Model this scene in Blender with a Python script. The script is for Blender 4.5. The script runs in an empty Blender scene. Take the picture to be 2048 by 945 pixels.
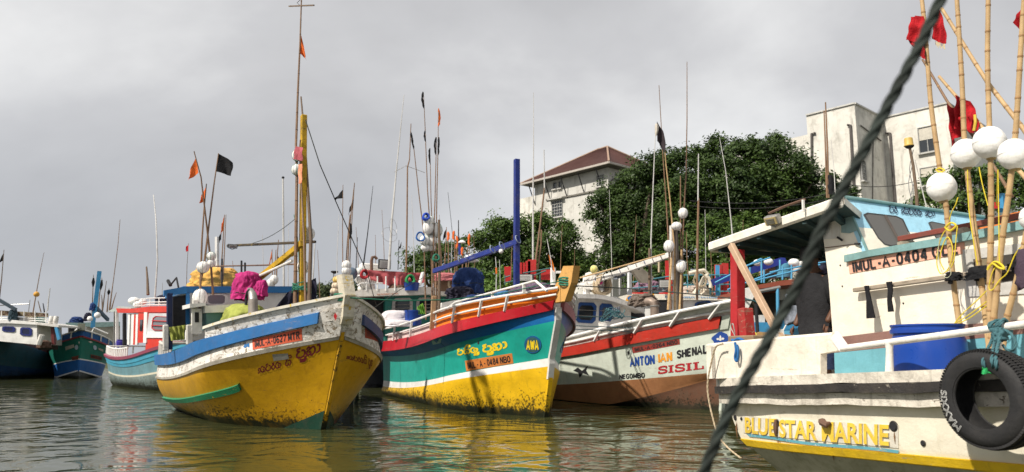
import bpy, bmesh, math, random
import numpy as np
from mathutils import Vector, Matrix

# ------------------------------------------------------------------ camera
SC = bpy.context.scene
FPX, CX, CY, CAMH, PITCH = 1480., 1024., 472.5, 1.7, math.radians(9.2)
cam = bpy.data.cameras.new('camera'); camo = bpy.data.objects.new('camera', cam)
SC.collection.objects.link(camo); SC.camera = camo
camo.location = (0, 0, CAMH); camo.rotation_euler = (math.pi/2 + PITCH, 0, 0)
cam.sensor_width = 36.; cam.lens = 36.*FPX/2048.; cam.clip_start = .05; cam.clip_end = 6000.
cam.dof.use_dof = True; cam.dof.focus_distance = 10.; cam.dof.aperture_fstop = cam.lens/10.0

# ------------------------------------------------------------------ world
W = bpy.data.worlds.new('World'); SC.world = W; W.use_nodes = True
SUN_AZ = math.radians(-127); SUN_EL = math.radians(45)       # azimuth from +Y towards +X
SKX, SKY = 0.9, 2.35
def build_world():
    nt = W.node_tree; N = nt.nodes; L = nt.links; N.clear()
    out = N.new('ShaderNodeOutputWorld'); mix = N.new('ShaderNodeMixShader')
    b1 = N.new('ShaderNodeBackground'); b2 = N.new('ShaderNodeBackground')
    sky = N.new('ShaderNodeTexSky'); sky.sky_type = 'NISHITA'; sky.sun_disc = False
    sky.sun_elevation = SUN_EL; sky.sun_rotation = SUN_AZ; sky.dust_density = 3.
    L.new(sky.outputs[0], b1.inputs[0]); b1.inputs[1].default_value = .08
    tc = N.new('ShaderNodeTexCoord')
    sep = N.new('ShaderNodeSeparateXYZ'); L.new(tc.outputs['Generated'], sep.inputs[0])
    ab = N.new('ShaderNodeMath'); ab.operation = 'ABSOLUTE'; L.new(sep.outputs[2], ab.inputs[0])
    ad = N.new('ShaderNodeMath'); ad.operation = 'ADD'; L.new(ab.outputs[0], ad.inputs[0]); ad.inputs[1].default_value = .75
    dx = N.new('ShaderNodeMath'); dx.operation = 'DIVIDE'; L.new(sep.outputs[0], dx.inputs[0]); L.new(ad.outputs[0], dx.inputs[1])
    dy = N.new('ShaderNodeMath'); dy.operation = 'DIVIDE'; L.new(sep.outputs[1], dy.inputs[0]); L.new(ad.outputs[0], dy.inputs[1])
    cb = N.new('ShaderNodeCombineXYZ'); L.new(dx.outputs[0], cb.inputs[0]); L.new(dy.outputs[0], cb.inputs[1])
    mp = N.new('ShaderNodeMapping'); L.new(cb.outputs[0], mp.inputs[0])
    mp.inputs['Location'].default_value = (SKX, SKY, 0.); mp.inputs['Rotation'].default_value = (0, 0, .35); mp.inputs['Scale'].default_value = (1.0, 1.5, 1)
    n1 = N.new('ShaderNodeTexNoise'); n1.inputs['Scale'].default_value = 1.5; n1.inputs['Detail'].default_value = 7; n1.inputs['Roughness'].default_value = .5
    n1.inputs['Distortion'].default_value = .25
    L.new(mp.outputs[0], n1.inputs['Vector'])
    cr = N.new('ShaderNodeValToRGB'); L.new(n1.outputs[0], cr.inputs[0])
    e = cr.color_ramp.elements; e[0].position = .30; e[0].color = (.36, .36, .37, 1); e[1].position = .64; e[1].color = (.78, .78, .775, 1)
    m = e.new(.5); m.color = (.53, .53, .54, 1)
    # the air near the horizon is a little bluer and dimmer than the cloud base
    hr = N.new('ShaderNodeMapRange'); L.new(ab.outputs[0], hr.inputs[0])
    hr.inputs[1].default_value = 0.; hr.inputs[2].default_value = .34; hr.inputs[3].default_value = .75; hr.inputs[4].default_value = 0.
    mx = N.new('ShaderNodeMixRGB'); L.new(hr.outputs[0], mx.inputs[0]); L.new(cr.outputs[0], mx.inputs[1]); mx.inputs[2].default_value = (.43, .455, .50, 1)
    L.new(mx.outputs[0], b2.inputs[0]); b2.inputs[1].default_value = 1.0
    mix.inputs[0].default_value = .94
    L.new(b1.outputs[0], mix.inputs[1]); L.new(b2.outputs[0], mix.inputs[2]); L.new(mix.outputs[0], out.inputs[0])
build_world()
sun = bpy.data.lights.new('sun', 'SUN'); suno = bpy.data.objects.new('sun', sun); SC.collection.objects.link(suno)
sun.energy = 4.7; sun.angle = math.radians(1.2); sun.color = (1., .93, .83)
sd = Vector((math.sin(SUN_AZ)*math.cos(SUN_EL), math.cos(SUN_AZ)*math.cos(SUN_EL), math.sin(SUN_EL)))
suno.rotation_euler = sd.to_track_quat('Z', 'Y').to_euler()
SC.view_settings.view_transform = 'Standard'; SC.view_settings.look = 'None'; SC.view_settings.exposure = .30; SC.view_settings.gamma = 1.

# ------------------------------------------------------------------ measuring helpers: where a sight line meets a plane of the place
cp, sp = math.cos(PITCH), math.sin(PITCH)
def ray(px, py):
    u = (px-CX)/FPX; v = (CY-py)/FPX
    return np.array([u, cp-v*sp, sp+v*cp])
def P(px, py, Y):
    d = ray(px, py); t = Y/d[1]
    return np.array([d[0]*t, Y, CAMH+d[2]*t])
def atz(px, py, z):
    d = ray(px, py); t = (z-CAMH)/d[2]
    return np.array([d[0]*t, d[1]*t, z])
def proj(p):
    X, Y, Z = p[0], p[1], p[2]-CAMH
    zc = Y*cp+Z*sp; yc = -Y*sp+Z*cp
    return np.array([CX+FPX*X/zc, CY-FPX*yc/zc])
def onplane(px, py, q, n):
    d = ray(px, py); o = np.array([0, 0, CAMH]); n = np.array(n, float)
    t = np.dot(np.array(q, float)-o, n)/np.dot(d, n)
    return o+d*t

# ------------------------------------------------------------------ mesh building
COL = SC.collection
def V(a): return np.array(a, float)
def unit(a):
    a = V(a); return a/(np.linalg.norm(a)+1e-12)
class MB:
    def __init__(s): s.v = []; s.f = []; s.m = []; s.n = 0
    def add(s, vs, fs, mi=0):
        vs = [tuple(map(float, x)) for x in vs]; b = s.n; s.v += vs; s.n += len(vs)
        for f in fs: s.f.append(tuple(i+b for i in f)); s.m.append(mi)
        return s
    def frame_box(s, c, ax, ay, az, mi=0, bev=0.):
        c = V(c); ax, ay, az = V(ax)/2, V(ay)/2, V(az)/2
        if bev:
            lx, ly, lz = [max(np.linalg.norm(a), 1e-6) for a in (ax, ay, az)]
            b = min(bev, lx*.9, ly*.9, lz*.9)
            vs = []; idx = {}
            for sx in (-1, 1):
                for sy in (-1, 1):
                    for sz in (-1, 1):
                        for k in range(3):
                            t = [1-b/lx, 1-b/ly, 1-b/lz]; t[k] = 1.
                            idx[(sx, sy, sz, k)] = len(vs)
                            vs.append(c+ax*sx*t[0]+ay*sy*t[1]+az*sz*t[2])
            F = []
            def fq(q): F.append(q)
            for sx in (-1, 1): fq([idx[(sx, a, b_, 0)] for a, b_ in ((-1,-1),(1,-1),(1,1),(-1,1))][::sx])
            for sy in (-1, 1): fq([idx[(a, sy, b_, 1)] for a, b_ in ((-1,-1),(-1,1),(1,1),(1,-1))][::sy])
            for sz in (-1, 1): fq([idx[(a, b_, sz, 2)] for a, b_ in ((-1,-1),(1,-1),(1,1),(-1,1))][::sz])
            for sx in (-1, 1):
                for sy in (-1, 1):
                    fq([idx[(sx,sy,-1,0)], idx[(sx,sy,-1,1)], idx[(sx,sy,1,1)], idx[(sx,sy,1,0)]][::sx*sy])
                for sz in (-1, 1):
                    fq([idx[(sx,-1,sz,0)], idx[(sx,1,sz,0)], idx[(sx,1,sz,2)], idx[(sx,-1,sz,2)]][::sx*sz])
            for sy in (-1, 1):
                for sz in (-1, 1):
                    fq([idx[(-1,sy,sz,1)], idx[(-1,sy,sz,2)], idx[(1,sy,sz,2)], idx[(1,sy,sz,1)]][::sy*sz])
            for sx in (-1, 1):
                for sy in (-1, 1):
                    for sz in (-1, 1): fq([idx[(sx,sy,sz,k)] for k in range(3)][::sx*sy*sz])
            return s.add(vs, F, mi)
        vs = [c+ax*i+ay*j+az*k for i in (-1, 1) for j in (-1, 1) for k in (-1, 1)]
        return s.add(vs, [(0,1,3,2),(4,6,7,5),(0,4,5,1),(2,3,7,6),(0,2,6,4),(1,5,7,3)], mi)
    def box(s, c, sz, mi=0, yaw=0., bev=0.):
        cy_, sy_ = math.cos(yaw), math.sin(yaw)
        return s.frame_box(c, (sz[0]*cy_, sz[0]*sy_, 0), (-sz[1]*sy_, sz[1]*cy_, 0), (0, 0, sz[2]), mi, bev)
    def beam(s, a, b, w, h, mi=0, up=(0, 0, 1), bev=0.):
        a, b = V(a), V(b); d = unit(b-a); sd_ = np.cross(d, V(up))
        if np.linalg.norm(sd_) < 1e-3: sd_ = np.cross(d, V((1, 0, 0)))
        sd_ = unit(sd_); u = np.cross(sd_, d)
        return s.frame_box((a+b)/2, b-a, sd_*w, u*h, mi, bev)
    def tube(s, pts, r, seg=8, mi=0, cap=True):
        pts = [V(p) for p in pts]; n = len(pts)
        rs = r if hasattr(r, '__len__') else [r]*n
        vs = []; prev = None
        for i in range(n):
            t = unit((pts[min(i+1, n-1)]-pts[max(i-1, 0)]))
            if prev is None:
                a = np.cross(t, V((0, 0, 1)));
                if np.linalg.norm(a) < .1: a = np.cross(t, V((1, 0, 0)))
            else: a = prev-np.dot(prev, t)*t
            a = unit(a); prev = a; b = np.cross(t, a)
            for k in range(seg):
                g = 2*math.pi*k/seg; vs.append(pts[i]+rs[i]*(math.cos(g)*a+math.sin(g)*b))
        fs = [(i*seg+k, i*seg+(k+1) % seg, (i+1)*seg+(k+1) % seg, (i+1)*seg+k) for i in range(n-1) for k in range(seg)]
        if cap: fs += [tuple(range(seg))[::-1], tuple((n-1)*seg+k for k in range(seg))]
        return s.add(vs, fs, mi)
    def lathe(s, c, prof, axis=(0, 0, 1), seg=20, mi=0):
        c = V(c); ax = unit(axis); a = np.cross(ax, V((0, 1, 0)))
        if np.linalg.norm(a) < .1: a = np.cross(ax, V((1, 0, 0)))
        a = unit(a); b = np.cross(ax, a); n = len(prof)
        vs = [c+ax*h+r*(math.cos(2*math.pi*k/seg)*a+math.sin(2*math.pi*k/seg)*b) for r, h in prof for k in range(seg)]
        fs = [(i*seg+k, i*seg+(k+1) % seg, (i+1)*seg+(k+1) % seg, (i+1)*seg+k) for i in range(n-1) for k in range(seg)]
        fs += [tuple(range(seg))[::-1], tuple((n-1)*seg+k for k in range(seg))]
        return s.add(vs, fs, mi)
    def ball(s, c, r, sq=(1, 1, 1), seg=20, rings=12, axis=(0, 0, 1), mi=0, jit=0.):
        c = V(c); ax = unit(axis); a = np.cross(ax, V((0, 1, 0)))
        if np.linalg.norm(a) < .1: a = np.cross(ax, V((1, 0, 0)))
        a = unit(a); b = np.cross(ax, a); vs = [c-ax*r*sq[2]]
        for i in range(1, rings):
            th = -math.pi/2+math.pi*i/rings
            for k in range(seg):
                g = 2*math.pi*k/seg; rr = r*(1+jit*math.sin(3.1*g+5*th+c[0]*3)*math.cos(2*th+g))
                vs.append(c+ax*rr*math.sin(th)*sq[2]+rr*math.cos(th)*(math.cos(g)*a*sq[0]+math.sin(g)*b*sq[1]))
        vs.append(c+ax*r*sq[2]); L = len(vs)-1
        fs = [(0, 1+(k+1) % seg, 1+k) for k in range(seg)]
        fs += [(1+i*seg+k, 1+i*seg+(k+1) % seg, 1+(i+1)*seg+(k+1) % seg, 1+(i+1)*seg+k) for i in range(rings-2) for k in range(seg)]
        fs += [(1+(rings-2)*seg+k, 1+(rings-2)*seg+(k+1) % seg, L) for k in range(seg)]
        return s.add(vs, fs, mi)
    def torus(s, c, R, r, axis=(0, 0, 1), seg=24, ts=8, mi=0):
        c = V(c); ax = unit(axis); a = np.cross(ax, V((0, 1, 0)))
        if np.linalg.norm(a) < .1: a = np.cross(ax, V((1, 0, 0)))
        a = unit(a); b = np.cross(ax, a); vs = []
        for k in range(seg):
            g = 2*math.pi*k/seg; d = math.cos(g)*a+math.sin(g)*b
            for j in range(ts):
                h = 2*math.pi*j/ts; vs.append(c+d*(R+r*math.cos(h))+ax*r*math.sin(h))
        fs = [(k*ts+j, ((k+1) % seg)*ts+j, ((k+1) % seg)*ts+(j+1) % ts, k*ts+(j+1) % ts) for k in range(seg) for j in range(ts)]
        return s.add(vs, fs, mi)
    def prism(s, poly, ext, mi=0):
        poly = [V(p) for p in poly]; e = V(ext); n = len(poly)
        return s.add(poly+[p+e for p in poly], [tuple(range(n)), tuple(range(2*n-1, n-1, -1))]+[(i, i+n, (i+1) % n+n, (i+1) % n) for i in range(n)], mi)
    def grid(s, fn, nu, nv, mi=0, flip=False):
        vs = [fn(i/nu, j/nv) for i in range(nu+1) for j in range(nv+1)]; w = nv+1
        fs = [(i*w+j, (i+1)*w+j, (i+1)*w+j+1, i*w+j+1) for i in range(nu) for j in range(nv)]
        if flip: fs = [f[::-1] for f in fs]
        return s.add(vs, fs, mi)
    def slab(s, fn, nu, nv, th, mi=0):       # a curved sheet with thickness: fn(u,v,depth)
        s.grid(lambda u, v: fn(u, v, 0.), nu, nv, mi); s.grid(lambda u, v: fn(u, v, th), nu, nv, mi, True)
        ring = [(i/nu, 0) for i in range(nu+1)]+[(1, j/nv) for j in range(1, nv+1)]+[(1-i/nu, 1) for i in range(1, nu+1)]+[(0, 1-j/nv) for j in range(1, nv)]
        a = [fn(u, v, 0.) for u, v in ring]; b = [fn(u, v, th) for u, v in ring]; n = len(ring)
        return s.add(a+b, [(i, i+n, (i+1) % n+n, (i+1) % n) for i in range(n)], mi)
    def build(s, name, mat, parent=None, smooth=False, fix=True, base=None, **tags):
        me = bpy.data.meshes.new(name)
        M = None
        if parent is not None: M = root_inv(parent)
        v = np.array(s.v, float).reshape(-1, 3)
        o = bpy.data.objects.new(name, me); COL.objects.link(o)
        if M is not None: v = v @ M[:3, :3].T+M[:3, 3]; o.parent = parent
        else:
            if base is None:
                mn, mxx = v.min(0), v.max(0); base = ((mn[0]+mxx[0])/2, (mn[1]+mxx[1])/2, mn[2])
            v = v-V(base); o.location = base
        me.from_pydata(v.tolist(), [], s.f)
        for m in (mat if isinstance(mat, (list, tuple)) else [mat]): me.materials.append(m)
        me.polygons.foreach_set('material_index', s.m)
        if fix:
            bm = bmesh.new(); bm.from_mesh(me); bmesh.ops.recalc_face_normals(bm, faces=bm.faces); bm.to_mesh(me); bm.free()
        if smooth:
            me.polygons.foreach_set('use_smooth', [True]*len(me.polygons))
            if smooth != 'full': me.set_sharp_from_angle(angle=math.radians(38))
        me.update()
        if M is None: ROOTM[o.name] = None
        tag(o, **tags); return o
ROOTM = {}
def root_inv(p):
    chain = np.eye(4)
    ms = []
    while p is not None:
        ms.append(np.array(p.matrix_basis)); p = p.parent
    for m in reversed(ms): chain = chain @ m
    return np.linalg.inv(chain)
def tag(o, label=None, cat=None, group=None, kind=None):
    if label: o['label'] = label
    if cat: o['category'] = cat
    if group: o['group'] = group
    if kind: o['kind'] = kind
def thing(name, loc, label, cat, group=None, yaw=0.):
    o = bpy.data.objects.new(name, None); COL.objects.link(o); o.location = tuple(map(float, loc)); o.rotation_euler = (0, 0, yaw)
    o.empty_display_size = .2; tag(o, label, cat, group); return o

# ------------------------------------------------------------------ materials
MATS = {}
def paint(name, base, chip=None, chip_amt=.0, dirt=.25, dirtcol=(.10, .085, .06), rough=.45, scale=1., wl=None, streak=.3, bump=.25, metal=0., spec=.28, var=.12, wlcol=(.012, .014, .008)):
    if name in MATS: return MATS[name]
    m = bpy.data.materials.new(name); MATS[name] = m; m.use_nodes = True
    nt = m.node_tree; N = nt.nodes; L = nt.links; bs = N['Principled BSDF']
    tc = N.new('ShaderNodeTexCoord')
    def noise(sc, det=4, rgh=.6, vs=(1, 1, 1), dist=0.):
        mp = N.new('ShaderNodeMapping'); L.new(tc.outputs['Object'], mp.inputs[0]); mp.inputs['Scale'].default_value = vs
        mp.inputs['Location'].default_value = (random.random()*9, random.random()*9, random.random()*9)
        n = N.new('ShaderNodeTexNoise'); L.new(mp.outputs[0], n.inputs['Vector']); n.inputs['Scale'].default_value = sc*scale
        n.inputs['Detail'].default_value = det; n.inputs['Roughness'].default_value = rgh; n.inputs['Distortion'].default_value = dist; return n
    def ramp(src, a, b, inv=False):
        r = N.new('ShaderNodeMapRange'); L.new(src, r.inputs[0]); r.inputs[1].default_value = a; r.inputs[2].default_value = b
        r.inputs[3].default_value = 1. if inv else 0.; r.inputs[4].default_value = 0. if inv else 1.; return r.outputs[0]
    def mixc(f, a, b, mode='MIX'):
        x = N.new('ShaderNodeMixRGB'); x.blend_type = mode
        if isinstance(f, float): x.inputs[0].default_value = f
        else: L.new(f, x.inputs[0])
        for i, c in ((1, a), (2, b)):
            if isinstance(c, tuple): x.inputs[i].default_value = (*c[:3], 1)
            else: L.new(c, x.inputs[i])
        return x.outputs[0]
    def mul(a, k):
        x = N.new('ShaderNodeMath'); x.operation = 'MULTIPLY'; L.new(a, x.inputs[0])
        if isinstance(k, float): x.inputs[1].default_value = k
        else: L.new(k, x.inputs[1])
        return x.outputs[0]
    n0 = noise(1.3, 3)
    c = mixc(ramp(n0.outputs[0], .3, .7), tuple(x*(1-var) for x in base), tuple(min(1, x*(1+var*.6)+.006) for x in base))
    nb = noise(9., 6, .7)
    if dirt > 0:
        nd = noise(2.6, 8, .72, dist=.4)
        c = mixc(mul(ramp(nd.outputs[0], .48, .72), float(dirt)), c, dirtcol)
    if streak > 0:
        ns = noise(9., 6, .7, (1, 1, .09))
        c = mixc(mul(ramp(ns.outputs[0], .56, .75), float(streak)), c, tuple(x*.9 for x in dirtcol))
    chipf = None
    if chip is not None and chip_amt > 0:
        nc = noise(6.5, 9, .78, dist=.3)
        chipf = ramp(nc.outputs[0], .70-chip_amt*.25, .715-chip_amt*.25)
        c = mixc(chipf, c, chip)
    if wl is not None:
        sx = N.new('ShaderNodeSeparateXYZ'); L.new(tc.outputs['Object'], sx.inputs[0])
        nw = noise(3.4, 9, .8, (1, 1, .8))
        a = N.new('ShaderNodeMath'); a.operation = 'MULTIPLY_ADD'; L.new(nw.outputs[0], a.inputs[0]); a.inputs[1].default_value = -wl*2.1; L.new(sx.outputs[2], a.inputs[2])
        f = ramp(a.outputs[0], -wl*.60, -wl*.40, True)
        c = mixc(f, c, wlcol)
        n7 = noise(13., 8, .75); n8 = noise(2.4, 3, .6); h7 = ramp(sx.outputs[2], wl*.3, wl*2.6, True)
        g7 = N.new('ShaderNodeMath'); g7.operation = 'MULTIPLY_ADD'; L.new(h7, g7.inputs[0]); g7.inputs[1].default_value = .20; L.new(mul(n8.outputs[0], .22), g7.inputs[2])
        g8 = N.new('ShaderNodeMath'); g8.operation = 'ADD'; L.new(g7.outputs[0], g8.inputs[0]); L.new(n7.outputs[0], g8.inputs[1])
        c = mixc(mul(ramp(g8.outputs[0], .76, .80), .92), c, wlcol)
        f2 = ramp(sx.outputs[2], .02, wl*1.5, True); c = mixc(mul(f2, .35), c, tuple(x*2 for x in wlcol))
    if chip is not None and chip_amt > 0:
        n5 = noise(3.2, 10, .8, (.35, .35, 2.2), .2)
        c = mixc(mul(ramp(n5.outputs[0], .635-chip_amt*.12, .66-chip_amt*.12), .75), c, tuple(.55*a+.45*b for a, b in zip(chip, dirtcol)))
        n6 = noise(.9, 6, .7, dist=.8); c = mixc(mul(ramp(n6.outputs[0], .5, .68), min(.5, .12+dirt*.5)), c, tuple(.45*a+.55*b for a, b in zip(base, dirtcol)))
    L.new(c, bs.inputs['Base Color'])
    rr = N.new('ShaderNodeMapRange'); L.new(nb.outputs[0], rr.inputs[0]); rr.inputs[3].default_value = max(.05, rough-.12); rr.inputs[4].default_value = min(1, rough+.2)
    L.new(rr.outputs[0], bs.inputs['Roughness']); bs.inputs['Metallic'].default_value = metal
    bs.inputs['Specular IOR Level'].default_value = spec
    if bump > 0:
        h = nb.outputs[0]
        if chipf is not None:
            q = N.new('ShaderNodeMath'); q.operation = 'MULTIPLY_ADD'; L.new(chipf, q.inputs[0]); q.inputs[1].default_value = -.25; L.new(h, q.inputs[2]); h = q.outputs[0]
        nl = noise(2.2, 2, .5)
        q = N.new('ShaderNodeMath'); q.operation = 'MULTIPLY_ADD'; L.new(nl.outputs[0], q.inputs[0]); q.inputs[1].default_value = 1.6; L.new(h, q.inputs[2])
        b = N.new('ShaderNodeBump'); L.new(q.outputs[0], b.inputs['Height']); b.inputs['Strength'].default_value = bump; b.inputs['Distance'].default_value = .03
        L.new(b.outputs[0], bs.inputs['Normal'])
    return m
def plain(name, col, rough=.6, var=.15, metal=0., scale=4., bump=.15, spec=.4):
    return paint(name, col, dirt=.12, streak=.0, rough=rough, scale=scale, bump=bump, metal=metal, var=var, spec=spec)
def cloth(name, col, col2=None, rough=.85, fine=60.):
    if name in MATS: return MATS[name]
    m = paint(name, col, dirt=.25, dirtcol=tuple(x*.55 for x in col), streak=0., rough=rough, scale=2.2, bump=.6, var=.3, spec=.25)
    return m
def leafmat(name, c1, c2):
    m = bpy.data.materials.new(name); m.use_nodes = True; nt = m.node_tree; N = nt.nodes; L = nt.links; bs = N['Principled BSDF']
    at = N.new('ShaderNodeAttribute'); at.attribute_name = 'shade'
    r = N.new('ShaderNodeMixRGB'); L.new(at.outputs['Fac'], r.inputs[0]); r.inputs[1].default_value = (*c1, 1); r.inputs[2].default_value = (*c2, 1)
    L.new(r.outputs[0], bs.inputs['Base Color']); bs.inputs['Roughness'].default_value = .55; bs.inputs['Specular IOR Level'].default_value = .3
    tr = N.new('ShaderNodeBsdfTranslucent'); L.new(r.outputs[0], tr.inputs[0])
    mx = N.new('ShaderNodeMixShader'); mx.inputs[0].default_value = .22; L.new(bs.outputs[0], mx.inputs[1]); L.new(tr.outputs[0], mx.inputs[2])
    L.new(mx.outputs[0], N['Material Output'].inputs[0]); return m
def glassmat(name, col=(.02, .025, .03), rough=.08):
    if name in MATS: return MATS[name]
    m = bpy.data.materials.new(name); MATS[name] = m; m.use_nodes = True; bs = m.node_tree.nodes['Principled BSDF']
    bs.inputs['Base Color'].default_value = (*col, 1); bs.inputs['Roughness'].default_value = rough; bs.inputs['Specular IOR Level'].default_value = .6
    return m
def bamboomat(name, base, dark):
    if name in MATS: return MATS[name]
    m = paint(name, base, chip=dark, chip_amt=.12, dirt=.45, dirtcol=dark, streak=.5, rough=.5, scale=2.2, bump=.2, var=.2)
    return m
WH = paint('white_paint_worn', (.74, .72, .68), (.33, .25, .17), .14, dirt=.35, streak=.35, rough=.45)
WH2 = paint('white_paint', (.78, .77, .74), (.35, .3, .25), .03, dirt=.2, streak=.15, rough=.4)
WHD = paint('white_paint_grimy', (.66, .64, .60), (.16, .12, .09), .28, dirt=.5, streak=.4, rough=.6)
CREAM = paint('cream_gelcoat', (.80, .74, .62), (.3, .24, .16), .05, dirt=.22, streak=.25, rough=.4)
BLACK = plain('black_cloth', (.012, .012, .014), .8)
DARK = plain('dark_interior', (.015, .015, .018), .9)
STEEL = plain('galvanised_metal', (.32, .31, .29), .4, metal=.7)
RUST = plain('rusty_pipe', (.13, .07, .045), .7)
WOODD = paint('weathered_wood', (.16, .11, .075), (.05, .035, .025), .2, dirt=.5, rough=.75, scale=2)
WOODL = paint('bare_timber', (.48, .31, .17), (.2, .12, .07), .08, dirt=.3, rough=.65, scale=2)
BAMB = bamboomat('bamboo_yellow', (.50, .34, .17), (.20, .11, .05))
BAMBD = bamboomat('bamboo_brown', (.22, .13, .075), (.06, .035, .02))
GREYP = paint('grey_fibre_pole', (.55, .54, .52), (.2, .1, .07), .05, dirt=.4, rough=.5)
FLOATM = paint('white_float_foam', (.82, .81, .78), (.45, .38, .3), .05, dirt=.22, streak=.12, rough=.6, scale=4, bump=.3)
ROPEG = plain('green_rope', (.02, .16, .10), .8, scale=12)
ROPET = plain('teal_rope', (.045, .13, .15), .8, scale=12)
ROPEY = plain('yellow_rope', (.70, .55, .03), .7, scale=12)
ROPEB = plain('dark_rope', (.03, .035, .03), .85, scale=12)
ROPEW = plain('pale_rope', (.45, .36, .24), .85, scale=12)
GLASS = glassmat('dark_glass')
ORANGE = cloth('orange_flag_cloth', (.85, .17, .03)); REDC = cloth('red_flag_cloth', (.40, .006, .012)); BLK = cloth('black_flag_cloth', (.008, .008, .01))
NAVY = cloth('navy_tarp', (.012, .035, .13)); PINK = cloth('magenta_tarp', (.44, .025, .165)); OLIVE = cloth('olive_cloth', (.30, .33, .07))
YTARP = cloth('ochre_tarp', (.70, .40, .10)); ROSE = cloth('faded_rose_tarp', (.40, .09, .10)); GREYT = cloth('grey_tarp', (.20, .22, .26)); MIDN = cloth('midnight_tarp', (.012, .012, .03))
BLUEP = paint('deep_blue_paint', (.014, .03, .22), (.35, .35, .4), .12, dirt=.35, rough=.45)
SKYB = paint('sky_blue_paint', (.05, .27, .50), (.5, .5, .5), .05, dirt=.2, rough=.45)
REDP = paint('red_paint', (.42, .015, .02), (.3, .22, .18), .1, dirt=.2, rough=.5)
YELP = paint('yellow_paint', (.62, .36, .01), (.12, .08, .04), .16, dirt=.35, rough=.5)
BLUEDRUM = paint('blue_plastic', (.006, .045, .27), (.3, .4, .6), .01, dirt=.12, streak=.1, rough=.28, bump=.05)

def stroke2d(pts, w, closed=False):
    """thick painted stroke as a flat strip; returns verts (x,y) and faces"""
    pts = [np.array(p, float) for p in pts]; n = len(pts); vs = []
    for i in range(n):
        t = pts[min(i+1, n-1)]-pts[max(i-1, 0)]; t = t/(np.linalg.norm(t)+1e-9); nn = np.array([-t[1], t[0]])
        vs += [pts[i]+nn*w/2, pts[i]-nn*w/2]
    return vs, [(2*i, 2*i+1, 2*i+3, 2*i+2) for i in range(n-1)]
def smooth(pts, k=5):
    pts = [np.array(p, float) for p in pts]; out = []
    for i in range(len(pts)-1):
        p0 = pts[max(i-1, 0)]; p1 = pts[i]; p2 = pts[i+1]; p3 = pts[min(i+2, len(pts)-1)]
        for j in range(k):
            t = j/k; out.append(.5*((2*p1)+(-p0+p2)*t+(2*p0-5*p1+4*p2-p3)*t*t+(-p0+3*p1-3*p2+p3)*t**3))
    out.append(pts[-1]); return out
def font2d(s, bold=.0, space=1.):
    cu = bpy.data.curves.new('lettering', 'FONT'); cu.body = s; cu.offset = bold; cu.space_character = space; cu.resolution_u = 3
    o = bpy.data.objects.new('lettering', cu); COL.objects.link(o)
    dg = bpy.context.evaluated_depsgraph_get(); me = bpy.data.meshes.new_from_object(o.evaluated_get(dg))
    vs = [np.array(v.co[:2]) for v in me.vertices]; fs = [tuple(p.vertices) for p in me.polygons]
    bpy.data.objects.remove(o); bpy.data.curves.remove(cu); bpy.data.meshes.remove(me)
    return norm2d(vs, fs)
def norm2d(vs, fs):
    a = np.array([tuple(v[:2])+(v[2] if len(v) > 2 else 0.,) for v in vs]); mn = a.min(0); mx = a.max(0); mn[2] = 0; mx[2] = 1; a = (a-mn)/(mx-mn); return [tuple(x) for x in a], fs
SIN = {  # strokes of the Sinhala letters on the bows, in a box about 1 high
 'pa': [[(.46,.97),(.12,.94),(.10,.76),(.34,.66),(.08,.50),(.07,.16),(.42,.02),(.84,.10),(.98,.42),(.86,.70),(.56,.74)]],
 'sa': [[(.40,.97),(.12,.92),(.32,.72),(.08,.52),(.08,.18),(.30,.03),(.50,.16),(.52,.42)],[(.52,.42),(.56,.14),(.78,.03),(.97,.24),(.94,.60),(.72,.74),(.50,.68)]],
 'i':  [[(-.75,1.08),(-.6,1.38),(-.25,1.42),(-.05,1.15),(-.25,1.05),(-.34,1.18)]],
 'da': [[(.66,.62),(.40,.86),(.10,.66),(.06,.24),(.34,.04),(.60,.16),(.60,.40),(.40,.44)],[(.66,.62),(.92,.60),(.96,.30),(.72,.04),(.60,-.02)]],
 'u':  [[(-.14,.05),(-.10,-.22),(-.40,-.24),(-.70,-.18)],[(-.70,-.38),(-.40,-.44),(-.04,-.36),(-.02,.05)]],
 'ta': [[(.05,.70),(.25,.92),(.45,.70),(.20,.56),(.06,.36),(.22,.06),(.50,.20),(.46,.40),(.30,.34)],[(.45,.70),(.76,.90),(.96,.62),(.92,.24),(.66,.02),(.50,.10)]],
 'aa': [[(.02,.90),(.24,.96),(.36,.66),(.30,.28),(.02,.14)]],
 'e':  [[(.30,.30),(.10,.42),(.20,.66),(.46,.62),(.46,.20),(.20,.04),(-.02,.14)]],
 'ra': [[(.50,.95),(.20,.86),(.50,.72),(.16,.58),(.06,.28),(.30,.04),(.60,.12),(.66,.42),(.44,.62)]],
}
def sinhala(seq, w=.15):
    vs = []; fs = []; x = 0.
    for g in seq:
        if g == ' ': x += .7; continue
        wd = {'i': 0, 'u': 0, 'aa': .5, 'e': .62, 'ra': .8}.get(g, 1.12)
        for st in SIN[g]:
            v, f = stroke2d(smooth([(p[0]+x, p[1]) for p in st], 4), w); b = len(vs); vs += v; fs += [tuple(i+b for i in q) for q in f]
        x += wd
    return norm2d(vs, fs)

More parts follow.
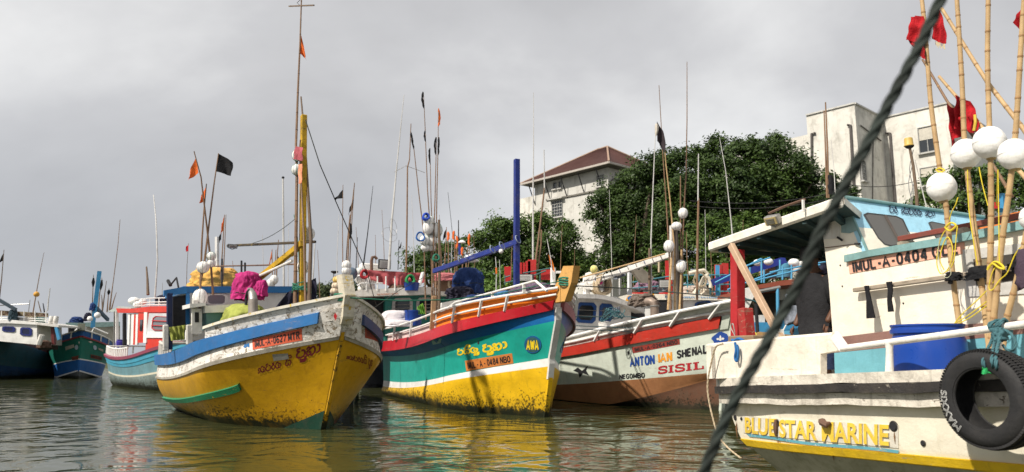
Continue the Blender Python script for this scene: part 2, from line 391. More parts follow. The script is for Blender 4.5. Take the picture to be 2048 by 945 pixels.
SF = {  # plain sign-writer's capitals as strokes; box .62 wide, 1 high
 'A': [[(0,0),(.31,1),(.62,0)],[(.12,.33),(.50,.33)]], 'B': ['c',[(.34,.52),(.56,.60),(.57,.86),(.36,.96),(.07,.96)],'c',[(.07,.52),(.36,.52),(.62,.40),(.58,.08),(.34,.04),(.07,.04)],[(.07,0),(.07,1)]],
 'C': ['c',[(.58,.75),(.48,.94),(.20,.94),(.06,.66),(.06,.34),(.20,.06),(.48,.06),(.58,.25)]], 'E': [[(.07,0),(.07,1)],[(.07,.93),(.56,.93)],[(.07,.52),(.50,.52)],[(.07,.07),(.56,.07)]],
 'F': [[(.07,0),(.07,1)],[(.07,.93),(.56,.93)],[(.07,.52),(.50,.52)]],
 'G': ['c',[(.58,.75),(.46,.94),(.20,.94),(.06,.66),(.06,.34),(.20,.06),(.44,.06),(.56,.22)],[(.56,0),(.56,.46)],[(.34,.44),(.60,.44)]], 'H': [[(.07,0),(.07,1)],[(.55,0),(.55,1)],[(.07,.5),(.55,.5)]], 'I': [[(.10,0),(.10,1)]],
 'L': [[(.07,0),(.07,1)],[(.07,.07),(.54,.07)]], 'M': [[(.07,0),(.07,1)],[(.07,.97),(.36,.15)],[(.36,.15),(.65,.97)],[(.65,0),(.65,1)]], 'N': [[(.07,0),(.07,1)],[(.07,.97),(.56,.03)],[(.56,0),(.56,1)]],
 'O': ['c',[(.31,.95),(.12,.86),(.05,.5),(.12,.14),(.31,.05),(.50,.14),(.57,.5),(.50,.86),(.31,.95),(.2,.93)]], 'R': ['c',[(.07,.95),(.36,.95),(.57,.84),(.55,.60),(.34,.50),(.07,.50)],[(.07,0),(.07,1)],[(.30,.50),(.58,0)]],
 'S': ['c',[(.56,.76),(.46,.94),(.18,.94),(.07,.74),(.18,.58),(.44,.46),(.57,.28),(.44,.06),(.16,.06),(.05,.25)]], 'T': [[(.31,0),(.31,1)],[(.02,.93),(.60,.93)]], 'U': ['c',[(.07,1),(.07,.34),(.14,.10),(.31,.05),(.48,.10),(.55,.34),(.55,1)]],
 'W': [[(.02,1),(.20,.03)],[(.20,.03),(.38,.9)],[(.38,.9),(.56,.03)],[(.56,.03),(.74,1)]], '0': ['c',[(.29,.95),(.12,.85),(.06,.5),(.12,.15),(.29,.05),(.46,.15),(.52,.5),(.46,.85),(.29,.95),(.2,.93)]], '1': [[(.30,0),(.30,1)],[(.10,.78),(.30,.96)]],
 '2': ['c',[(.08,.72),(.16,.92),(.40,.94),(.52,.74),(.46,.52),(.10,.10)],[(.06,.07),(.54,.07)]], '3': ['c',[(.08,.80),(.28,.96),(.50,.80),(.44,.58),(.26,.53)],'c',[(.26,.53),(.48,.46),(.53,.20),(.28,.04),(.06,.18)]], '4': [[(.42,0),(.42,1)],[(.42,.97),(.05,.30)],[(.03,.27),(.56,.27)]],
 '6': ['c',[(.48,.88),(.32,.95),(.13,.78),(.06,.38),(.16,.08),(.36,.05),(.51,.20),(.50,.42),(.34,.55),(.12,.44)]], '7': [[(.05,.93),(.54,.93)],[(.54,.93),(.22,0)]], '8': ['c',[(.29,.52),(.12,.64),(.12,.86),(.29,.95),(.46,.86),(.46,.64),(.29,.52),(.10,.38),(.10,.14),(.29,.05),(.48,.14),(.48,.38),(.29,.52)]], '-': [[(.06,.42),(.34,.42)]], '.': [[(.08,.40),(.20,.40)]], ' ': []}
def text2d(s, bold=.0, space=1.):
    """sign-writer lettering built from strokes, each a hair above the one before"""
    w = .17+bold*1.6; vs = []; fs = []; x = 0.; k = 0
    for ch in s:
        g = SF[ch]; c = False; mx_ = .1
        for st in g:
            if st == 'c': c = True; continue
            v, f = stroke2d(smooth(st, 3) if c else st, w); c = False; b = len(vs); k += 1
            vs += [(p[0]+x, p[1], k % 6*.0004) for p in v]; fs += [tuple(i+b for i in q) for q in f]; mx_ = max([mx_]+[p[0] for p in st])
        x += (.30 if ch == ' ' else mx_+.21)*space
    return norm2d(vs, fs)
# ------------------------------------------------------------------ hulls
class Hull:
    """g: bow x, bow y, heading of the aft direction, length, where full beam is reached, aft taper.
       lines from the keel up: (stem rake, half beam, z at bow, z amidships, z at stern, fullness)"""
    def __init__(s, g, lines, hollow=.05, q=False):
        s.q = q
        s.ox, s.oy, s.th, s.L, s.sm, s.ta = g; s.l = lines; s.n = len(lines); s.hollow = hollow
        s.a = V((math.cos(s.th), math.sin(s.th), 0)); n = V((-math.sin(s.th), math.cos(s.th), 0)); s.nrm = -n if n[1] > 0 else n
        s.o = V((s.ox, s.oy, 0))
    def lp(s, k, t):
        x0, B, zb, zm, zs, p = s.l[k]
        a = min(max(t/s.sm, 0), 1); f = 1-(1-a)**p; b = min(max((t-s.sm)/(1-s.sm), 0), 1); f *= 1-s.ta*b**2.5
        x = x0+t*(s.L-x0); y = .06+B*f; z = zs+(zb-zs)*max(1-t, 0)**zm if s.q else zb*(2*(t-.5)*(t-1))+zm*(-4*t*(t-1))+zs*(2*t*(t-.5))
        if k >= 2: z = max(z, .012*k)
        return np.array([x, y, z])
    def loc(s, t, v):
        k = int(min(max(math.floor(v), 0), s.n-2)); f = v-k
        a = s.lp(k, t); b = s.lp(k+1, t); p = a*(1-f)+b*f
        if k == 1: p[1] += (math.sin(math.pi*min(max(f, 0), 1)))*s.hollow*(-1+3*min(t*2, 1))*min(t*6, 1)
        return p
    def world(s, p, side=1): return s.o+s.a*p[0]+s.nrm*p[1]*side+V((0, 0, p[2]))
    def pt(s, t, v, side=1, off=0.):
        p = s.loc(t, v)
        if off:
            e = 1e-3; du = s.loc(min(t+e, 1), v)-s.loc(max(t-e, 0), v); dv = s.loc(t, v+e)-s.loc(t, v-e)
            n = np.cross(du, dv); n /= np.linalg.norm(n)+1e-9
            if n[1] < 0: n = -n
            p = p+n*off
        return s.world(p, side)
    def find(s, px, py, side=1):
        best = None
        for t0 in (.05, .2, .4, .6, .85):
            for v0 in (1.5, s.n-2.):
                x = np.array([t0, v0])
                for _ in range(25):
                    q = proj(s.pt(x[0], x[1], side)); r = q-(px, py)
                    if np.abs(r).max() < .02: break
                    J = np.column_stack([(proj(s.pt(x[0]+1e-4, x[1], side))-q)/1e-4, (proj(s.pt(x[0], x[1]+1e-4, side))-q)/1e-4])
                    try: d = np.linalg.solve(J, r)
                    except Exception: break
                    x = x-np.clip(d, -.25, .25); x[0] = min(max(x[0], -.02), 1.0); x[1] = min(max(x[1], .2), s.n-.6)
                e = np.abs(proj(s.pt(x[0], x[1], side))-(px, py)).max()
                if best is None or e < best[0]-1e-3: best = (e, x.copy())
        if best[0] > 3: print('find miss', px, py, round(float(best[0]), 1))
        return best[1]
    def quad(s, corners, side=1, off=.006):
        """corners TL,TR,BR,BL as seen -> function (u,v) on the hull skin"""
        c = [s.find(x, y, side) for x, y in corners]
        def fn(u, v, d=0.):
            q = (c[3]*(1-u)+c[2]*u)*(1-v)+(c[0]*(1-u)+c[1]*u)*v
            return s.pt(q[0], q[1], side, off+d)
        return fn
    def on(s, px, py, off=0.):          # sight line meets the vertical plane `off` metres from the keel line, towards the visible side
        return onplane(px, py, s.o+s.nrm*off, s.nrm)
    def cross(s, px, py, x):            # ... meets the plane across the hull, x metres aft of the stem
        return onplane(px, py, s.o+s.a*x, s.a)
    def root(s, label, group='fishing boats moored in the harbour'):
        s.r = thing('fishing_boat', s.o, label, 'fishing boat', group, yaw=s.th); s.r.rotation_euler = (0, 0, s.th); return s.r
    def skin(s, mats, tmax=1., ns=64):
        """mats: one per band; every band a lofted strip of one continuous hull mesh"""
        m = MB(); ts = [(i/ns)**1.25 for i in range(ns+1)]; sub = 5; nb = len(mats)
        for side in (1, -1):
            vs = []; cols = nb*sub+1
            for t in ts:
                for k in range(cols): vs.append(s.world(s.loc(t, k/sub), side))
            fs = []; mi = []
            for i in range(ns):
                for k in range(cols-1):
                    q = (i*cols+k, (i+1)*cols+k, (i+1)*cols+k+1, i*cols+k+1); fs.append(q if side > 0 else q[::-1]); mi.append(k//sub)
            b = m.n; m.v += [tuple(x) for x in vs]; m.n += len(vs)
            for f, i_ in zip(fs, mi): m.f.append(tuple(j+b for j in f)); m.m.append(i_)
        # stem face and transom
        cols = nb*sub+1
        for t, fl in ((0., 1), (1., -1)):
            a = [s.world(s.loc(t, k/sub), 1) for k in range(cols)]; b_ = [s.world(s.loc(t, k/sub), -1) for k in range(cols)]
            m.add(a+b_, [(k, k+1, cols+k+1, cols+k)[::fl] for k in range(cols-1)], 1)
            for j in range(cols-1): m.m[-(cols-1)+j] = j//sub
        return m.build('hull', mats, s.r, smooth=True, fix=False)
    def deck(s, v, mat, drop=0.):
        m = MB(); n = 30
        a = [s.pt(.02+.97*i/n, v, 1)-V((0, 0, drop)) for i in range(n+1)]; b = [s.pt(.02+.97*i/n, v, -1)-V((0, 0, drop)) for i in range(n+1)]
        m.add(a+b, [(i, i+1, n+2+i, n+1+i) for i in range(n)]); return m.build('deck', mat, s.r)
    def rail(s, name, v0, v1, out, mat, t0=0., t1=1., sides=(1, -1), n=40, inn=-.02, objs=None):
        """a proud timber running along the hull between two heights"""
        for sd_ in sides:
            m = MB()
            def ring(t): return [s.pt(t, v0, sd_, inn), s.pt(t, v0, sd_, out), s.pt(t, v1, sd_, out), s.pt(t, v1, sd_, inn)]
            vs = []
            for i in range(n+1): vs += ring(t0+(t1-t0)*i/n)
            fs = [(i*4+k, i*4+(k+1) % 4, (i+1)*4+(k+1) % 4, (i+1)*4+k) for i in range(n) for k in range(4)]+[(0, 1, 2, 3), (n*4+3, n*4+2, n*4+1, n*4)]
            m.add(vs, fs); m.build(name, mat, s.r, smooth=True)
    def pipe(s, name, v, r, mat, t0=0., t1=1., sides=(1, -1), dz=0., off=0., n=36, seg=8):
        for sd_ in sides:
            MB().tube([s.pt(t0+(t1-t0)*i/n, v, sd_, off)+V((0, 0, dz)) for i in range(n+1)], r, seg).build(name, mat, s.r, smooth=True)
    def posts(s, name, ts, v0, v1, w, mat, sides=(1, -1), off=0.):
        for sd_ in sides:
            for t in ts:
                MB().beam(s.pt(t, v0, sd_, off), s.pt(t, v1, sd_, off), w, w*.8, up=s.a, bev=.008).build(name, mat, s.r)
    def plate(s, name, corners, mat, txt, tmat, side=1, bold=.02, sc=(.055, .15, .96, .85), label=None, nu=14, off=.008):
        q = s.quad(corners, side, off)
        pl = MB().slab(lambda u, v, d: q(u, v, d), nu, 3, -.01).build(name, mat, s.r); tag(pl, label)
        s.letters(txt, q, tmat, sc, pl, bold); return pl
    def letters(s, txt, q, mat, sc=(0, 0, 1, 1), parent=None, bold=.02, d=.004, name='lettering'):
        vs, fs = text2d(txt, bold) if isinstance(txt, str) else txt
        m = MB(); m.add([q(sc[0]+(sc[2]-sc[0])*p[0], sc[1]+(sc[3]-sc[1])*p[1], d+(p[2] if len(p) > 2 else 0)) for p in vs], fs)
        return m.build(name, mat, parent or s.r, fix=False)
def letters_on(fn, txt, mat, parent, bold=.02, name='lettering', sc=(0, 0, 1, 1), thick=0., d=.004):
    """lettering laid on any surface fn(u,v,depth)"""
    vs, fs = (font2d(txt, bold) if thick else text2d(txt, bold)) if isinstance(txt, str) else txt
    m = MB(); vs = [(p[0], p[1], p[2] if len(p) > 2 else 0.) for p in vs]; g = lambda x, y, z: fn(sc[0]+(sc[2]-sc[0])*x, sc[1]+(sc[3]-sc[1])*y, z)
    if thick:
        b = len(vs); m.add([g(x, y, thick) for x, y, _ in vs], fs)
        ed = {}
        for f in fs:
            for i in range(len(f)):
                e = (f[i], f[(i+1) % len(f)]); k = (min(e), max(e)); ed[k] = ed.get(k, 0)+1
        es = [k for k, c in ed.items() if c == 1]
        m.add([g(x, y, thick) for x, y, _ in vs]+[g(x, y, 0) for x, y, _ in vs], [(i, j, j+b, i+b) for i, j in es], 1)
    else: m.add([g(x, y, d+z) for x, y, z in vs], fs)
    return m.build(name, mat, parent, fix=False)
def planequad(TL, TR, BR, BL, nrm):
    TL, TR, BR, BL = map(V, (TL, TR, BR, BL)); nrm = unit(nrm)
    return lambda u, v, d=0.: (BL*(1-u)+BR*u)*(1-v)+(TL*(1-u)+TR*u)*v+nrm*d

# ------------------------------------------------------------------ things kept on the boats
def sdir(dx, dy): return unit(V((dx, .25*abs(dx), -dy)))
def flagcloth(top, bot, tip_dir, w, kind='tri', sag=.25, name='flag', mat=None, parent=None, seed=0, th=.006, n=10):
    """a hanging flag between two points of its pole, fly end towards tip_dir"""
    top, bot = V(top), V(bot); d = unit(tip_dir); rnd = random.Random(seed); ph = rnd.random()*6; side = unit(np.cross(d, V((0, 0, 1))))
    H_ = np.linalg.norm(top-bot)
    def fn(u, v, dep):
        k = 1-(.82*u if kind == 'tri' else .25*u)
        vv = .5+(v-.5)*k if kind != 'tri' else (v*k+(.25*u))
        p = bot+(top-bot)*vv+d*w*u*(1-.05*math.sin(5*v+ph))
        p = p+V((0, 0, -sag*w*u*u))+side*(.14*w*math.sin(5.2*u+ph+2.6*v)*(.25+u)+.05*w*math.sin(13*u+4*v+ph)*u)
        p = p+side*dep; return p
    return MB().slab(fn, n, n, th).build(name, mat, parent, smooth=True)
def bent(a, b, n=6, wob=.015, seed=0, sagv=None):
    a, b = V(a), V(b); rnd = random.Random(seed); L_ = np.linalg.norm(b-a); out = []
    o1, o2 = rnd.uniform(-1, 1), rnd.uniform(-1, 1)
    for i in range(n+1):
        t = i/n; w_ = math.sin(math.pi*t)*wob*L_
        k = V((o1*w_, o2*w_, 0))+(V(sagv)*4*t*(1-t) if sagv is not None else 0)+V((rnd.uniform(-1, 1), rnd.uniform(-1, 1), 0))*wob*.12*L_*(0 < i < n)
        out.append(a+(b-a)*t+k)
    return out
def pole_thing(pts, r0, r1, mat, label, name='marker_pole', cat='pole', group='poles standing on the boats', seg=7, knots=0):
    pts = [V(p) for p in pts]; t = thing(name, pts[0], label, cat, group); n = len(pts)
    m = MB().tube(pts, [r0+(r1-r0)*i/(n-1) for i in range(n)], seg); m.build('pole', mat, t, smooth=True)
    if knots:
        kb = MB(); Ltot = sum(np.linalg.norm(pts[i+1]-pts[i]) for i in range(n-1)); acc = 0.; nxt = knots*.6; rnd = random.Random(int(pts[0][0]*991))
        for i in range(n-1):
            L_ = np.linalg.norm(pts[i+1]-pts[i]); d = (pts[i+1]-pts[i])/L_
            while nxt < acc+L_:
                p = pts[i]+d*(nxt-acc); rr = r0+(r1-r0)*nxt/Ltot
                kb.lathe(p, [(rr*.98, -.012), (rr*1.16, -.004), (rr*1.16, .004), (rr*.98, .012)], d, seg); nxt += knots*rnd.uniform(.8, 1.2)
            acc += L_
        kb.build('nodes', mats_knot(mat), t, smooth=True, kind='stuff')
    return t
def mats_knot(m): return BAMBK if m in (BAMB,) else BAMBKD
BAMBK = plain('bamboo_node', (.33, .19, .08), .6); BAMBKD = plain('bamboo_node_dark', (.09, .05, .03), .7)
def float_thing(c, r, label, sq=(1, 1, 1), mat=None, axis=(0, 0, 1), group='white floats tied to the poles', lash=True, cat='float', name='net_float'):
    t = thing(name, c, label, cat, group)
    MB().ball(c, r, sq, 20, 12, axis, jit=.02).build('shell', mat or FLOATM, t, smooth='full')
    if lash:
        m = MB(); ax = unit(axis); rr = r*1.01
        for k in range(4):
            a = unit(np.cross(ax, V((math.cos(k*.785+.3), math.sin(k*.785+.3), .01))))
            pts = [V(c)+ax*math.sin(g)*rr*sq[2]+unit(np.cross(a, ax))*math.cos(g)*rr*sq[0] for g in np.linspace(-math.pi, math.pi, 25)]
            m.tube(pts, .004+.012*r, 4, cap=False)
        m.build('lashing', ROPEG if random.random() < .2 else plain('grey_twine', (.3, .29, .27), .8), t)
    return t
def rope_thing(pts, r, mat, label, group=None, name='rope', seg=6, twist=False, cat='rope'):
    pts = [V(p) for p in pts]
    if not twist:
        return MB().tube(pts, r, seg).build(name, mat, None, smooth=True, label=label, cat=cat, group=group)
    t = thing(name, pts[0], label, cat, group); n = len(pts); fr = []; prev = None
    for i in range(n):
        d = unit(pts[min(i+1, n-1)]-pts[max(i-1, 0)]); a = np.cross(d, V((0, 0, 1))) if prev is None else prev-np.dot(prev, d)*d
        a = unit(a); prev = a; fr.append((a, np.cross(d, a)))
    acc = np.concatenate([[0], np.cumsum([np.linalg.norm(pts[i+1]-pts[i]) for i in range(n-1)])])
    for k in range(3):
        q = [pts[i]+r*.55*(math.cos(acc[i]/(r*twist)+k*2.094)*fr[i][0]+math.sin(acc[i]/(r*twist)+k*2.094)*fr[i][1]) for i in range(n)]
        MB().tube(q, r*.56, 7).build('strand', mat, t, smooth='full')
    return t
def coil_thing(c, R, r, mat, label, axis=(0, 1, 0), turns=4, group=None, cat='rope', name='rope_coil'):
    c = V(c); ax = unit(axis); a = np.cross(ax, V((0, 0, 1)))
    if np.linalg.norm(a) < .1: a = np.cross(ax, V((1, 0, 0)))
    a = unit(a); b = np.cross(ax, a); rnd = random.Random(int(abs(c[0])*100)); pts = []
    for i in range(turns*18+1):
        g = 2*math.pi*i/18; w = R*(1+.1*math.sin(g*.37+1)+.05*math.sin(3*g)); pts.append(c+w*(math.cos(g)*a*.92+math.sin(g)*b)+ax*(r*1.3*(i/18-turns/2)+.02*math.sin(g*.7)))
    return MB().tube(pts, r, 6).build(name, mat, None, smooth=True, label=label, cat=cat, group=group)
def bundle_mesh(c, sx, sy, sz, yaw=0., folds=9, seed=0, amp=.12, flat=.3, n=44, r=26, top=None):
    """a tarpaulin wrapped round gear: lumpy, with folds running down from the tie"""
    c = V(c); rnd = random.Random(seed); cy_, sy_ = math.cos(yaw), math.sin(yaw); ph = [rnd.random()*6.3 for _ in range(6)]
    m = MB()
    from mathutils import noise as nz_
    def fn(u, v):
        g = 2*math.pi*u; th = -math.pi/2*.5+(math.pi/2*1.5)*v
        ct = max(math.cos(th), 0.); rr = ct**.62 if th > 0 else 1+.05*math.sin(-th*1.5); dx, dy, dz = math.cos(g)*ct, math.sin(g)*ct, math.sin(th)
        q = Vector((dx*1.5+seed*3.1, dy*1.5, dz*1.5)); n1 = nz_.noise(q); n2 = nz_.noise(q*2.6); n3 = nz_.noise(q*6.)
        rid = 1-2*abs(math.sin(folds*.5*g+ph[0]+3.2*n1+1.2*n2)); lo = min(1., (1-v)*1.6)
        f = 1+amp*(1.3*n1+.6*n2+.2*n3+.85*rid*lo+.3*(1-2*abs(math.sin(folds*1.35*g+4*n2+ph[1]))))
        x = sx*rr*f*math.cos(g); y = sy*rr*f*math.sin(g); z = sz*math.sin(th)*(1+amp*(1.*n1+.7*n2+.15*n3+.3*rid*(1-v)))
        return c+V((x*cy_-y*sy_, x*sy_+y*cy_, z))
    return m.grid(fn, n*2, r)
def tarp_thing(c, s, mat, label, cat='tarpaulin', name='tarp_bundle', yaw=0., seed=0, folds=9, amp=.12, group=None, tie=None):
    t = thing(name, V(c)-V((0, 0, s[2]*.75)), label, cat, group)
    bundle_mesh(c, s[0], s[1], s[2], yaw, folds, seed, amp).build('cloth', mat, t, smooth='full')
    if tie is not None:
        m = MB(); n = 40; z = tie
        k = math.cos(math.asin(max(-.9, min(.9, z))))**.6*1.03
        m.tube([V(c)+V((s[0]*k*math.cos(2*math.pi*i/n)*math.cos(yaw)-s[1]*k*math.sin(2*math.pi*i/n)*math.sin(yaw), s[0]*k*math.cos(2*math.pi*i/n)*math.sin(yaw)+s[1]*k*math.sin(2*math.pi*i/n)*math.cos(yaw), z*s[2]+.02*math.sin(5*i))) for i in range(n+1)], .012, 5, cap=False)
        m.build('tie_rope', ROPEB, t)
    return t
def draped(TL, TR, BR, BL, mat, label, seed=0, amp=.05, th=.01, name='cloth', cat='cloth', n=24, group=None, nrm=None, folds=4, parent=None):
    TL, TR, BR, BL = map(V, (TL, TR, BR, BL)); nrm = unit(np.cross(TR-TL, BL-TL)) if nrm is None else unit(nrm); rnd = random.Random(seed); ph = [rnd.random()*6 for _ in range(5)]
    def fn(u, v, d):
        p = (BL*(1-u)+BR*u)*(1-v)+(TL*(1-u)+TR*u)*v
        return p+nrm*(amp*(math.sin(folds*6.28*u+ph[0]+1.5*v)*(.35+.65*(1-v))+.4*math.sin(7*u+9*v+ph[1])+.3*math.sin(21*u+ph[2]-4*v))+d)
    return MB().slab(fn, n, n//2, th).build(name, mat, parent, smooth=True, label=label, cat=cat, group=group)
def floodlight(c, dr, w, h, label, group=None):
    t = thing('floodlight', c, label, 'floodlight', group); d = unit(dr); s_ = unit(np.cross(d, V((0, 0, 1)))); u = np.cross(s_, d)
    m = MB().frame_box(c, s_*w, u*h, d*.08, bev=.01); m.build('housing', plain('lamp_housing', (.02, .02, .022), .5), t)
    MB().frame_box(V(c)+d*.045, s_*w*.82, u*h*.78, d*.012).build('lens', plain('lamp_lens', (.45, .45, .43), .3), t)
    for k in range(3): MB().frame_box(V(c)+d*.056+u*h*(k-1)*.2, s_*w*.6, u*.012, d*.006).build('guard_bar', STEEL, t)
    MB().tube([V(c)-u*h*.5-s_*w*.3, V(c)-u*h*.8, V(c)-u*h*.5+s_*w*.3], .012, 5).build('bracket', STEEL, t)
    return t
def window_part(fn, parent, rim, glass=None, w=.05, mull=1, proud=.03, nu=1):
    """window on a surface fn(u,v,d) given over 0..1: rounded rim, pane, glazing bar"""
    c = .16; ring = [(c, 0), (1-c, 0), (1, c), (1, 1-c), (1-c, 1), (c, 1), (0, 1-c), (0, c)]
    P0 = [fn(u, v, 0.) for u, v in ring]; cen = sum(P0)/8; sc = 1-w*2/max(np.linalg.norm(P0[0]-P0[1]), .2)
    def ins(u, v, d): return fn(.5+(u-.5)*sc, .5+(v-.5)*sc, d)
    m = MB(); a = [fn(u, v, proud) for u, v in ring]; b = [ins(u, v, proud) for u, v in ring]; c_ = [fn(u, v, -.01) for u, v in ring]; d = [ins(u, v, -.01) for u, v in ring]
    m.add(a+b+c_+d, [(i, (i+1) % 8, 8+(i+1) % 8, 8+i) for i in range(8)]+[(i, 16+i, 16+(i+1) % 8, (i+1) % 8) for i in range(8)]+[(8+i, 8+(i+1) % 8, 24+(i+1) % 8, 24+i) for i in range(8)])
    f = m.build('window', rim, parent)
    MB().add([ins(u, v, .008) for u, v in ring], [tuple(range(8))]).build('pane', glass or GLASS, f, fix=False)
    if mull:
        MB().slab(lambda u, v, d_: fn(.5+(u-.5)*.05, v*.9+.05, .02+d_), 1, 1, .015).build('glazing_bar', rim, f)
    return f
# ------------------------------------------------------------------ water and land
def water():
    me = bpy.data.meshes.new('water'); S_ = 2600.
    me.from_pydata([(-S_, -60, 0), (S_, -60, 0), (S_, 3200, 0), (-S_, 3200, 0)], [], [(0, 1, 2, 3)])
    o = bpy.data.objects.new('water', me); COL.objects.link(o); tag(o, kind='structure')
    m = bpy.data.materials.new('harbour_water'); m.use_nodes = True; nt = m.node_tree; N = nt.nodes; L = nt.links; bs = N['Principled BSDF']
    tc = N.new('ShaderNodeTexCoord')
    def nz(scale, vs, det, rg, dist=0., loc=(0, 0, 0)):
        mp = N.new('ShaderNodeMapping'); L.new(tc.outputs['Object'], mp.inputs[0]); mp.inputs['Scale'].default_value = vs; mp.inputs['Location'].default_value = loc
        n = N.new('ShaderNodeTexNoise'); L.new(mp.outputs[0], n.inputs['Vector']); n.inputs['Scale'].default_value = scale; n.inputs['Detail'].default_value = det
        n.inputs['Roughness'].default_value = rg; n.inputs['Distortion'].default_value = dist; return n.outputs[0]
    a = nz(.62, (.8, .9, 1), 2, .5, 1.8); b = nz(2.6, (.8, 1.0, 1), 2, .5, .9, (7, 3, 0)); c = nz(13., (.8, 1.3, 1), 2, .5, 0, (1, 9, 0))
    pt = nz(.16, (1, 1, 1), 2, .5, .4, (2.2, 1.4, 0))                    # wind patches: ruffled and calm water
    pr = N.new('ShaderNodeMapRange'); L.new(pt, pr.inputs[0]); pr.inputs[1].default_value = .42; pr.inputs[2].default_value = .6; pr.inputs[3].default_value = .35; pr.inputs[4].default_value = 1.15
    def ma(x, k, y=None):
        q = N.new('ShaderNodeMath'); q.operation = 'MULTIPLY_ADD' if y is not None else 'MULTIPLY'; L.new(x, q.inputs[0])
        if isinstance(k, float): q.inputs[1].default_value = k
        else: L.new(k, q.inputs[1])
        if y is not None: L.new(y, q.inputs[2])
        return q.outputs[0]
    s1 = ma(c, .022, ma(b, .13)); s1 = ma(s1, pr.outputs[0]); hgt = ma(a, .85, s1)
    bp = N.new('ShaderNodeBump'); L.new(hgt, bp.inputs['Height']); bp.inputs['Strength'].default_value = 1.; bp.inputs['Distance'].default_value = WAVE
    L.new(bp.outputs[0], bs.inputs['Normal'])
    mc = N.new('ShaderNodeMixRGB'); L.new(nz(.35, (1, 1, 1), 4, .6), mc.inputs[0]); mc.inputs[1].default_value = (.038, .043, .015, 1); mc.inputs[2].default_value = (.056, .060, .022, 1)
    L.new(mc.outputs[0], bs.inputs['Base Color']); bs.inputs['Roughness'].default_value = .04; bs.inputs['IOR'].default_value = 1.33
    me.materials.append(m)
WAVE = .075
water()
def land():
    # the quay and the ground behind it, seen only in the gaps between the boats
    m = MB(); poly = [(6, 50, -1), (100, 38, -1), (700, 60, -1), (900, 900, -1), (-80, 900, -1), (-70, 120, -1), (-22, 105, -1), (-6, 62, -1)]
    m.prism(poly, (0, 0, 2.1)); m.build('ground', paint('earth_and_scrub', (.09, .10, .05), (.2, .17, .12), .2, dirt=.5, rough=.9), None, kind='structure')
    # quay wall of concrete blocks
    t = thing('quay_wall', (50, 43, 0), 'grey concrete quay wall at the water behind the moored boats', 'wall')
    C_ = paint('quay_concrete', (.28, .27, .25), (.1, .09, .08), .2, dirt=.6, rough=.85)
    for i in range(28):
        x = 6+i*3.3; y = 50-(x-6)*12/94-.25
        MB().box((x+1.6, y-.2, .1), (3.25, .5, 2.4), yaw=-.127, bev=.03).build('concrete_block', C_, t)
land()

# ------------------------------------------------------------------ buildings
e1 = V((math.cos(math.radians(132)), math.sin(math.radians(132)), 0)); e2 = V((math.cos(math.radians(42)), math.sin(math.radians(42)), 0)); UP = V((0, 0, 1))
WALLC = paint('limewashed_wall', (.66, .64, .58), (.35, .33, .29), .1, dirt=.45, streak=.6, rough=.85, scale=.35, bump=.1)
WALLS = paint('grey_rendered_wall', (.54, .53, .50), (.3, .28, .24), .1, dirt=.5, streak=.6, rough=.85, scale=.35, bump=.1)
def wall_window(parent, q, n, pxc, w, h, kind='grille', frame=None, sill=True):
    """window set in the wall plane through q with normal n, centred on a sight line"""
    c = onplane(pxc[0], pxc[1], q, n); n = unit(n); s_ = unit(np.cross(n, UP))
    fr = frame or plain('window_frame_grey', (.30, .30, .29), .6)
    m = MB()
    for sx in (-1, 1): m.frame_box(c+s_*sx*w/2+n*.03, s_*.06, UP*(h+.06), n*.12)
    for sz in (-1, 1): m.frame_box(c+UP*sz*h/2+n*.03, s_*(w-.06), UP*.06, n*.12)
    f = m.build('window', fr, parent)
    MB().frame_box(c+n*.012, s_*(w-.09), UP*(h-.09), n*.01).build('pane', glassmat('far_glass', (.03, .035, .04), .15), f)
    if kind == 'grille':
        g = MB()
        for k in range(1, 4): g.frame_box(c+s_*w*(k/4-.5)+n*.05, s_*.03, UP*(h-.1), n*.03)
        for k in range(1, 5): g.frame_box(c+UP*h*(k/5-.5)+n*.065, s_*(w-.1), UP*.03, n*.03)
        g.build('grille', plain('grille_bars', (.55, .55, .52), .6), f)
    elif kind == 'shutter':
        MB().frame_box(c+UP*h*.22+n*.035, s_*(w-.1), UP*h*.46, n*.03).build('blind', plain('cream_blind', (.5, .47, .4), .7), f)
        MB().frame_box(c+n*.05-UP*h*.24, s_*.06, UP*h*.5, n*.04).build('mullion', fr, f)
    if sill: MB().frame_box(c-UP*(h/2+.09)+n*.1, s_*(w+.25), UP*.1, n*.3).build('sill', WALLS, parent)
    return f
def pipe_on(parent, q, n, pts, r=.07, mat=None, name='drain_pipe', off=.12):
    MB().tube([onplane(x, y, q, n)+unit(n)*off for x, y in pts], r, 6).build(name, mat or plain('old_drain_pipe', (.09, .08, .075), .7), parent)

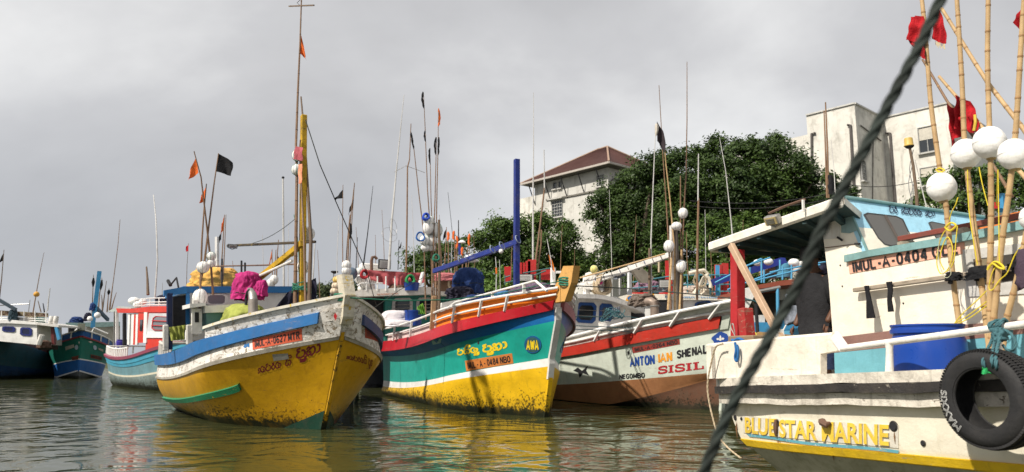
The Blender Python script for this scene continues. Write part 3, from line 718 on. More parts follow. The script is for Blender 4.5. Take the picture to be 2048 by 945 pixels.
def villa():
    zE = 20.; E = V((9.34, 69.19, zE)); W_ = 12.6; D_ = 13.
    t = thing('building', (9.3, 76, 1.1), 'tall white building with rusty red hipped roof between the trees', 'building')
    ins = 1.1; c0 = E+e1*ins+e2*ins; a = c0; b = c0+e1*(W_-2*ins); c = b+e2*(D_-2*ins); d = a+e2*(D_-2*ins)
    dn = V((0, 0, -(zE+.0)))
    MB().prism([a, b, c, d], dn+V((0, 0, 1.1))).build('wall', paint('weathered_grey_white_wall', (.56, .55, .51), (.32, .30, .26), .1, dirt=.45, streak=.6, rough=.85, scale=.35, bump=.1), t)
    n1 = -e2; n2 = -e1
    # soffit, fascia and hipped corrugated roof
    A, B, C_, D = E, E+e1*W_, E+e1*W_+e2*D_, E+e2*D_
    MB().prism([A+V((0,0,.02)), B+V((0,0,.02)), C_+V((0,0,.02)), D+V((0,0,.02))], (0, 0, .12)).build('soffit', plain('dark_soffit', (.10, .09, .08), .8), t)
    top = (A+B+C_+D)/4+V((0, 0, 3.9)); r1 = top-e2*.0+e1*.6; r2 = top-e1*.6
    ROOF = paint('rusted_roof_sheet', (.055, .020, .016), (.22, .14, .10), .22, dirt=.55, dirtcol=(.05, .02, .016), streak=.4, rough=.75, scale=.8, bump=.2)
    def roofface(p, q, r, s_):        # p,q eave; s_,r ridge; corrugated: ridges running up the slope
        nn = unit(np.cross(q-p, s_-p));  nn = nn if nn[2] > 0 else -nn
        k = max(24, int(np.linalg.norm(q-p)/.32)); m = MB()
        lo, hi = .14, 0
        m.grid(lambda u, v: (p*(1-u)+q*u)*(1-v)+(s_*(1-u)+r*u)*v+V((0, 0, .16))+nn*(.05 if round(u*k*2) % 2 else 0.), k*2, 6)
        return m.build('roof_slope', ROOF, t)
    roofface(A, B, r1, r2); roofface(D, A, r2, r2); roofface(C_, D, r2, r1); roofface(B, C_, r1, r1)
    RC = paint('ridge_cap', (.34, .23, .17), (.12, .05, .03), .3, dirt=.5, rough=.8, scale=1.)
    for p, q in ((A, r2), (D, r2), (B, r1), (C_, r1), (r1, r2)): MB().tube([p+V((0, 0, .2)), q+V((0, 0, .24))], .11, 6).build('ridge_cap', RC, t)
    GUT = plain('pale_gutter', (.42, .38, .34), .6)
    for p, q in ((A, B), (A, D)): MB().beam(p+V((0, 0, .1)), q+V((0, 0, .1)), .16, .2).build('gutter', GUT, t)
    q1 = a; q2 = a
    # string course, windows, struts
    for (p1, p2) in (((1093, 401), (1150, 391)), ((1150, 391), (1212, 378))):
        MB().beam(onplane(*p1, q1, n1)+n1*.05, onplane(*p2, q1, n1)+n1*.05, .16, .16).build('string_course', plain('stained_ledge', (.16, .15, .13), .8), t)
    wall_window(t, q1, n1, (1110, 372), .42, .7, 'plain'); wall_window(t, q1, n1, (1120.5, 370), .36, .7, 'plain')
    wall_window(t, q1, n1, (1201, 362), .85, 1.1); wall_window(t, q1, n1, (1201, 391), .8, .85)
    wall_window(t, q1, n1, (1115, 418), 1.5, 1.7); MB().beam(onplane(1101, 401.5, q1, n1)+n1*.25, onplane(1130, 396, q1, n1)+n1*.25, .5, .1).build('window_hood', WALLS, t)
    wall_window(t, q2, n2, (1235, 361), .7, 1.); wall_window(t, q2, n2, (1235, 392), .7, .85)
    pipe_on(t, q1, n1, [(1209, 372), (1209, 520)], .06); pipe_on(t, q2, n2, [(1230, 355), (1221, 362), (1220.5, 520)], .06)
    pipe_on(t, q1, n1, [(1198, 501), (1190, 503), (1187, 530), (1187, 560)], .1)
    for k in range(5):
        p = b+n1*.02-e1*(k*2.4+.1)+V((0, 0, -2.2)); MB().beam(p, p+n1*1.0+V((0, 0, 2.1)), .08, .08).build('eave_strut', DARK, t)
    # low wing behind the left end
    zt = 19.5; w0 = atz(1085, 388, zt); w1 = w0+e1*4.6
    MB().prism([w0, w1, w1+e2*8, w0+e2*8], (0, 0, -zt+1.1)).build('low_wing', WALLC, t)
villa()

def white_block():
    z = 21.; C1 = V((26.59, 55.07, z)); t = thing('building', (36, 62, 1.1), 'large pale concrete building with drain pipes behind the trees on the right', 'building')
    dn = V((0, 0, -z+1.1))
    A0 = C1+e1*3.9; A2 = C1+e2*5.3
    R0 = V((33.77, 55.01, z)); Mi = R0+e1*4.84+V((0, 0, 0)); R2 = R0+e2*16
    MB().prism([C1, C1+e2*9, C1+e2*9+e1*3.9, A0], dn).build('wall', WALLC, t)
    MB().prism([R0, R2, R2+e1*9.5, R0+e1*9.5], dn+V((0, 0, .0))).build('wall', WALLC, t)
    # parapet copings
    for p, q in ((C1, A0), (C1, C1+e2*9), (R0, R0+e1*4.8), (R0, R2)): MB().beam(p+V((0, 0, .06)), q+V((0, 0, .06)), .22, .12).build('coping', WALLS, t)
    # lower wing to the left
    zl = 20.3; L0 = atz(1622, 268, zl); MB().prism([L0, L0+e1*9, L0+e1*9+e2*9, L0+e2*9], (0, 0, -zl+1.1)).build('low_wing', WALLC, t)
    n1 = -e2; n2 = -e1
    qA = C1; qR = R0
    PIPE = plain('old_drain_pipe', (.09, .08, .075), .7)
    pipe_on(t, qA, n1, [(1632, 267), (1624.5, 268), (1626, 420)], .09, PIPE); pipe_on(t, qA, n1, [(1696, 251), (1702, 251), (1712, 420)], .1, PIPE)
    pipe_on(t, qR, n1, [(1772, 267), (1781, 267), (1793, 425)], .1, PIPE)
    nA = unit(np.cross(e2, UP)); nA = nA if np.dot(nA, -C1) > 0 else -nA
    pipe_on(t, C1, nA, [(1745, 280), (1744, 425)], .035, PIPE, 'cable', .05)
    wall_window(t, C1, nA, (1726, 342), .75, 1.6, 'grille')
    wall_window(t, qR, n1, (1855, 279), 1.25, 2.05, 'shutter'); wall_window(t, qR, n1, (1861, 352), 1.4, 1.4, 'shutter')
    wall_window(t, R0, nA, (1950, 285), 1.3, 1.5, 'plain'); wall_window(t, R0, nA, (1985, 320), 1.3, 1.5, 'plain')
    p = C1+nA*.08; MB().beam(p+e2*.6+V((0, 0, -1.6)), p+e2*4.4+V((0, 0, -2.1)), .06, .08).build('conduit', PIPE, t)
white_block()

# ------------------------------------------------------------------ trees
def quads_object(name, c, a, b, shade, mat, parent):
    n = len(c); v = np.empty((n, 4, 3)); v[:, 0] = c-a; v[:, 1] = c+b; v[:, 2] = c+a; v[:, 3] = c-b
    M = root_inv(parent); v = v.reshape(-1, 3) @ M[:3, :3].T+M[:3, 3]
    me = bpy.data.meshes.new(name); me.vertices.add(4*n); me.vertices.foreach_set('co', v.astype(np.float32).ravel())
    me.loops.add(4*n); me.loops.foreach_set('vertex_index', np.arange(4*n, dtype=np.int32))
    me.polygons.add(n); me.polygons.foreach_set('loop_start', np.arange(0, 4*n, 4, dtype=np.int32))
    at = me.attributes.new('shade', 'FLOAT', 'FACE'); at.data.foreach_set('value', shade.astype(np.float32))
    me.materials.append(mat); me.update(); me.validate()
    o = bpy.data.objects.new(name, me); COL.objects.link(o); o.parent = parent; return o
LEAFD = leafmat('leaf_dark', (.011, .027, .007), (.066, .115, .020)); LEAFM = leafmat('leaf_mid', (.018, .044, .011), (.10, .165, .028)); LEAFL = leafmat('leaf_light', (.05, .11, .02), (.17, .28, .05))
LEAFF = leafmat('leaf_far', (.025, .040, .018), (.075, .10, .035))
BARK = paint('bark', (.11, .085, .06), (.05, .04, .03), .3, dirt=.5, rough=.9)
def tree(label, lobes, Y, leaf, per, mat, seed, name='tree', base_z=1.1, clump=1.0, droop=.3, density=1., trunk=True, group='trees behind the boats', thick=.8):
    """lobes: (px,py,radius in px[,vertical squash]) crown masses at depth Y; built at their real distance and size"""
    rg = np.random.default_rng(seed); L_ = []
    for l in lobes:
        Yl = Y+(l[4] if len(l) > 4 else rg.uniform(-1.5, 1.5)); L_.append((P(l[0], l[1], Yl), l[2]/FPX*Yl, l[3] if len(l) > 3 else .85))
    cx = np.mean([l[0][0] for l in L_]); base = V((cx, Y+.5, base_z)); t = thing(name, base, label, 'tree' if name != 'shrub' else 'shrub', group)
    cen = []; A = []; B = []; sh = []
    for c, R, sq in L_:
        nc = max(10, int(14*density*(R/clump)**2))
        d = rg.normal(size=(nc, 3)); d /= np.linalg.norm(d, axis=1)[:, None]; d[:, 2] = np.where(d[:, 2] < -.45, -d[:, 2]*.6, d[:, 2])
        rr = R*np.where(rg.random(nc) < .13, rg.uniform(1.05, 1.24, nc), rg.uniform(.60, 1.03, nc))*(1+.16*np.sin(d[:, 0]*5+seed)*np.cos(d[:, 2]*4+seed))
        cc = c+d*rr[:, None]*np.array([1, thick, sq]); cs = rg.uniform(.28, .78, nc)*clump; csh = np.clip(rg.uniform(0, .5, nc)+rg.uniform(-.12, .22), 0, 1)
        for k in range(nc):
            m = int(per*rg.uniform(.7, 1.2)); p = rg.normal(size=(m, 3))*np.array([1, 1, .6])*cs[k]*.55; p[:, 2] -= droop*(p[:, 0]**2+p[:, 1]**2)/cs[k]
            nrm = rg.normal(size=(m, 3))*.65+d[k]*.6+np.array([-.25, -.2, .75]); nrm /= np.linalg.norm(nrm, axis=1)[:, None]
            x = rg.normal(size=(m, 3)); a = np.cross(nrm, x); a /= np.linalg.norm(a, axis=1)[:, None]; b = np.cross(nrm, a); s_ = leaf*rg.uniform(.6, 1.25, m)[:, None]
            cen.append(cc[k]+p); A.append(a*s_); B.append(b*s_*.48); sh.append(np.clip(csh[k]+rg.uniform(0, .45, m), 0, 1))
    o = quads_object('crown', np.concatenate(cen), np.concatenate(A), np.concatenate(B), np.concatenate(sh), mat, t); o['kind'] = 'stuff'
    if trunk:
        m = MB(); h = np.mean([l[0][2] for l in L_]); top = V((cx, Y, base_z+(h-base_z)*.55)); R0 = max(.12, .028*(max(l[0][2] for l in L_)))
        m.tube(bent(base-V((0, 0, .3)), top, 5, .04, seed), [R0*1.3, R0*1.05, R0, R0*.95, R0*.9, R0*.85], 8)
        tb = m.build('trunk', BARK, t, smooth=True)
        for i, (c, R, sq) in enumerate(L_[:10]):
            MB().tube(bent(top-V((0, 0, .2)), c, 5, .07, seed+i), np.linspace(R0*.6, R0*.12, 6), 6).build('limb', BARK, t, smooth=True)
    return t
tree('low dark tree far off behind the yellow and white boat mast', [(612, 590, 20), (640, 583, 22), (668, 586, 22), (690, 580, 24), (600, 600, 14), (655, 604, 22), (700, 602, 20), (578, 606, 12)], 125, .34, 46, LEAFF, 1, clump=2.0, density=1.1)
tree('dark feathery tree behind the pole cluster with blue boom', [(830, 520, 26), (862, 512, 30), (898, 500, 30), (850, 550, 34), (900, 545, 36), (815, 548, 18), (935, 560, 34)], 66, .14, 90, LEAFM, 2, clump=1.1)
tree('bushy green tree in front of the white tower beside the blue post', [(960, 490, 38), (1000, 462, 38), (1045, 470, 46), (1085, 455, 30), (1100, 500, 50), (1135, 480, 24), (1010, 520, 50), (1060, 545, 50), (1130, 540, 36), (950, 540, 40), (1150, 535, 40), (1100, 560, 50), (1170, 550, 30), (1030, 500, 60, .9, 2), (1150, 508, 14), (1130, 455, 12), (1078, 438, 14)], 56, .135, 100, LEAFM, 3, clump=1.1, density=1.1)
tree('broad dark tree leaning left over the white tower wall', [(1232, 405, 46), (1200, 410, 26), (1275, 370, 44), (1310, 345, 46), (1265, 440, 60), (1225, 455, 34), (1320, 410, 60), (1285, 490, 60), (1240, 500, 40), (1190, 432, 10), (1330, 320, 26), (1330, 470, 50), (1300, 420, 60, .9, 2), (1260, 520, 40), (1215, 530, 26), (1340, 370, 50, .9, 2)], 57, .135, 100, LEAFD, 4, clump=1.15, density=1.2)
tree('tallest dark dense tree in front of the pale concrete building', [(1380, 325, 44), (1430, 318, 42), (1490, 312, 44), (1545, 310, 42), (1590, 330, 40), (1625, 365, 26), (1400, 390, 62), (1470, 390, 66), (1545, 385, 62), (1600, 400, 46), (1360, 365, 40), (1345, 440, 50), (1565, 450, 50), (1640, 400, 18), (1432, 283, 12), (1550, 282, 16), (1470, 440, 60), (1540, 450, 60), (1400, 450, 56), (1620, 430, 34), (1600, 350, 30), (1515, 350, 50), (1350, 400, 50), (1450, 350, 50), (1560, 400, 60, .9, 2), (1440, 400, 60, .9, 2), (1500, 300, 30)], 54, .135, 100, LEAFD, 5, clump=1.15, density=1.15)
tree('feathery lighter green thicket below the tallest dark tree', [(1380, 500, 50), (1440, 470, 52), (1500, 480, 56), (1420, 540, 50), (1330, 530, 44), (1500, 540, 50), (1570, 520, 50), (1610, 470, 42), (1640, 440, 26), (1290, 555, 36), (1350, 560, 40), (1460, 560, 44), (1540, 560, 40), (1640, 500, 30), (1480, 500, 60, .9, 2), (1560, 480, 50)], 50, .12, 90, LEAFM, 6, clump=.8, density=.8, name='thicket')
tree('slim dark sapling against the pale concrete building', [(1662, 358, 14), (1672, 385, 24), (1690, 400, 22), (1655, 395, 18), (1706, 384, 10)], 46, .13, 46, LEAFD, 7, clump=.6)
tree('dark green tree behind the white float balls on the right', [(1925, 350, 26), (1895, 372, 26), (1960, 365, 30), (1850, 395, 24), (2000, 350, 34), (1900, 410, 34), (1960, 405, 40), (2020, 400, 44), (1828, 412, 10), (1870, 360, 10), (2050, 370, 40)], 40, .12, 64, LEAFM, 8, clump=.8)
tree('bright green leafy shrub under the blue boom', [(985, 560, 24), (1010, 555, 20), (965, 578, 20), (1000, 585, 26), (1030, 572, 16)], 38, .11, 46, LEAFL, 9, name='shrub', clump=.45, trunk=True)

for k, (a_, b_) in enumerate((((1380, 402), (1720, 372)), ((1380, 412), (1720, 384)), ((1700, 370), (1900, 336)))):
    A_, B_ = P(*a_, 42), P(*b_, 42); MB().tube([A_+(B_-A_)*i/10-V((0, 0, .5*(1-(i/5-1)**2))) for i in range(11)], .02, 4).build('overhead_wire', plain('wire_black', (.03, .03, .03), .6), None, label=['upper overhead wire sagging before the tallest dark tree', 'lower overhead wire sagging before the tallest dark tree', 'overhead wire crossing before the pale concrete building'][k], cat='wire')
# ------------------------------------------------------------------ shared boat builders
def panel(B, kind, q, pts, ext, name, mat, parent=None, **kw):
    """flat board of a boat: kind 'c' = across the hull q metres aft, 'l' = along it q metres off the keel line"""
    f = (lambda x, y: B.cross(x, y, q)) if kind == 'c' else (lambda x, y: B.on(x, y, q))
    e = B.a*ext if kind == 'c' else -B.nrm*ext
    return MB().prism([f(x, y) for x, y in pts], e).build(name, mat, parent or B.r, **kw)
def wfn(B, kind, q, TL, TR, BR, BL, out=.0):
    f = (lambda x, y: B.cross(x, y, q)) if kind == 'c' else (lambda x, y: B.on(x, y, q))
    n = -B.a if kind == 'c' else B.nrm
    a, b, c, d = f(*TL), f(*TR), f(*BR), f(*BL)
    return planequad(a+n*out, b+n*out, c+n*out, d+n*out, n)
def stemhead(B, v0, v1, mat, w=.16, d=.22, top=None, name='stem_post', extra=None):
    pts = [B.pt(0, v0+(v1-v0)*i/6, 1)*.5+B.pt(0, v0+(v1-v0)*i/6, -1)*.5 for i in range(7)]
    m = MB()
    for i in range(6): pass
    ring = []
    allp = pts+([top] if top is not None else [])
    for p in allp: ring += [p-B.a*.07+B.nrm*w/2, p-B.a*.07-B.nrm*w/2, p+B.a*(d-.07)-B.nrm*w/2, p+B.a*(d-.07)+B.nrm*w/2]
    n = len(allp)
    m.add(ring, [(i*4+k, i*4+(k+1) % 4, (i+1)*4+(k+1) % 4, (i+1)*4+k) for i in range(n-1) for k in range(4)]+[(3, 2, 1, 0), tuple((n-1)*4+k for k in range(4))])
    return m.build(name, mat, B.r)

U_ = (.5, .9, -.6, -.6, -.6, 1.4)
# =================================================================== 1: white and yellow boat
UQ = (.5, .9, -.6, 1., -.6, 1.4)
B1 = Hull((-4.407, 17.773, 2.183, 9.153, .39, .112), [UQ, (0, 1.537, 0, 1., 0, 1.506), (-.925, 2.28, 2.138, 2.652, 1.039, 2.45), (-1.19, 2.26, 2.574, 3.0, 1.42, 1.93), (-1.2, 2.309, 2.793, 2.742, 1.734, 1.86), (-1.26, 2.312, 3.048, 2.351, 1.906, 2.0)], hollow=.07, q=True)
def boat1():
    B = B1; r = B.root('white and yellow wooden fishing boat with blue rail, bow nearest on the left half')
    YH = paint('yellow_hull', (.56, .30, .004), (.18, .13, .05), .16, dirt=.34, dirtcol=(.26, .12, .01), streak=.5, rough=.33, wl=.30, bump=.18)
    WB = paint('flaking_white', (.74, .71, .66), (.24, .19, .13), .6, dirt=.8, dirtcol=(.25, .22, .17), streak=.35, rough=.6, bump=.7)
    BL = paint('blue_rail_paint', (.022, .145, .38), (.40, .34, .33), .2, dirt=.25, dirtcol=(.12, .11, .14), rough=.45, bump=.3)
    GR = paint('green_bottom_paint', (.008, .05, .03), (.1, .1, .05), .1, dirt=.5, rough=.6)
    h = B.skin([GR, YH, WB, WB], ns=70)
    B.deck(4., plain('grey_deck', (.25, .24, .22), .8), .25)
    # bulwark and its yellow capping, ending in a step aft
    tD = B.find(410, 656)[0]
    for sd_ in (1, -1):
        MB().slab(lambda u, v, d: B.pt(.0+tD*u, 4.+v, sd_, -d), 30, 3, .07).build('bulwark', WB, B.r, smooth=True)
        m = MB(); n = 30
        def ring(t): p = B.pt(t, 5., sd_); o = B.nrm*sd_; return [p-o*.13-V((0, 0, .03)), p+o*.06-V((0, 0, .03)), p+o*.06+V((0, 0, .035)), p-o*.13+V((0, 0, .035))]
        vs = []
        for i in range(n+1): vs += ring(tD*i/n)
        m.add(vs, [(i*4+k, i*4+(k+1) % 4, (i+1)*4+(k+1) % 4, (i+1)*4+k) for i in range(n) for k in range(4)]+[(0, 1, 2, 3), (n*4+3, n*4+2, n*4+1, n*4)])
        m.build('capping_rail', paint('yellow_white_cap', (.66, .62, .53), (.62, .42, .02), .45, dirt=.35, rough=.6, bump=.5), B.r, smooth=True)
    tb = B.find(638, 640)[0]; tb2 = B.find(722, 640, -1)[0]
    B.rail('rub_rail', 3.0, 4.02, .09, BL, tb, 1., (1,), n=44)
    PB = paint('purple_blue_paint', (.045, .07, .17), (.3, .2, .18), .15, dirt=.4, rough=.6, bump=.3)
    B.rail('rub_rail', 3.0, 4.02, .09, PB, tb2, 1., (-1,), n=44)
    B.rail('breast_plank', 2.05, 4.0, .05, WB, 0.0, tb-.004, (1,), n=14); B.rail('breast_plank', 2.05, 4.0, .05, WB, 0.0, tb2-.004, (-1,), n=14)
    B.rail('moulding', 1.97, 2.05, .03, paint('grimy_batten', (.42, .39, .33), (.1, .08, .05), .2, dirt=.6, rough=.7), 0., 1., n=44)
    # boot top wedge of dark green at the forefoot
    t1 = B.find(566, 853)[0]
    for sd_ in (1, -1):
        MB().grid(lambda u, v: B.pt(t1*u, 1.-.06+(.06+.21*(1-u))*v, sd_, .006), 16, 4, flip=sd_ < 0).build('boot_top', GR, B.r, fix=False)
    # raised green strake
    a_ = B.find(329, 796); b_ = B.find(480, 771); c_ = B.find(400, 795)
    def strake(u):
        t = a_*(1-u)**2+2*u*(1-u)*(2*c_-.5*a_-.5*b_)+b_*u*u; return t
    m = MB(); vs = []; n = 26; w = .035
    for i in range(n+1):
        t = strake(i/n); hw = .045*(1 if i < n else .5)
        vs += [B.pt(t[0], t[1]-hw, 1, -.01), B.pt(t[0], t[1]-hw, 1, .06), B.pt(t[0], t[1]+hw, 1, .06), B.pt(t[0], t[1]+hw, 1, -.01)]
    m.add(vs, [(i*4+k, i*4+(k+1) % 4, (i+1)*4+(k+1) % 4, (i+1)*4+k) for i in range(n) for k in range(4)]+[(0, 1, 2, 3), (n*4+3, n*4+2, n*4+1, n*4)])
    m.build('strake', paint('green_strake_paint', (.015, .20, .09), (.55, .38, .03), .30, dirt=.2, rough=.5), B.r, label='raised green strake with yellow scuffs')
    # old keel band up the stem
    m = MB(); seg = [B.pt(0, 1.17+i*.105, 1)*.5+B.pt(0, 1.17+i*.105, -1)*.5 for i in range(11)]
    vs = []
    for p in seg: vs += [p-B.a*.04+B.nrm*.03, p-B.a*.04-B.nrm*.03, p+B.a*.06-B.nrm*.07, p+B.a*.06+B.nrm*.07]
    m.add(vs, [(i*4+k, i*4+(k+1) % 4, (i+1)*4+(k+1) % 4, (i+1)*4+k) for i in range(10) for k in range(4)])
    m.build('stem_band', paint('worn_stem', (.55, .30, .01), (.02, .018, .012), .55, dirt=.6, dirtcol=(.05, .04, .02), rough=.7, bump=.6), B.r)
    SP = paint('stem_head_paint', (.58, .53, .42), (.55, .36, .02), .45, dirt=.5, rough=.7, bump=.8)
    top = B.on(692, 550, 0)
    stemhead(B, 2.6, 5.0, SP, .26, .34, top)
    # plates and painted names
    RP = paint('red_plate', (.58, .10, .045), (.35, .3, .25), .12, dirt=.3, rough=.5); RD = plain('dark_red_letters', (.16, .008, .012), .6); BK = plain('black_letters', (.012, .012, .015), .6)
    B.plate('number_plate', [(505, 680), (604, 657), (605, 681), (506, 700)], RP, 'IMUL-A-0627 MTR', BK, bold=.015)
    B.plate('number_plate', [(730, 655), (758, 668), (758, 687), (730, 676)], paint('dark_red_plate', (.32, .04, .025), (.2, .1, .08), .1, dirt=.3, rough=.6), 'IMUL-A-0627', RD, side=-1, nu=6)
    q = B.quad([(514, 720), (642, 690), (640, 720), (516, 752)], 1, .004)
    B.letters(sinhala(['e', 'da', 'pa', 'ra', 'da', ' ', 'sa', 'i'], .17), q, RD, (0, .1, .60, .82), bold=0)
    B.letters(sinhala(['pa', 'u', 'ta', 'aa'], .19), q, RD, (.66, .12, 1., 1.12), bold=0)
    q2 = B.quad([(693, 705), (746, 712), (742, 740), (691, 722)], -1, .004)
    B.letters(sinhala(['e', 'da', 'pa', 'ra', 'da', 'sa', 'i', ' ', 'pa', 'u', 'ta'], .16), q2, RD, (0, 0, 1, 1), bold=0)
    qp = B.quad([(545, 709), (576, 707), (578, 718), (548, 722)], 1, .007)
    MB().slab(qp, 5, 3, .008).build('putty_patch', paint('grey_putty', (.27, .26, .23), (.15, .12, .08), .3, dirt=.5, rough=.9), B.r)
    qa = B.quad([(486, 686), (499, 683), (499, 696), (487, 697)], 1, .004)
    arrow = norm2d([(0, .3), (.45, 1.), (.4, .62), (1, .75), (1, .15), (.6, .3), (.3, .1)], [(0, 1, 2, 3, 4, 5, 6)])
    B.letters(arrow, qa, BL, name='painted_mark')
    qd = B.quad([(669, 626), (676, 626), (676, 640), (669, 640)], 1, .06)
    B.letters(([(.5, 0), (1, .5), (.5, 1), (0, .5)], [(0, 1, 2, 3)]), qd, REDP, name='painted_mark')
    # stern: rope-like curved rail, posts
    GW = paint('grey_white_tube', (.55, .52, .47), (.2, .15, .1), .15, dirt=.4, rough=.6)
    ts_ = [.72, .77, .82, .87, .92, .96, .995]
    pts = [B.pt(t, 4.0, 1, -.05)+V((0, 0, .36+.05*math.sin(t*20))) for t in np.linspace(.70, 1., 14)]
    ends = [B.pt(1., 4., 1)*(1-u)+B.pt(1., 4., -1)*u+V((0, 0, .38)) for u in (.1, .5, .9)]
    MB().tube(pts+ends, .045, 8).build('stern_rail', GW, B.r, smooth=True)
    for t in ts_: MB().beam(B.pt(t, 4.0, 1, -.06)-V((0, 0, .05)), B.pt(t, 4.0, 1, -.06)+V((0, 0, .36)), .06, .06, bev=.01).build('rail_post', GW, B.r)
    for px, y0, y1, w in ((390, 600, 672, .14), (379, 650, 690, .16), (331, 650, 702, .13)):
        MB().beam(B.cross(px, y1, 4.7), B.cross(px, y0, 4.7), w, w, bev=.02).build('bollard', WHD if w < .15 else WHD, B.r)
boat1()
def boat1_cabin():
    B = B1; BLF = paint('bright_blue_fascia', (.02, .15, .38), (.4, .4, .4), .05, dirt=.15, rough=.4); DB = paint('dark_blue_post', (.006, .015, .06), dirt=.2, rough=.5)
    t = B.r; x = 5.3
    panel(B, 'c', x, [(366, 573), (600, 573), (600, 586), (366, 586)], 2.6, 'cabin_roof', BLF)
    panel(B, 'c', x-.02, [(328, 581), (374, 573), (374, 587), (328, 592)], .12, 'roof_edge', BLF)
    panel(B, 'c', x+.12, [(376, 586), (600, 586), (600, 680), (376, 680)], 2.2, 'cabin_wall', WH2)
    f = wfn(B, 'c', x+.1, (409, 588), (456, 588), (454, 611), (411, 611)); window_part(f, t, WH2, glassmat('sky_grey_glass', (.17, .18, .20), .2), .05, 0)  # light grey pane colour stands in for the sky seen through the window
    f = wfn(B, 'c', x+.1, (382, 592), (402, 592), (402, 610), (384, 610)); window_part(f, t, WH2, glassmat('sky_grey_glass', (.17, .18, .20), .2), .04, 0)
    for px, w, m, y1 in ((375.5, .10, BLF, 655), (339, .14, DB, 700)): MB().beam(B.cross(px, y1, x+.03), B.cross(px, 587, x+.03), w, w, bev=.01).build('canopy_post', m, t)
    panel(B, 'c', x-.9, [(410, 612), (482, 608), (482, 624), (410, 626)], .7, 'engine_box_roof', WH2)
    panel(B, 'c', x-.8, [(413, 624), (480, 622), (480, 660), (413, 660)], .55, 'engine_box', paint('teal_grey_paint', (.10, .22, .22), (.3, .3, .3), .08, dirt=.3, rough=.5))
    panel(B, 'c', x-1.0, [(380, 608), (412, 606), (412, 612), (380, 616)], 1.0, 'shelf', WH2)
    panel(B, 'c', x-.7, [(384, 618), (404, 618), (404, 668), (384, 668)], .1, 'hatch_door', WH)
    panel(B, 'c', x-.72, [(390, 625), (398, 625), (398, 645), (390, 645)], .02, 'hatch_slot', DARK)
    panel(B, 'c', x+.2, [(346, 594), (374, 590), (374, 660), (346, 665)], .05, 'dark_opening_panel', DARK)  # solid near-black board paints the dark gap behind the posts
    # mast, boom and spar
    YM = paint('yellow_mast', (.50, .30, .01), (.05, .04, .03), .42, dirt=.6, dirtcol=(.12, .08, .02), streak=.7, rough=.6)
    d = 2.55
    m0, m1 = B.on(604, 640, 0), B.on(607.5, 231, 0)
    MB().beam(m0, m1, .15, .15, up=B.a, bev=.012).build('mast', YM, t)
    MB().beam(B.on(580, 507, .08), B.on(515, 566, .5)+B.a*.6, .12, .16, bev=.01).build('boom', YM, t)
    MB().beam(B.on(605, 487, .05), B.on(580, 508, .08), .14, .17, bev=.01).build('boom', YM, t)
    MB().tube([B.on(592, 520, .2)+B.a*.3, B.on(508, 560, .6)+B.a*.9], .04, 8).build('white_pipe', WH, t, smooth=True)
    MB().beam(B.on(455, 492, .8), B.on(631, 484, -.5), .07, .07, bev=.01).build('spar', paint('spar_wood', (.06, .045, .03), (.5, .35, .02), .35, dirt=.5, rough=.8), t)
    MB().tube(bent(B.on(427, 533, .8), B.on(590, 529, 0), 5, .01), .025, 6).build('rail_pole', RUST, t, smooth=True)
    for px, y0, y1 in ((444, 518, 575), (483, 522, 560), (490, 526, 545)): MB().tube([B.on(px, y0, .6), B.on(px, y1, .6)], .03, 6).build('stanchion', DARK, t)
boat1_cabin()
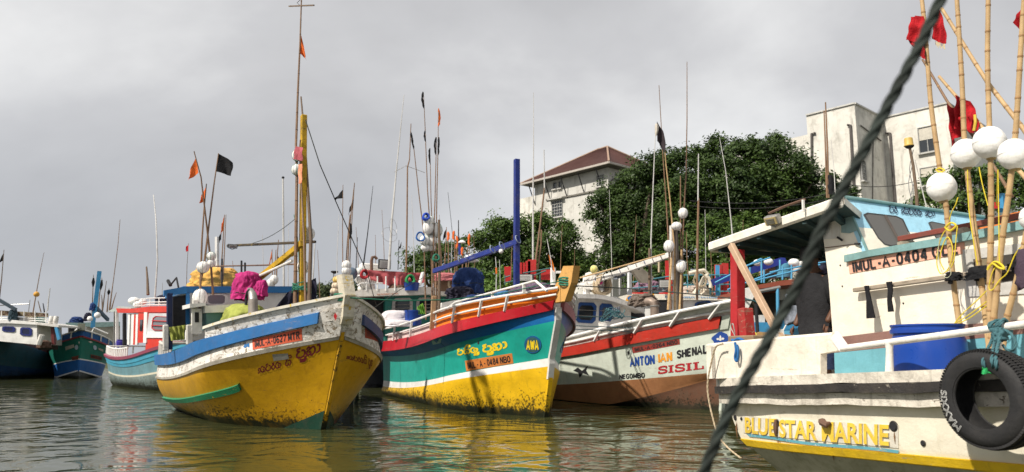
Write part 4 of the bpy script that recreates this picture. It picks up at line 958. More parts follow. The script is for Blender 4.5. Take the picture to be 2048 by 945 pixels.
def boat1_gear():
    B = B1; on = B.on; G = 'poles lashed to the yellow mast'
    t = pole_thing([on(590, 607, .18), on(592, 480, .18), on(594, 340, .18), on(592, 290, .16), on(596, 180, .16), on(600, 90, .16), on(603, -4, .16)], .05, .018, BAMBD, 'tallest bamboo pole with a cross stick and orange flag, lashed to the yellow mast', group=G, knots=.5)
    MB().beam(on(578, 13, .16), on(628, 11, .16), .03, .035).build('cross_stick', WOODD, t); MB().tube([on(603, 14, .16), on(594, 6, .16), on(603, -2, .16)], .008, 5).build('wire_loop', DARK, t)
    flagcloth(on(601, 66, .15), on(599, 108, .15), sdir(18, 20), .24, 'tri', .5, 'flag', ORANGE, t, 3)
    flagcloth(on(603, 85, .15), on(603, 100, .15), sdir(13, 28), .32, 'tri', .2, 'flag', ORANGE, t, 5)
    pole_thing([on(618, 607, -.12), on(622, 480, -.12), on(617, 400, -.12), on(612, 320, -.1), on(607, 250, -.1), on(602, 194, -.1)], .055, .022, WOODD, 'dark crooked stick lashed behind the yellow mast', group=G)
    pole_thing([on(611, 612, .14), on(608, 480, .13), on(603, 380, .13), on(599, 300, .12), on(601, 280, .12)], .03, .02, BAMBD, 'thin brown stick on the front face of the yellow mast', group=G)
    float_thing(on(616, 468, -.2), .175, 'white float lashed at the spar on the yellow mast', (1, 1, 1.05)); float_thing(on(606, 535, -.05), .16, 'white float tied midway below the spar of the yellow mast', (1, 1, 1.1))
    float_thing(on(594, 311, .2), .13, 'white float wrapped in faded red cloth high on the yellow mast', (1, 1, 1.3)); float_thing(on(593, 340, .2), .13, 'white float wrapped in pale orange cloth high on the yellow mast', (1, 1, 1.2))
    draped(on(590, 293, .3), on(604, 295, .3), on(603, 322, .3), on(586, 318, .3), cloth('dusty_pink_cloth', (.42, .10, .12)), 'dusty red cloth wound round the upper float on the mast', 1, .03, name='rag', cat='rag', n=12)
    draped(on(596, 330, .3), on(604, 328, .3), on(603, 366, .3), on(598, 368, .3), cloth('peach_cloth', (.7, .28, .16)), 'pale orange cloth hanging below the upper floats on the mast', 2, .02, name='rag', cat='rag', n=12)
    for k in range(1):
        m = MB(); rnd = random.Random(5)
        for i in range(9):
            z0 = 571+rnd.random()*13; c = on(603.5, z0, 0); R_ = .20+.03*rnd.random()
            m.tube([c+B.a*R_*math.cos(g)+B.nrm*(R_*1.05)*math.sin(g)+V((0, 0, .05*math.sin(g*2+i)+.03*rnd.random())) for g in np.linspace(0, 6.28, 22)], .014, 5, cap=False)
        m.build('rope_lashing', ROPEG, None, label='green rope lashing round the foot of the yellow mast', cat='rope')
        m = MB()
        for i in range(4):
            c = B.on(692, 592+i*2.6, 0)+B.a*.10
            m.tube([c+B.a*.26*math.cos(g)+B.nrm*.22*math.sin(g)+V((0, 0, .03*math.sin(g+i))) for g in np.linspace(0, 6.28, 24)], .022, 6, cap=False)
        m.build('rope_lashing', ROPEG, None, label='green mooring rope wound round the white bow post', cat='rope', smooth=True)
    rope_thing([on(611, 240, 0), P(640, 330, 19.5), P(668, 395, 20.5), P(705, 480, 22), P(735, 548, 24), P(752, 610, 26)], .014, ROPEB, 'dark stay rope running down from the top of the yellow mast')
    rope_thing(bent(on(594, 435, .1), on(505, 487, .7), 8, .0, 0, (0, 0, -.1)), .008, ROPEB, 'thin dark line from the mast to the spar end')
    rope_thing(bent(on(588, 430, .1), on(598, 548, .1), 8, .03), .01, ROPEG, 'green line hanging beside the yellow mast')
    c = on(465, 493, .8); t = floodlight(c, -B.a*.9-V((0, 0, .3)), .28, .12, 'small work lamp under the left end of the dark spar')
    # tarpaulins and machinery
    tarp_thing(B.on(446, 555, .6)+B.a*1.0, (.78, .5, .42), YTARP, 'ochre yellow tarpaulin bundle on the blue cabin roof', yaw=.25, seed=2, folds=7, amp=.10)
    tarp_thing(B.on(495, 577, .75), (.42, .42, .46), PINK, 'magenta tarpaulin tied over the deck winch', seed=4, folds=13, amp=.10, tie=-.35)
    tarp_thing(B.on(523, 580, .6), (.16, .16, .26), PINK, 'small magenta cloth lump beside the covered winch', seed=7, folds=5)
    tarp_thing(B.on(488, 637, .9), (1.0, .55, .40), OLIVE, 'olive green cloth spread over deck gear behind the white bulwark', yaw=2.2, seed=8, folds=6, amp=.07)
    draped(B.cross(338, 655, 4.8), B.cross(372, 650, 4.8), B.cross(370, 680, 4.8), B.cross(343, 682, 4.8), OLIVE, 'olive cloth hung over the stern rail, left piece', 3, .05)
    draped(B.cross(377, 649, 4.8), B.cross(397, 645, 4.8), B.cross(397, 672, 4.8), B.cross(378, 674, 4.8), OLIVE, 'olive cloth hung beside the white bollard, right piece', 4, .05)
    panel(B, 'l', 1.4, [(380, 674), (400, 672), (400, 690), (382, 694)], .5, 'dark_crate', DARK)
    draped(B.on(575, 585, .2), B.on(632, 556, -.6), B.on(632, 612, -.6), B.on(545, 622, .6), MIDN, 'dark navy tarpaulin sagging from the mast foot', 5, .05, th=.02)
    t = thing('exhaust_pipe', B.on(505, 628, .95), 'grey metal exhaust pipe with bent elbow before the magenta tarpaulin', 'pipe')
    GM = paint('dull_pipe_metal', (.30, .27, .24), (.12, .08, .06), .15, dirt=.4, rough=.5, metal=.3)
    MB().tube([B.on(506, 645, .95), B.on(506, 600, .95)], .125, 14).build('pipe', GM, t, smooth=True)
    MB().tube([B.on(506, 602, .95), B.on(505, 590, .95), B.on(502, 583, .95), B.on(498, 579, .95)], [.115, .11, .09, .05], 14).build('elbow', STEEL, t, smooth=True)
    MB().tube([B.on(492, 640, 1.05), B.on(492, 596, 1.05), B.on(495, 584, 1.05), B.on(500, 580, 1.0)], .04, 8).build('hose', DARK, t, smooth=True)
    # cluster of marker poles near the stern
    on = lambda x, y, off=0.: B.cross(x, y, 4.75+.1*off) if off >= 1.2 else B.on(x, y, off)
    def pf(pts, off, label, r0=.035, r1=.014, mat=BAMBD): return pole_thing([on(x, y, off) for x, y in pts], r0, r1, mat, label, group='marker poles at the stern of the white and yellow boat', name='marker_pole')
    t = pf([(426, 590), (421, 520), (412, 440), (402, 355), (388, 303)], 1.2, 'pole with orange pennant leaning left above the white and yellow boat')
    flagcloth(on(391, 316, 1.2), on(397, 346, 1.2), sdir(-21, 20), .34, 'tri', .25, 'flag', ORANGE, t, 2)
    t = pf([(402, 560), (409, 525), (418, 450), (428, 370), (437, 307)], 1.3, 'pole with large black flag above the white and yellow boat')
    flagcloth(on(436, 307, 1.3), on(433, 344, 1.3), sdir(34, 10), .44, 'sq', .15, 'flag', BLK, t, 4)
    t = pf([(398, 640), (401, 570), (404, 480), (408, 420), (413, 368)], 1.4, 'pole with small orange flag standing through the stern float')
    flagcloth(on(412, 372, 1.4), on(411, 402, 1.4), sdir(-14, 10), .2, 'tri', .3, 'flag', ORANGE, t, 6)
    t = pf([(441, 560), (445, 500), (449, 430)], .6, 'short pole with orange and black flags behind the stern floats', .025, .012)
    flagcloth(on(449, 433, .6), on(446, 462, .6), sdir(-11, 17), .17, 'sq', .3, 'flag', ORANGE, t, 8); flagcloth(on(443, 463, .6), on(442, 480, .6), sdir(-8, 10), .12, 'sq', .4, 'flag', BLK, t, 9)
    pf([(446, 560), (449, 500), (452, 430)], .5, 'plain thin pole beside the orange and black flag pole', .022, .01)
    t = pf([(434, 560), (434, 475)], .6, 'thick grey white plastic pipe standing at the stern of the white and yellow boat', .07, .07, GREYP)
    for c, r_, lb in (((422, 513), .13, 'upper white float where the stern marker poles cross'), ((422, 527), .12, 'lower white float where the stern marker poles cross'), ((406, 535), .17, 'left white float on the stern marker poles'), ((400, 596), .20, 'white oval float on the stern pole beside the cabin')):
        float_thing(on(*c, 1.3), r_, lb, (1, 1, 1.25 if r_ > .18 else 1.0))
    t = pf([(373, 575), (374, 530), (377, 487)], 0., 'thin pole with tiny red flag left of the stern cluster', .014, .008, WOODD)
    flagcloth(on(377, 490, 0), on(376.5, 503, 0), sdir(-9, 2), .12, 'sq', .2, 'flag', REDC, t, 12)
    rope_thing([B.on(700, 596, 0)+V((0, 0, .0)), P(800, 602, 17.2), P(900, 600, 18.2), P(1000, 588, 19.2), P(1090, 569, 19.9), P(1124, 562, 20.2)], .016, ROPEG, 'green mooring rope slung between the two bow posts')
boat1_gear()

# =================================================================== 2: teal, white and yellow boat
B2 = Hull((.944, 21.401, 1.954, 13.964, .312, .087), [UQ, (0, 1.60, 0, 1., 0, 1.607), (-.402, 1.699, 1.411, 1.974, .36, 1.924), (-.41, 1.68, 1.641, 2.376, .614, 1.85), (-.86, 1.75, 2.662, 3.008, 1.683, 1.92), (-.87, 2.08, 2.975, 2.995, 1.928, 1.969), (-.98, 2.0, 3.237, 3.08, 2.307, 1.96), (-1.2, 2.03, 3.57, 2.462, 2.84, 1.984)], hollow=.05, q=True)
def boat2():
    B = B2; r = B.root('teal, white and yellow wooden fishing boat with a timber bow post, second from the front')
    Y2 = paint('chrome_yellow_hull', (.76, .46, .010), (.10, .08, .03), .2, dirt=.25, dirtcol=(.22, .14, .02), streak=.4, rough=.4, wl=.38)
    W2 = paint('white_band', (.76, .74, .71), (.4, .35, .3), .02, dirt=.2, streak=.15, rough=.4)
    T2 = paint('teal_hull', (.012, .33, .26), (.05, .25, .2), .05, dirt=.3, dirtcol=(.02, .12, .10), streak=.3, rough=.35, bump=.12)
    BB = paint('marine_blue', (.008, .13, .38), (.5, .6, .6), .03, dirt=.2, dirtcol=(.01, .03, .08), rough=.38)
    RR = paint('crimson_rail', (.40, .008, .018), (.45, .35, .3), .05, dirt=.15, rough=.38)
    OR = paint('orange_bulwark', (.80, .22, .015), (.5, .3, .1), .03, dirt=.15, rough=.4); PW = paint('pinkish_white_bulwark', (.66, .55, .52), (.5, .3, .28), .2, dirt=.3, rough=.5)
    GR = plain('bottom_paint', (.02, .02, .02), .8)
    B.skin([GR, Y2, W2, T2, BB], ns=74)
    B.deck(6., plain('grey_deck', (.25, .24, .22), .8), .25)
    B.rail('rub_rail', 5.0, 6.0, .10, RR, 0.004, 1., (1,), n=50); B.rail('rub_rail', 5.0, 6.0, .10, paint('pink_rail', (.38, .12, .14), (.4, .3, .3), .1, dirt=.2), 0.004, 1., (-1,), n=50)
    tO = B.find(872, 640)[0]
    for sd_ in (1, -1):
        MB().slab(lambda u, v, d: B.pt(.003+tO*u, 6.+v*.93, sd_, -.03-d), 30, 3, .05).build('bulwark', OR if sd_ > 0 else PW, B.r, smooth=True)
        MB().slab(lambda u, v, d: B.pt(tO+.004+(1-tO)*u, 6.+v*.6, sd_, -.03-d), 30, 3, .05).build('bulwark', PW, B.r, smooth=True)
    B.pipe('rail', 7., .038, WH2, .003, 1., off=.05); B.pipe('rail', 6.48, .030, WH2, .003, 1., off=.05)
    ts = [B.find(*q)[0] for q in ((792, 668), (826, 660), (911, 635), (964, 620), (1015, 610))]
    for t_ in ts: MB().beam(B.pt(t_, 5.85, 1, .10), B.pt(t_, 7., 1, .05), .08, .05, up=B.a, bev=.01).build('rail_post', WH2, B.r)
    for t_ in ts: MB().beam(B.pt(t_, 5.85, -1, .10), B.pt(t_, 7., -1, .05), .08, .05, up=B.a, bev=.01).build('rail_post', WH2, B.r)
    t_ = B.find(871, 640)[0]; MB().beam(B.pt(t_, 5.9, 1, .11), B.pt(t_, 7., 1, .06)+V((0, 0, .55)), .15, .05, up=B.a, bev=.01).build('timber_cleat', WOODL, B.r)
    # stem: white apron below, bare timber head above
    stemhead(B, 1.75, 5.2, paint('white_stem', (.62, .61, .58), (.3, .2, .15), .12, dirt=.4, rough=.5), .17, .24, name='stem_band')
    stemhead(B, .98, 1.78, Y2, .13, .2, name='stem_band')
    TH = paint('ochre_timber_head', (.62, .34, .10), (.3, .15, .08), .12, dirt=.3, rough=.6, bump=.4)
    m = MB(); pr = [onplane(x, y, B.o, B.nrm) for x, y in ((1112, 585), (1133, 533), (1154, 532), (1149, 566), (1136, 603), (1108, 607))]
    m.prism([p+B.nrm*.10 for p in pr], -B.nrm*.20); m.build('timber_stem_head', TH, B.r)
    # lettering
    PK = paint('orange_plate', (.66, .22, .05), (.4, .3, .2), .05, dirt=.25, rough=.5); BK = plain('black_letters', (.012, .012, .015), .6); YL = plain('yellow_letters', (.85, .62, .02), .5)
    B.plate('number_plate', [(930, 722), (1024, 707), (1027, 727), (933, 743)], PK, 'IMUL - A - 0484 NBO', BK, bold=.012)
    q = B.quad([(914, 697), (1014, 682), (1016, 700), (915, 716)], 1, .004)
    B.letters(sinhala(['pa', 'sa', 'i', 'da', 'u'], .24), q, YL, (0, -.1, .52, 1.25), bold=0); B.letters(sinhala(['pa', 'u', 'ta', 'aa'], .24), q, YL, (.58, -.3, 1.0, 1.0), bold=0)
    # round badge with the letters AWA
    for sd_, cs in ((1, [(1049, 672), (1083, 672), (1083, 707), (1049, 707)]), (-1, [(1112, 676), (1122, 680), (1121, 706), (1111, 706)])):
        qb = B.quad(cs, sd_, .004); n = 28
        rimp = [(.5+.5*math.cos(2*math.pi*k/n), .5+.5*math.sin(2*math.pi*k/n)) for k in range(n)]
        m = MB(); m.add([qb(x, y, .012) for x, y in rimp]+[qb(x, y, -.01) for x, y in rimp], [tuple(range(n))]+[(k, (k+1) % n, n+(k+1) % n, n+k) for k in range(n)])
        bd = m.build('round_badge', paint('badge_blue', (.012, .10, .26), dirt=.15, rough=.4), B.r)
        B.letters(([(.5+(x-.5)*.8, .5+(y-.5)*.84) for x, y in rimp], [tuple(range(n))]), qb, plain('badge_field', (.03, .10, .10), .5), parent=bd, d=.016, name='badge_field')
        B.letters(text2d('AWA', .05), qb, YL, (.13, .2, .87, .8), parent=bd, d=.022)
    # small bits: drain hole, scar
    c = B.find(957, 686); n_ = 10; MB().add([B.pt(c[0]+.003*math.cos(k*.628), c[1]+.045*math.sin(k*.628), 1, .007) for k in range(10)], [tuple(range(10))]).build('drain_hole', DARK, B.r, fix=False)
    qs = B.quad([(862, 681), (884, 676), (882, 686), (866, 690)], 1, .006); MB().grid(lambda u, v: qs(u, v*(.6+.4*math.sin(9*u)), 0), 10, 2).build('paint_scar', paint('pale_scar', (.35, .5, .5), (.05, .2, .3), .3, dirt=.4), B.r, fix=False)
    MB().tube([B.pt(B.find(890, 700)[0], v, 1, .004) for v in (1.2, 2, 3, 4, 4.9)], .006, 4).build('joint_line', plain('seam', (.01, .06, .06), .8), B.r)
    # deckhouse
    x = 11.8
    TW = paint('teal_cabin', (.015, .16, .13), (.3, .4, .35), .04, dirt=.25, rough=.45); RW = paint('cream_roof', (.75, .71, .64), (.5, .3, .2), .05, dirt=.3, rough=.45)
    panel(B, 'c', x-.5, [(701, 588), (716, 581), (797, 576), (852, 574), (905, 578), (926, 588), (925, 594), (858, 589), (797, 591), (702, 594)], 4.0, 'cabin_roof', RW)
    panel(B, 'c', x+.0, [(770, 590), (915, 590), (915, 690), (770, 690)], 3.4, 'cabin_wall', TW)
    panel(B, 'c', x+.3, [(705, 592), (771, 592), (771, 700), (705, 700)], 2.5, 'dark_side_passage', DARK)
    RM = paint('greige_window_rim', (.42, .40, .38), dirt=.2, rough=.5)
    for c_ in (((785, 597), (825, 596), (825, 626), (783, 628)), ((833, 596), (873, 595), (874, 626), (832, 627))):
        f = wfn(B, 'c', x, *c_); w_ = window_part(f, B.r, RM, None, .09, 0)
        for k in (.33, .55): MB().tube([f(.05, k, .05), f(.95, k, .05)], .014, 5).build('guard_rod', STEEL, w_)
    panel(B, 'c', x-1.5, [(884, 606), (925, 598), (925, 640), (878, 640)], .6, 'white_locker', WH2)
    f = wfn(B, 'c', x-.5, (754, 588), (796, 586), (796, 589), (754, 591)); letters_on(f, 'NEGOMBO 0484', plain('faint_red_letters', (.5, .2, .12), .6), B.r, .01, d=.01)
    # blue post and boom
    BP = paint('royal_blue_timber', (.012, .028, .19), (.28, .3, .4), .2, dirt=.4, rough=.4)
    MB().beam(B.on(1033, 620, 0), B.on(1033.5, 319, 0), .17, .17, up=B.a, bev=.012).build('blue_post', BP, B.r)
    MB().beam(B.on(1036, 484, 0), B.cross(868, 543, 7.5), .14, .17, bev=.01).build('blue_boom', BP, B.r)
    MB().beam(B.cross(846, 545, 11.2), B.cross(838, 572, 11.2), .28, .1, bev=.02).build('boom_rest', WH2, B.r)
    for k, (px, y) in enumerate(((1036, 479), (1004, 492), (985, 499), (935, 515), (921, 520), (890, 534))):
        c = B.cross(px, y, 7.5*(1036-px)/168+.4) if px < 1030 else B.on(px, y, 0)
        MB().torus(c, .13, .018, unit(V((-.8, .5, -.35))), 14, 5).build('boom_lashing', plain('faded_blue_twine', (.25, .3, .4), .8), B.r)
    # raised pipe guard on the foredeck
    g = [B.on(889, 621, .9), B.on(911, 605, .9), B.on(1068, 563, .9), B.on(1072, 563, .9), B.on(1094, 582, .9)]
    MB().tube(g, .035, 8).build('foredeck_guard', WH2, B.r, smooth=True)
    for px, y0, y1 in ((985, 584, 603), (1048, 568, 586)): MB().beam(B.on(px, y1, .9), B.on(px, y0, .9), .08, .06).build('guard_post', WH2, B.r)
boat2()
def boat2_gear():
    B = B2; on = B.on; GL = 'marker poles standing before the cream roofed cabin'
    def pc(pts, x, lb, r0=.03, r1=.012, mat=BAMBD, knots=0, g=GL): return pole_thing([B.cross(a, b, x) for a, b in pts], r0, r1, mat, lb, group=g, name='marker_pole', knots=knots)
    X = 8.6
    T = pc([(866, 640), (862, 480), (855, 380), (850, 250), (847, 186)], X, 'tallest pole of the cluster with black rag tip', knots=.55)
    for (a, b, w) in (((846, 184), (848, 218), .05), ((850, 262), (851, 284), .04)): MB().tube(bent(B.cross(*a, X), B.cross(*b, X), 6, .12, 3), [.02, w, w*.7, w*1.1, w*.8, w, .01], 6).build('rag', BLK, T, smooth=True)
    T = pc([(874, 640), (872, 500), (874, 380), (876, 300), (877, 218)], X-.2, 'pole of the cluster with orange rag tip', knots=.55)
    MB().tube(bent(B.cross(877, 217, X-.2), B.cross(876, 254, X-.2), 6, .12, 6), [.015, .05, .035, .05, .035, .05, .01], 6).build('rag', ORANGE, T, smooth=True)
    T = pc([(852, 640), (848, 470), (838, 390), (828, 300), (822, 266)], X+.2, 'pole of the cluster leaning left with black rag tip', knots=.5)
    MB().tube(bent(B.cross(822, 265, X+.2), B.cross(828, 300, X+.2), 6, .1, 9), [.02, .055, .04, .05, .035, .04, .01], 6).build('rag', BLK, T, smooth=True)
    T = pc([(870, 640), (866, 500), (862, 400), (860, 298)], X, 'short pole of the cluster with black rag tip', knots=.5)
    MB().tube(bent(B.cross(860, 297, X), B.cross(861, 330, X), 6, .1, 4), [.02, .045, .035, .045, .03, .03, .01], 6).build('rag', BLK, T, smooth=True)
    T = pc([(862, 650), (866, 520), (870, 400), (873, 275)], X-.3, 'pole of the cluster with two black rags tied near its top', .035, .014, knots=.5)
    for dx in (-1, 5): MB().tube(bent(B.cross(873+dx, 275, X-.3), B.cross(872+dx, 310, X-.3), 6, .1, 4+dx), [.02, .045, .04, .045, .035, .04, .01], 6).build('rag', BLK, T, smooth=True)
    pc([(878, 640), (879, 520), (878, 440)], X-.4, 'thick grey brown stake on the right of the cluster', .06, .05, WOODD)
    T = pc([(812, 560), (814, 450), (815, 335), (819, 320), (822, 248)], 12.4, 'antenna pole with cross wires on the cream cabin roof', .045, .018, BAMBD, g='antenna poles on the cabin roof')
    MB().tube([B.cross(788, 345, 12.4), B.cross(812, 332, 12.4), B.cross(850, 346, 12.4)], .012, 5).build('cross_wire', STEEL, T)
    for k, (c, r_, sq, lb) in enumerate((((858, 442), .16, 1.0, 'top white float of the cluster'), ((857, 455), .17, 1.3, 'long white float in the middle of the cluster'), ((874, 461), .17, 1.35, 'white float on the right of the cluster'), ((850, 481), .16, 1., 'left white float of the lower pair'), ((864, 481), .17, 1.05, 'right white float of the lower pair'), ((851, 496), .14, .8, 'lowest white float on the left of the cluster'), ((864, 496), .14, .8, 'lowest white float on the right of the cluster'), ((859, 469), .14, .8, 'white float squeezed between the upper and lower floats of the cluster'))):
        float_thing(B.cross(*c, X-.25+.05*k), r_*1.32, lb, (1, 1, sq), group='white floats of the pole cluster')
    coil_thing(B.cross(852, 434, X-.4), .12, .035, plain('blue_rope', (.01, .06, .45), .7), 'bright blue rope coil above the floats of the cluster', (.3, -.9, .2), 4)
    coil_thing(B.cross(841, 474, X-.4), .17, .02, plain('blue_rope2', (.01, .10, .35), .7), 'thin blue rope ring hanging left of the floats', (.3, -.9, .2), 3)
    coil_thing(B.cross(872, 516, X-.4), .12, .03, ROPEG, 'small green rope coil below the floats of the cluster', (.3, -.9, .2), 4)
    # roof load
    def c(px, y, x): return B.cross(px, y, x)
    X2 = 12.2
    draped(c(736, 540, X2-.5), c(812, 545, X2-.5), c(806, 582, X2-.5), c(742, 560, X2-.5), ROSE, 'faded rose tarpaulin slung over the cabin roof load, left part', 3, .09, th=.03, folds=3)
    draped(c(800, 546, X2-.5), c(849, 546, X2-.5), c(849, 566, X2-.5), c(798, 572, X2-.5), ROSE, 'faded rose tarpaulin slung over the cabin roof load, middle part', 5, .07, th=.03, folds=2)
    tarp_thing(c(893, 556, X2-1), (.62, .3, .22), cloth('rose_sheet', (.50, .16, .17)), 'pink tarpaulin over a brown crate beside the pole cluster', seed=3, yaw=.45, folds=7)
    MB().frame_box(c(894, 572, X2-.6), B.nrm*1.05, B.a*.7, UP*.55, bev=.03).build('crate', paint('brown_box', (.22, .13, .08), (.1, .06, .04), .1, dirt=.3, rough=.8), None, label='brown crate under the pink tarpaulin on the cabin roof', cat='crate')
    coil_thing(c(911, 566, X2-1.2), .33, .025, ROPEW, 'tan rope loop hanging over the brown crate', unit(B.a), 2)
    tarp_thing(c(937, 566, 9.2), (.62, .55, .62), NAVY, 'big navy blue tarpaulin bundle gathered like a sack on the foredeck', seed=9, folds=13, amp=.09, tie=-.1)
    tarp_thing(c(920, 588, 8.8), (.55, .4, .3), cloth('dark_net', (.02, .018, .035)), 'dark net heap under the navy bundle', 'net', 'net_heap', seed=10)
    tarp_thing(c(795, 580, X2-.4), (.40, .3, .22), cloth('brown_net', (.12, .07, .05)), 'brown net heap on the cream cabin roof', 'net', 'net_heap', seed=11, folds=12)
    t = thing('plastic_tub', c(823, 580, X2-.9), 'blue plastic tub on the cabin roof by the green coil', 'tub'); MB().lathe(c(823, 582, X2-.9), [(.28, 0), (.34, .32), (.36, .34), (.33, .34), (.27, .03)], seg=18).build('tub', BLUEDRUM, t, smooth=True)
    coil_thing(c(820, 560, X2-1), .17, .05, plain('bright_green_rope', (.01, .22, .06), .7), 'bright green rope coil hanging on the rose tarpaulin', unit(B.a), 5)
    coil_thing(c(729, 549, X2-.8), .15, .05, plain('red_rope', (.35, .01, .02), .7), 'red rope coil left on the cabin roof', unit(B.a), 5)
    for k, (px, y, r_) in enumerate(((719, 543, .16), (722, 558, .24), (733, 566, .27), (740, 576, .22), (722, 578, .14), (708, 552, .13), (746, 562, .16), (757, 548, .14))):
        float_thing(c(px, y, X2-.3+.06*k), r_, ['small white float at the top of the roof heap', 'white float in a net at the left of the roof heap', 'largest white float of the roof heap', 'white float low in the roof heap', 'small white float at the foot of the roof heap', 'white float at the far left of the roof heap', 'white float half behind the rose tarpaulin', 'white float beside the floodlight'][k], (1, 1, 1.05), group='white floats heaped on the cabin roof')
    for px in (755, 772, 790, 733): MB().tube([c(px, 553, X2-.9), c(px, 582, X2-.9)], .03, 6).build('roof_rail_post', WH2, B.r)
    MB().tube([c(715, 572, X2-.9), c(722, 567, X2-.9), c(765, 567, X2-.9)], .03, 6).build('roof_rail', WH2, B.r, smooth=True)
    t = thing('ice_box', c(745, 540, X2+1), 'white ice box lid at the back of the roof load', 'box'); MB().frame_box(c(744, 535, X2+1.2), B.nrm*1.1, B.a*.6, UP*.28, bev=.05).build('lid', WH2, t)
    floodlight(c(769, 529, X2), -B.a+V((.1, 0, -.05)), .56, .42, 'square black floodlight on the cream cabin roof')
    t = thing('vent_pipe', c(746, 540, X2+.6), 'rusty hooked vent pipe above the roof load', 'pipe')
    MB().tube([c(743, 545, X2+.6), c(743, 522, X2+.6), c(745, 515, X2+.6), c(750, 514, X2+.6), c(754, 519, X2+.6)], .07, 8).build('pipe', RUST, t, smooth=True)
    t = thing('basin', c(702, 548, X2-.6), 'grey blue basin turned over behind the white bow post', 'basin'); MB().ball(c(702, 548, X2-.6), .28, (1, 1, .75), axis=-B.a, jit=0.).build('bowl', plain('grey_blue_plastic', (.10, .14, .19), .4), t, smooth='full')
    for k, (px, y, r_, mt) in enumerate(((675, 560, .17, 'yf'), (673, 572, .17, 'cf'), (670, 583, .17, 'cf'))):
        float_thing(P(px, y, 24.5), r_*.85, ['yellow float beside the white bow post', 'upper cream float beside the white bow post', 'lower cream float beside the white bow post'][k], (1.1, 1, .9), mat=paint('cream_float', (.72, .58, .42), (.4, .3, .2), .1) if mt == 'cf' else paint('yellow_float', (.75, .5, .12), (.4, .3, .2), .1), group='cream floats behind the white bow post')
    # things on deck below the cabin windows
    t = thing('sack', c(793, 640, 9.8), 'white printed sack lying before the teal cabin', 'sack'); bundle_mesh(c(793, 634, 9.8), .62, .36, .26, .4, 4, 3, .04).build('cloth', paint('printed_sack', (.7, .66, .68), (.1, .08, .15), .3, dirt=.2, scale=1.4), t, smooth='full')
    t = thing('sack', c(795, 652, 9.2), 'striped white sack at the rail below the printed sack', 'sack'); bundle_mesh(c(795, 648, 9.2), .6, .36, .16, .4, 4, 5, .04).build('cloth', paint('printed_sack2', (.7, .66, .68), (.1, .08, .15), .2, dirt=.2, scale=2.), t, smooth='full')
    t = thing('drum', c(826, 655, 9.3), 'blue plastic drum before the teal cabin', 'drum'); MB().lathe(c(826, 652, 9.3), [(.32, 0), (.33, .1), (.33, .5), (.36, .54), (.36, .6), (.3, .6)], seg=20).build('body', BLUEDRUM, t, smooth=True)
    draped(c(835, 614, 9.), c(846, 606, 9.), c(852, 628, 9.), c(834, 630, 9.), paint('green_yellow_bag', (.12, .30, .03), (.8, .7, .05), .35, dirt=.1), 'green and yellow printed bag on the blue drum', 2, .04, name='bag', cat='bag')
    for k, (px, y, sx, mt, lb) in enumerate(((955, 603, .55, NAVY, 'navy tarpaulin lying along the foredeck rail'), (985, 600, .4, NAVY, 'navy cloth lump on the foredeck beside the guard pipe'), (1010, 596, .4, cloth('blue_patterned', (.05, .14, .3)), 'blue patterned cloth on the foredeck'), (1045, 589, .45, cloth('mauve_net', (.10, .07, .11)), 'mauve net heap on the foredeck'), (1075, 582, .5, cloth('mauve_net2', (.14, .10, .15)), 'pale mauve net heap near the timber bow post'))):
        tarp_thing(B.on(px, y, -.2), (sx, .4, .24), mt, lb, 'net' if 'net' in lb else 'tarpaulin', 'net_heap' if 'net' in lb else 'tarp_bundle', yaw=.6, seed=20+k, folds=9, amp=.14)
    m = MB()
    for i in range(4):
        cc = B.on(1134, 561+i*2.4, 0)
        m.tube([cc+B.a*.33*math.cos(g)+B.nrm*.18*math.sin(g)+V((0, 0, .06*math.sin(g+i*.7))) for g in np.linspace(0, 6.28, 24)], .024, 6, cap=False)
    m.build('rope_lashing', ROPEG, None, label='green rope wound round the timber bow post', cat='rope', smooth=True)
    rope_thing([c(846, 556, 8.2), c(800, 580, 7.5), c(740, 622, 6.5)], .012, ROPEB, 'thin dark line from the boom end down over the cabin')
    rope_thing([B.on(1150, 572, 0), P(1250, 577, 21.), P(1400, 590, 20.), P(1500, 602, 18.)], .016, ROPEB, 'dark mooring line from the timber bow post to the white boat on the right')
    float_thing(B.cross(1002, 503, 1.4), .07, 'tiny white float hanging from the blue boom', lash=False)
    t = thing('hanging_lamp', P(940, 520, 28.), 'white round deck lamp hanging under the blue boom', 'lamp'); MB().lathe(P(939, 523, 28.), [(.36, 0), (.36, .04), (.22, .1), (.18, .22), (.05, .26)], seg=20).build('shade', WH2, t, smooth=True); MB().tube([P(939, 512, 28.), P(925, 506, 28.5)], .015, 5).build('arm', STEEL, t)
boat2_gear()
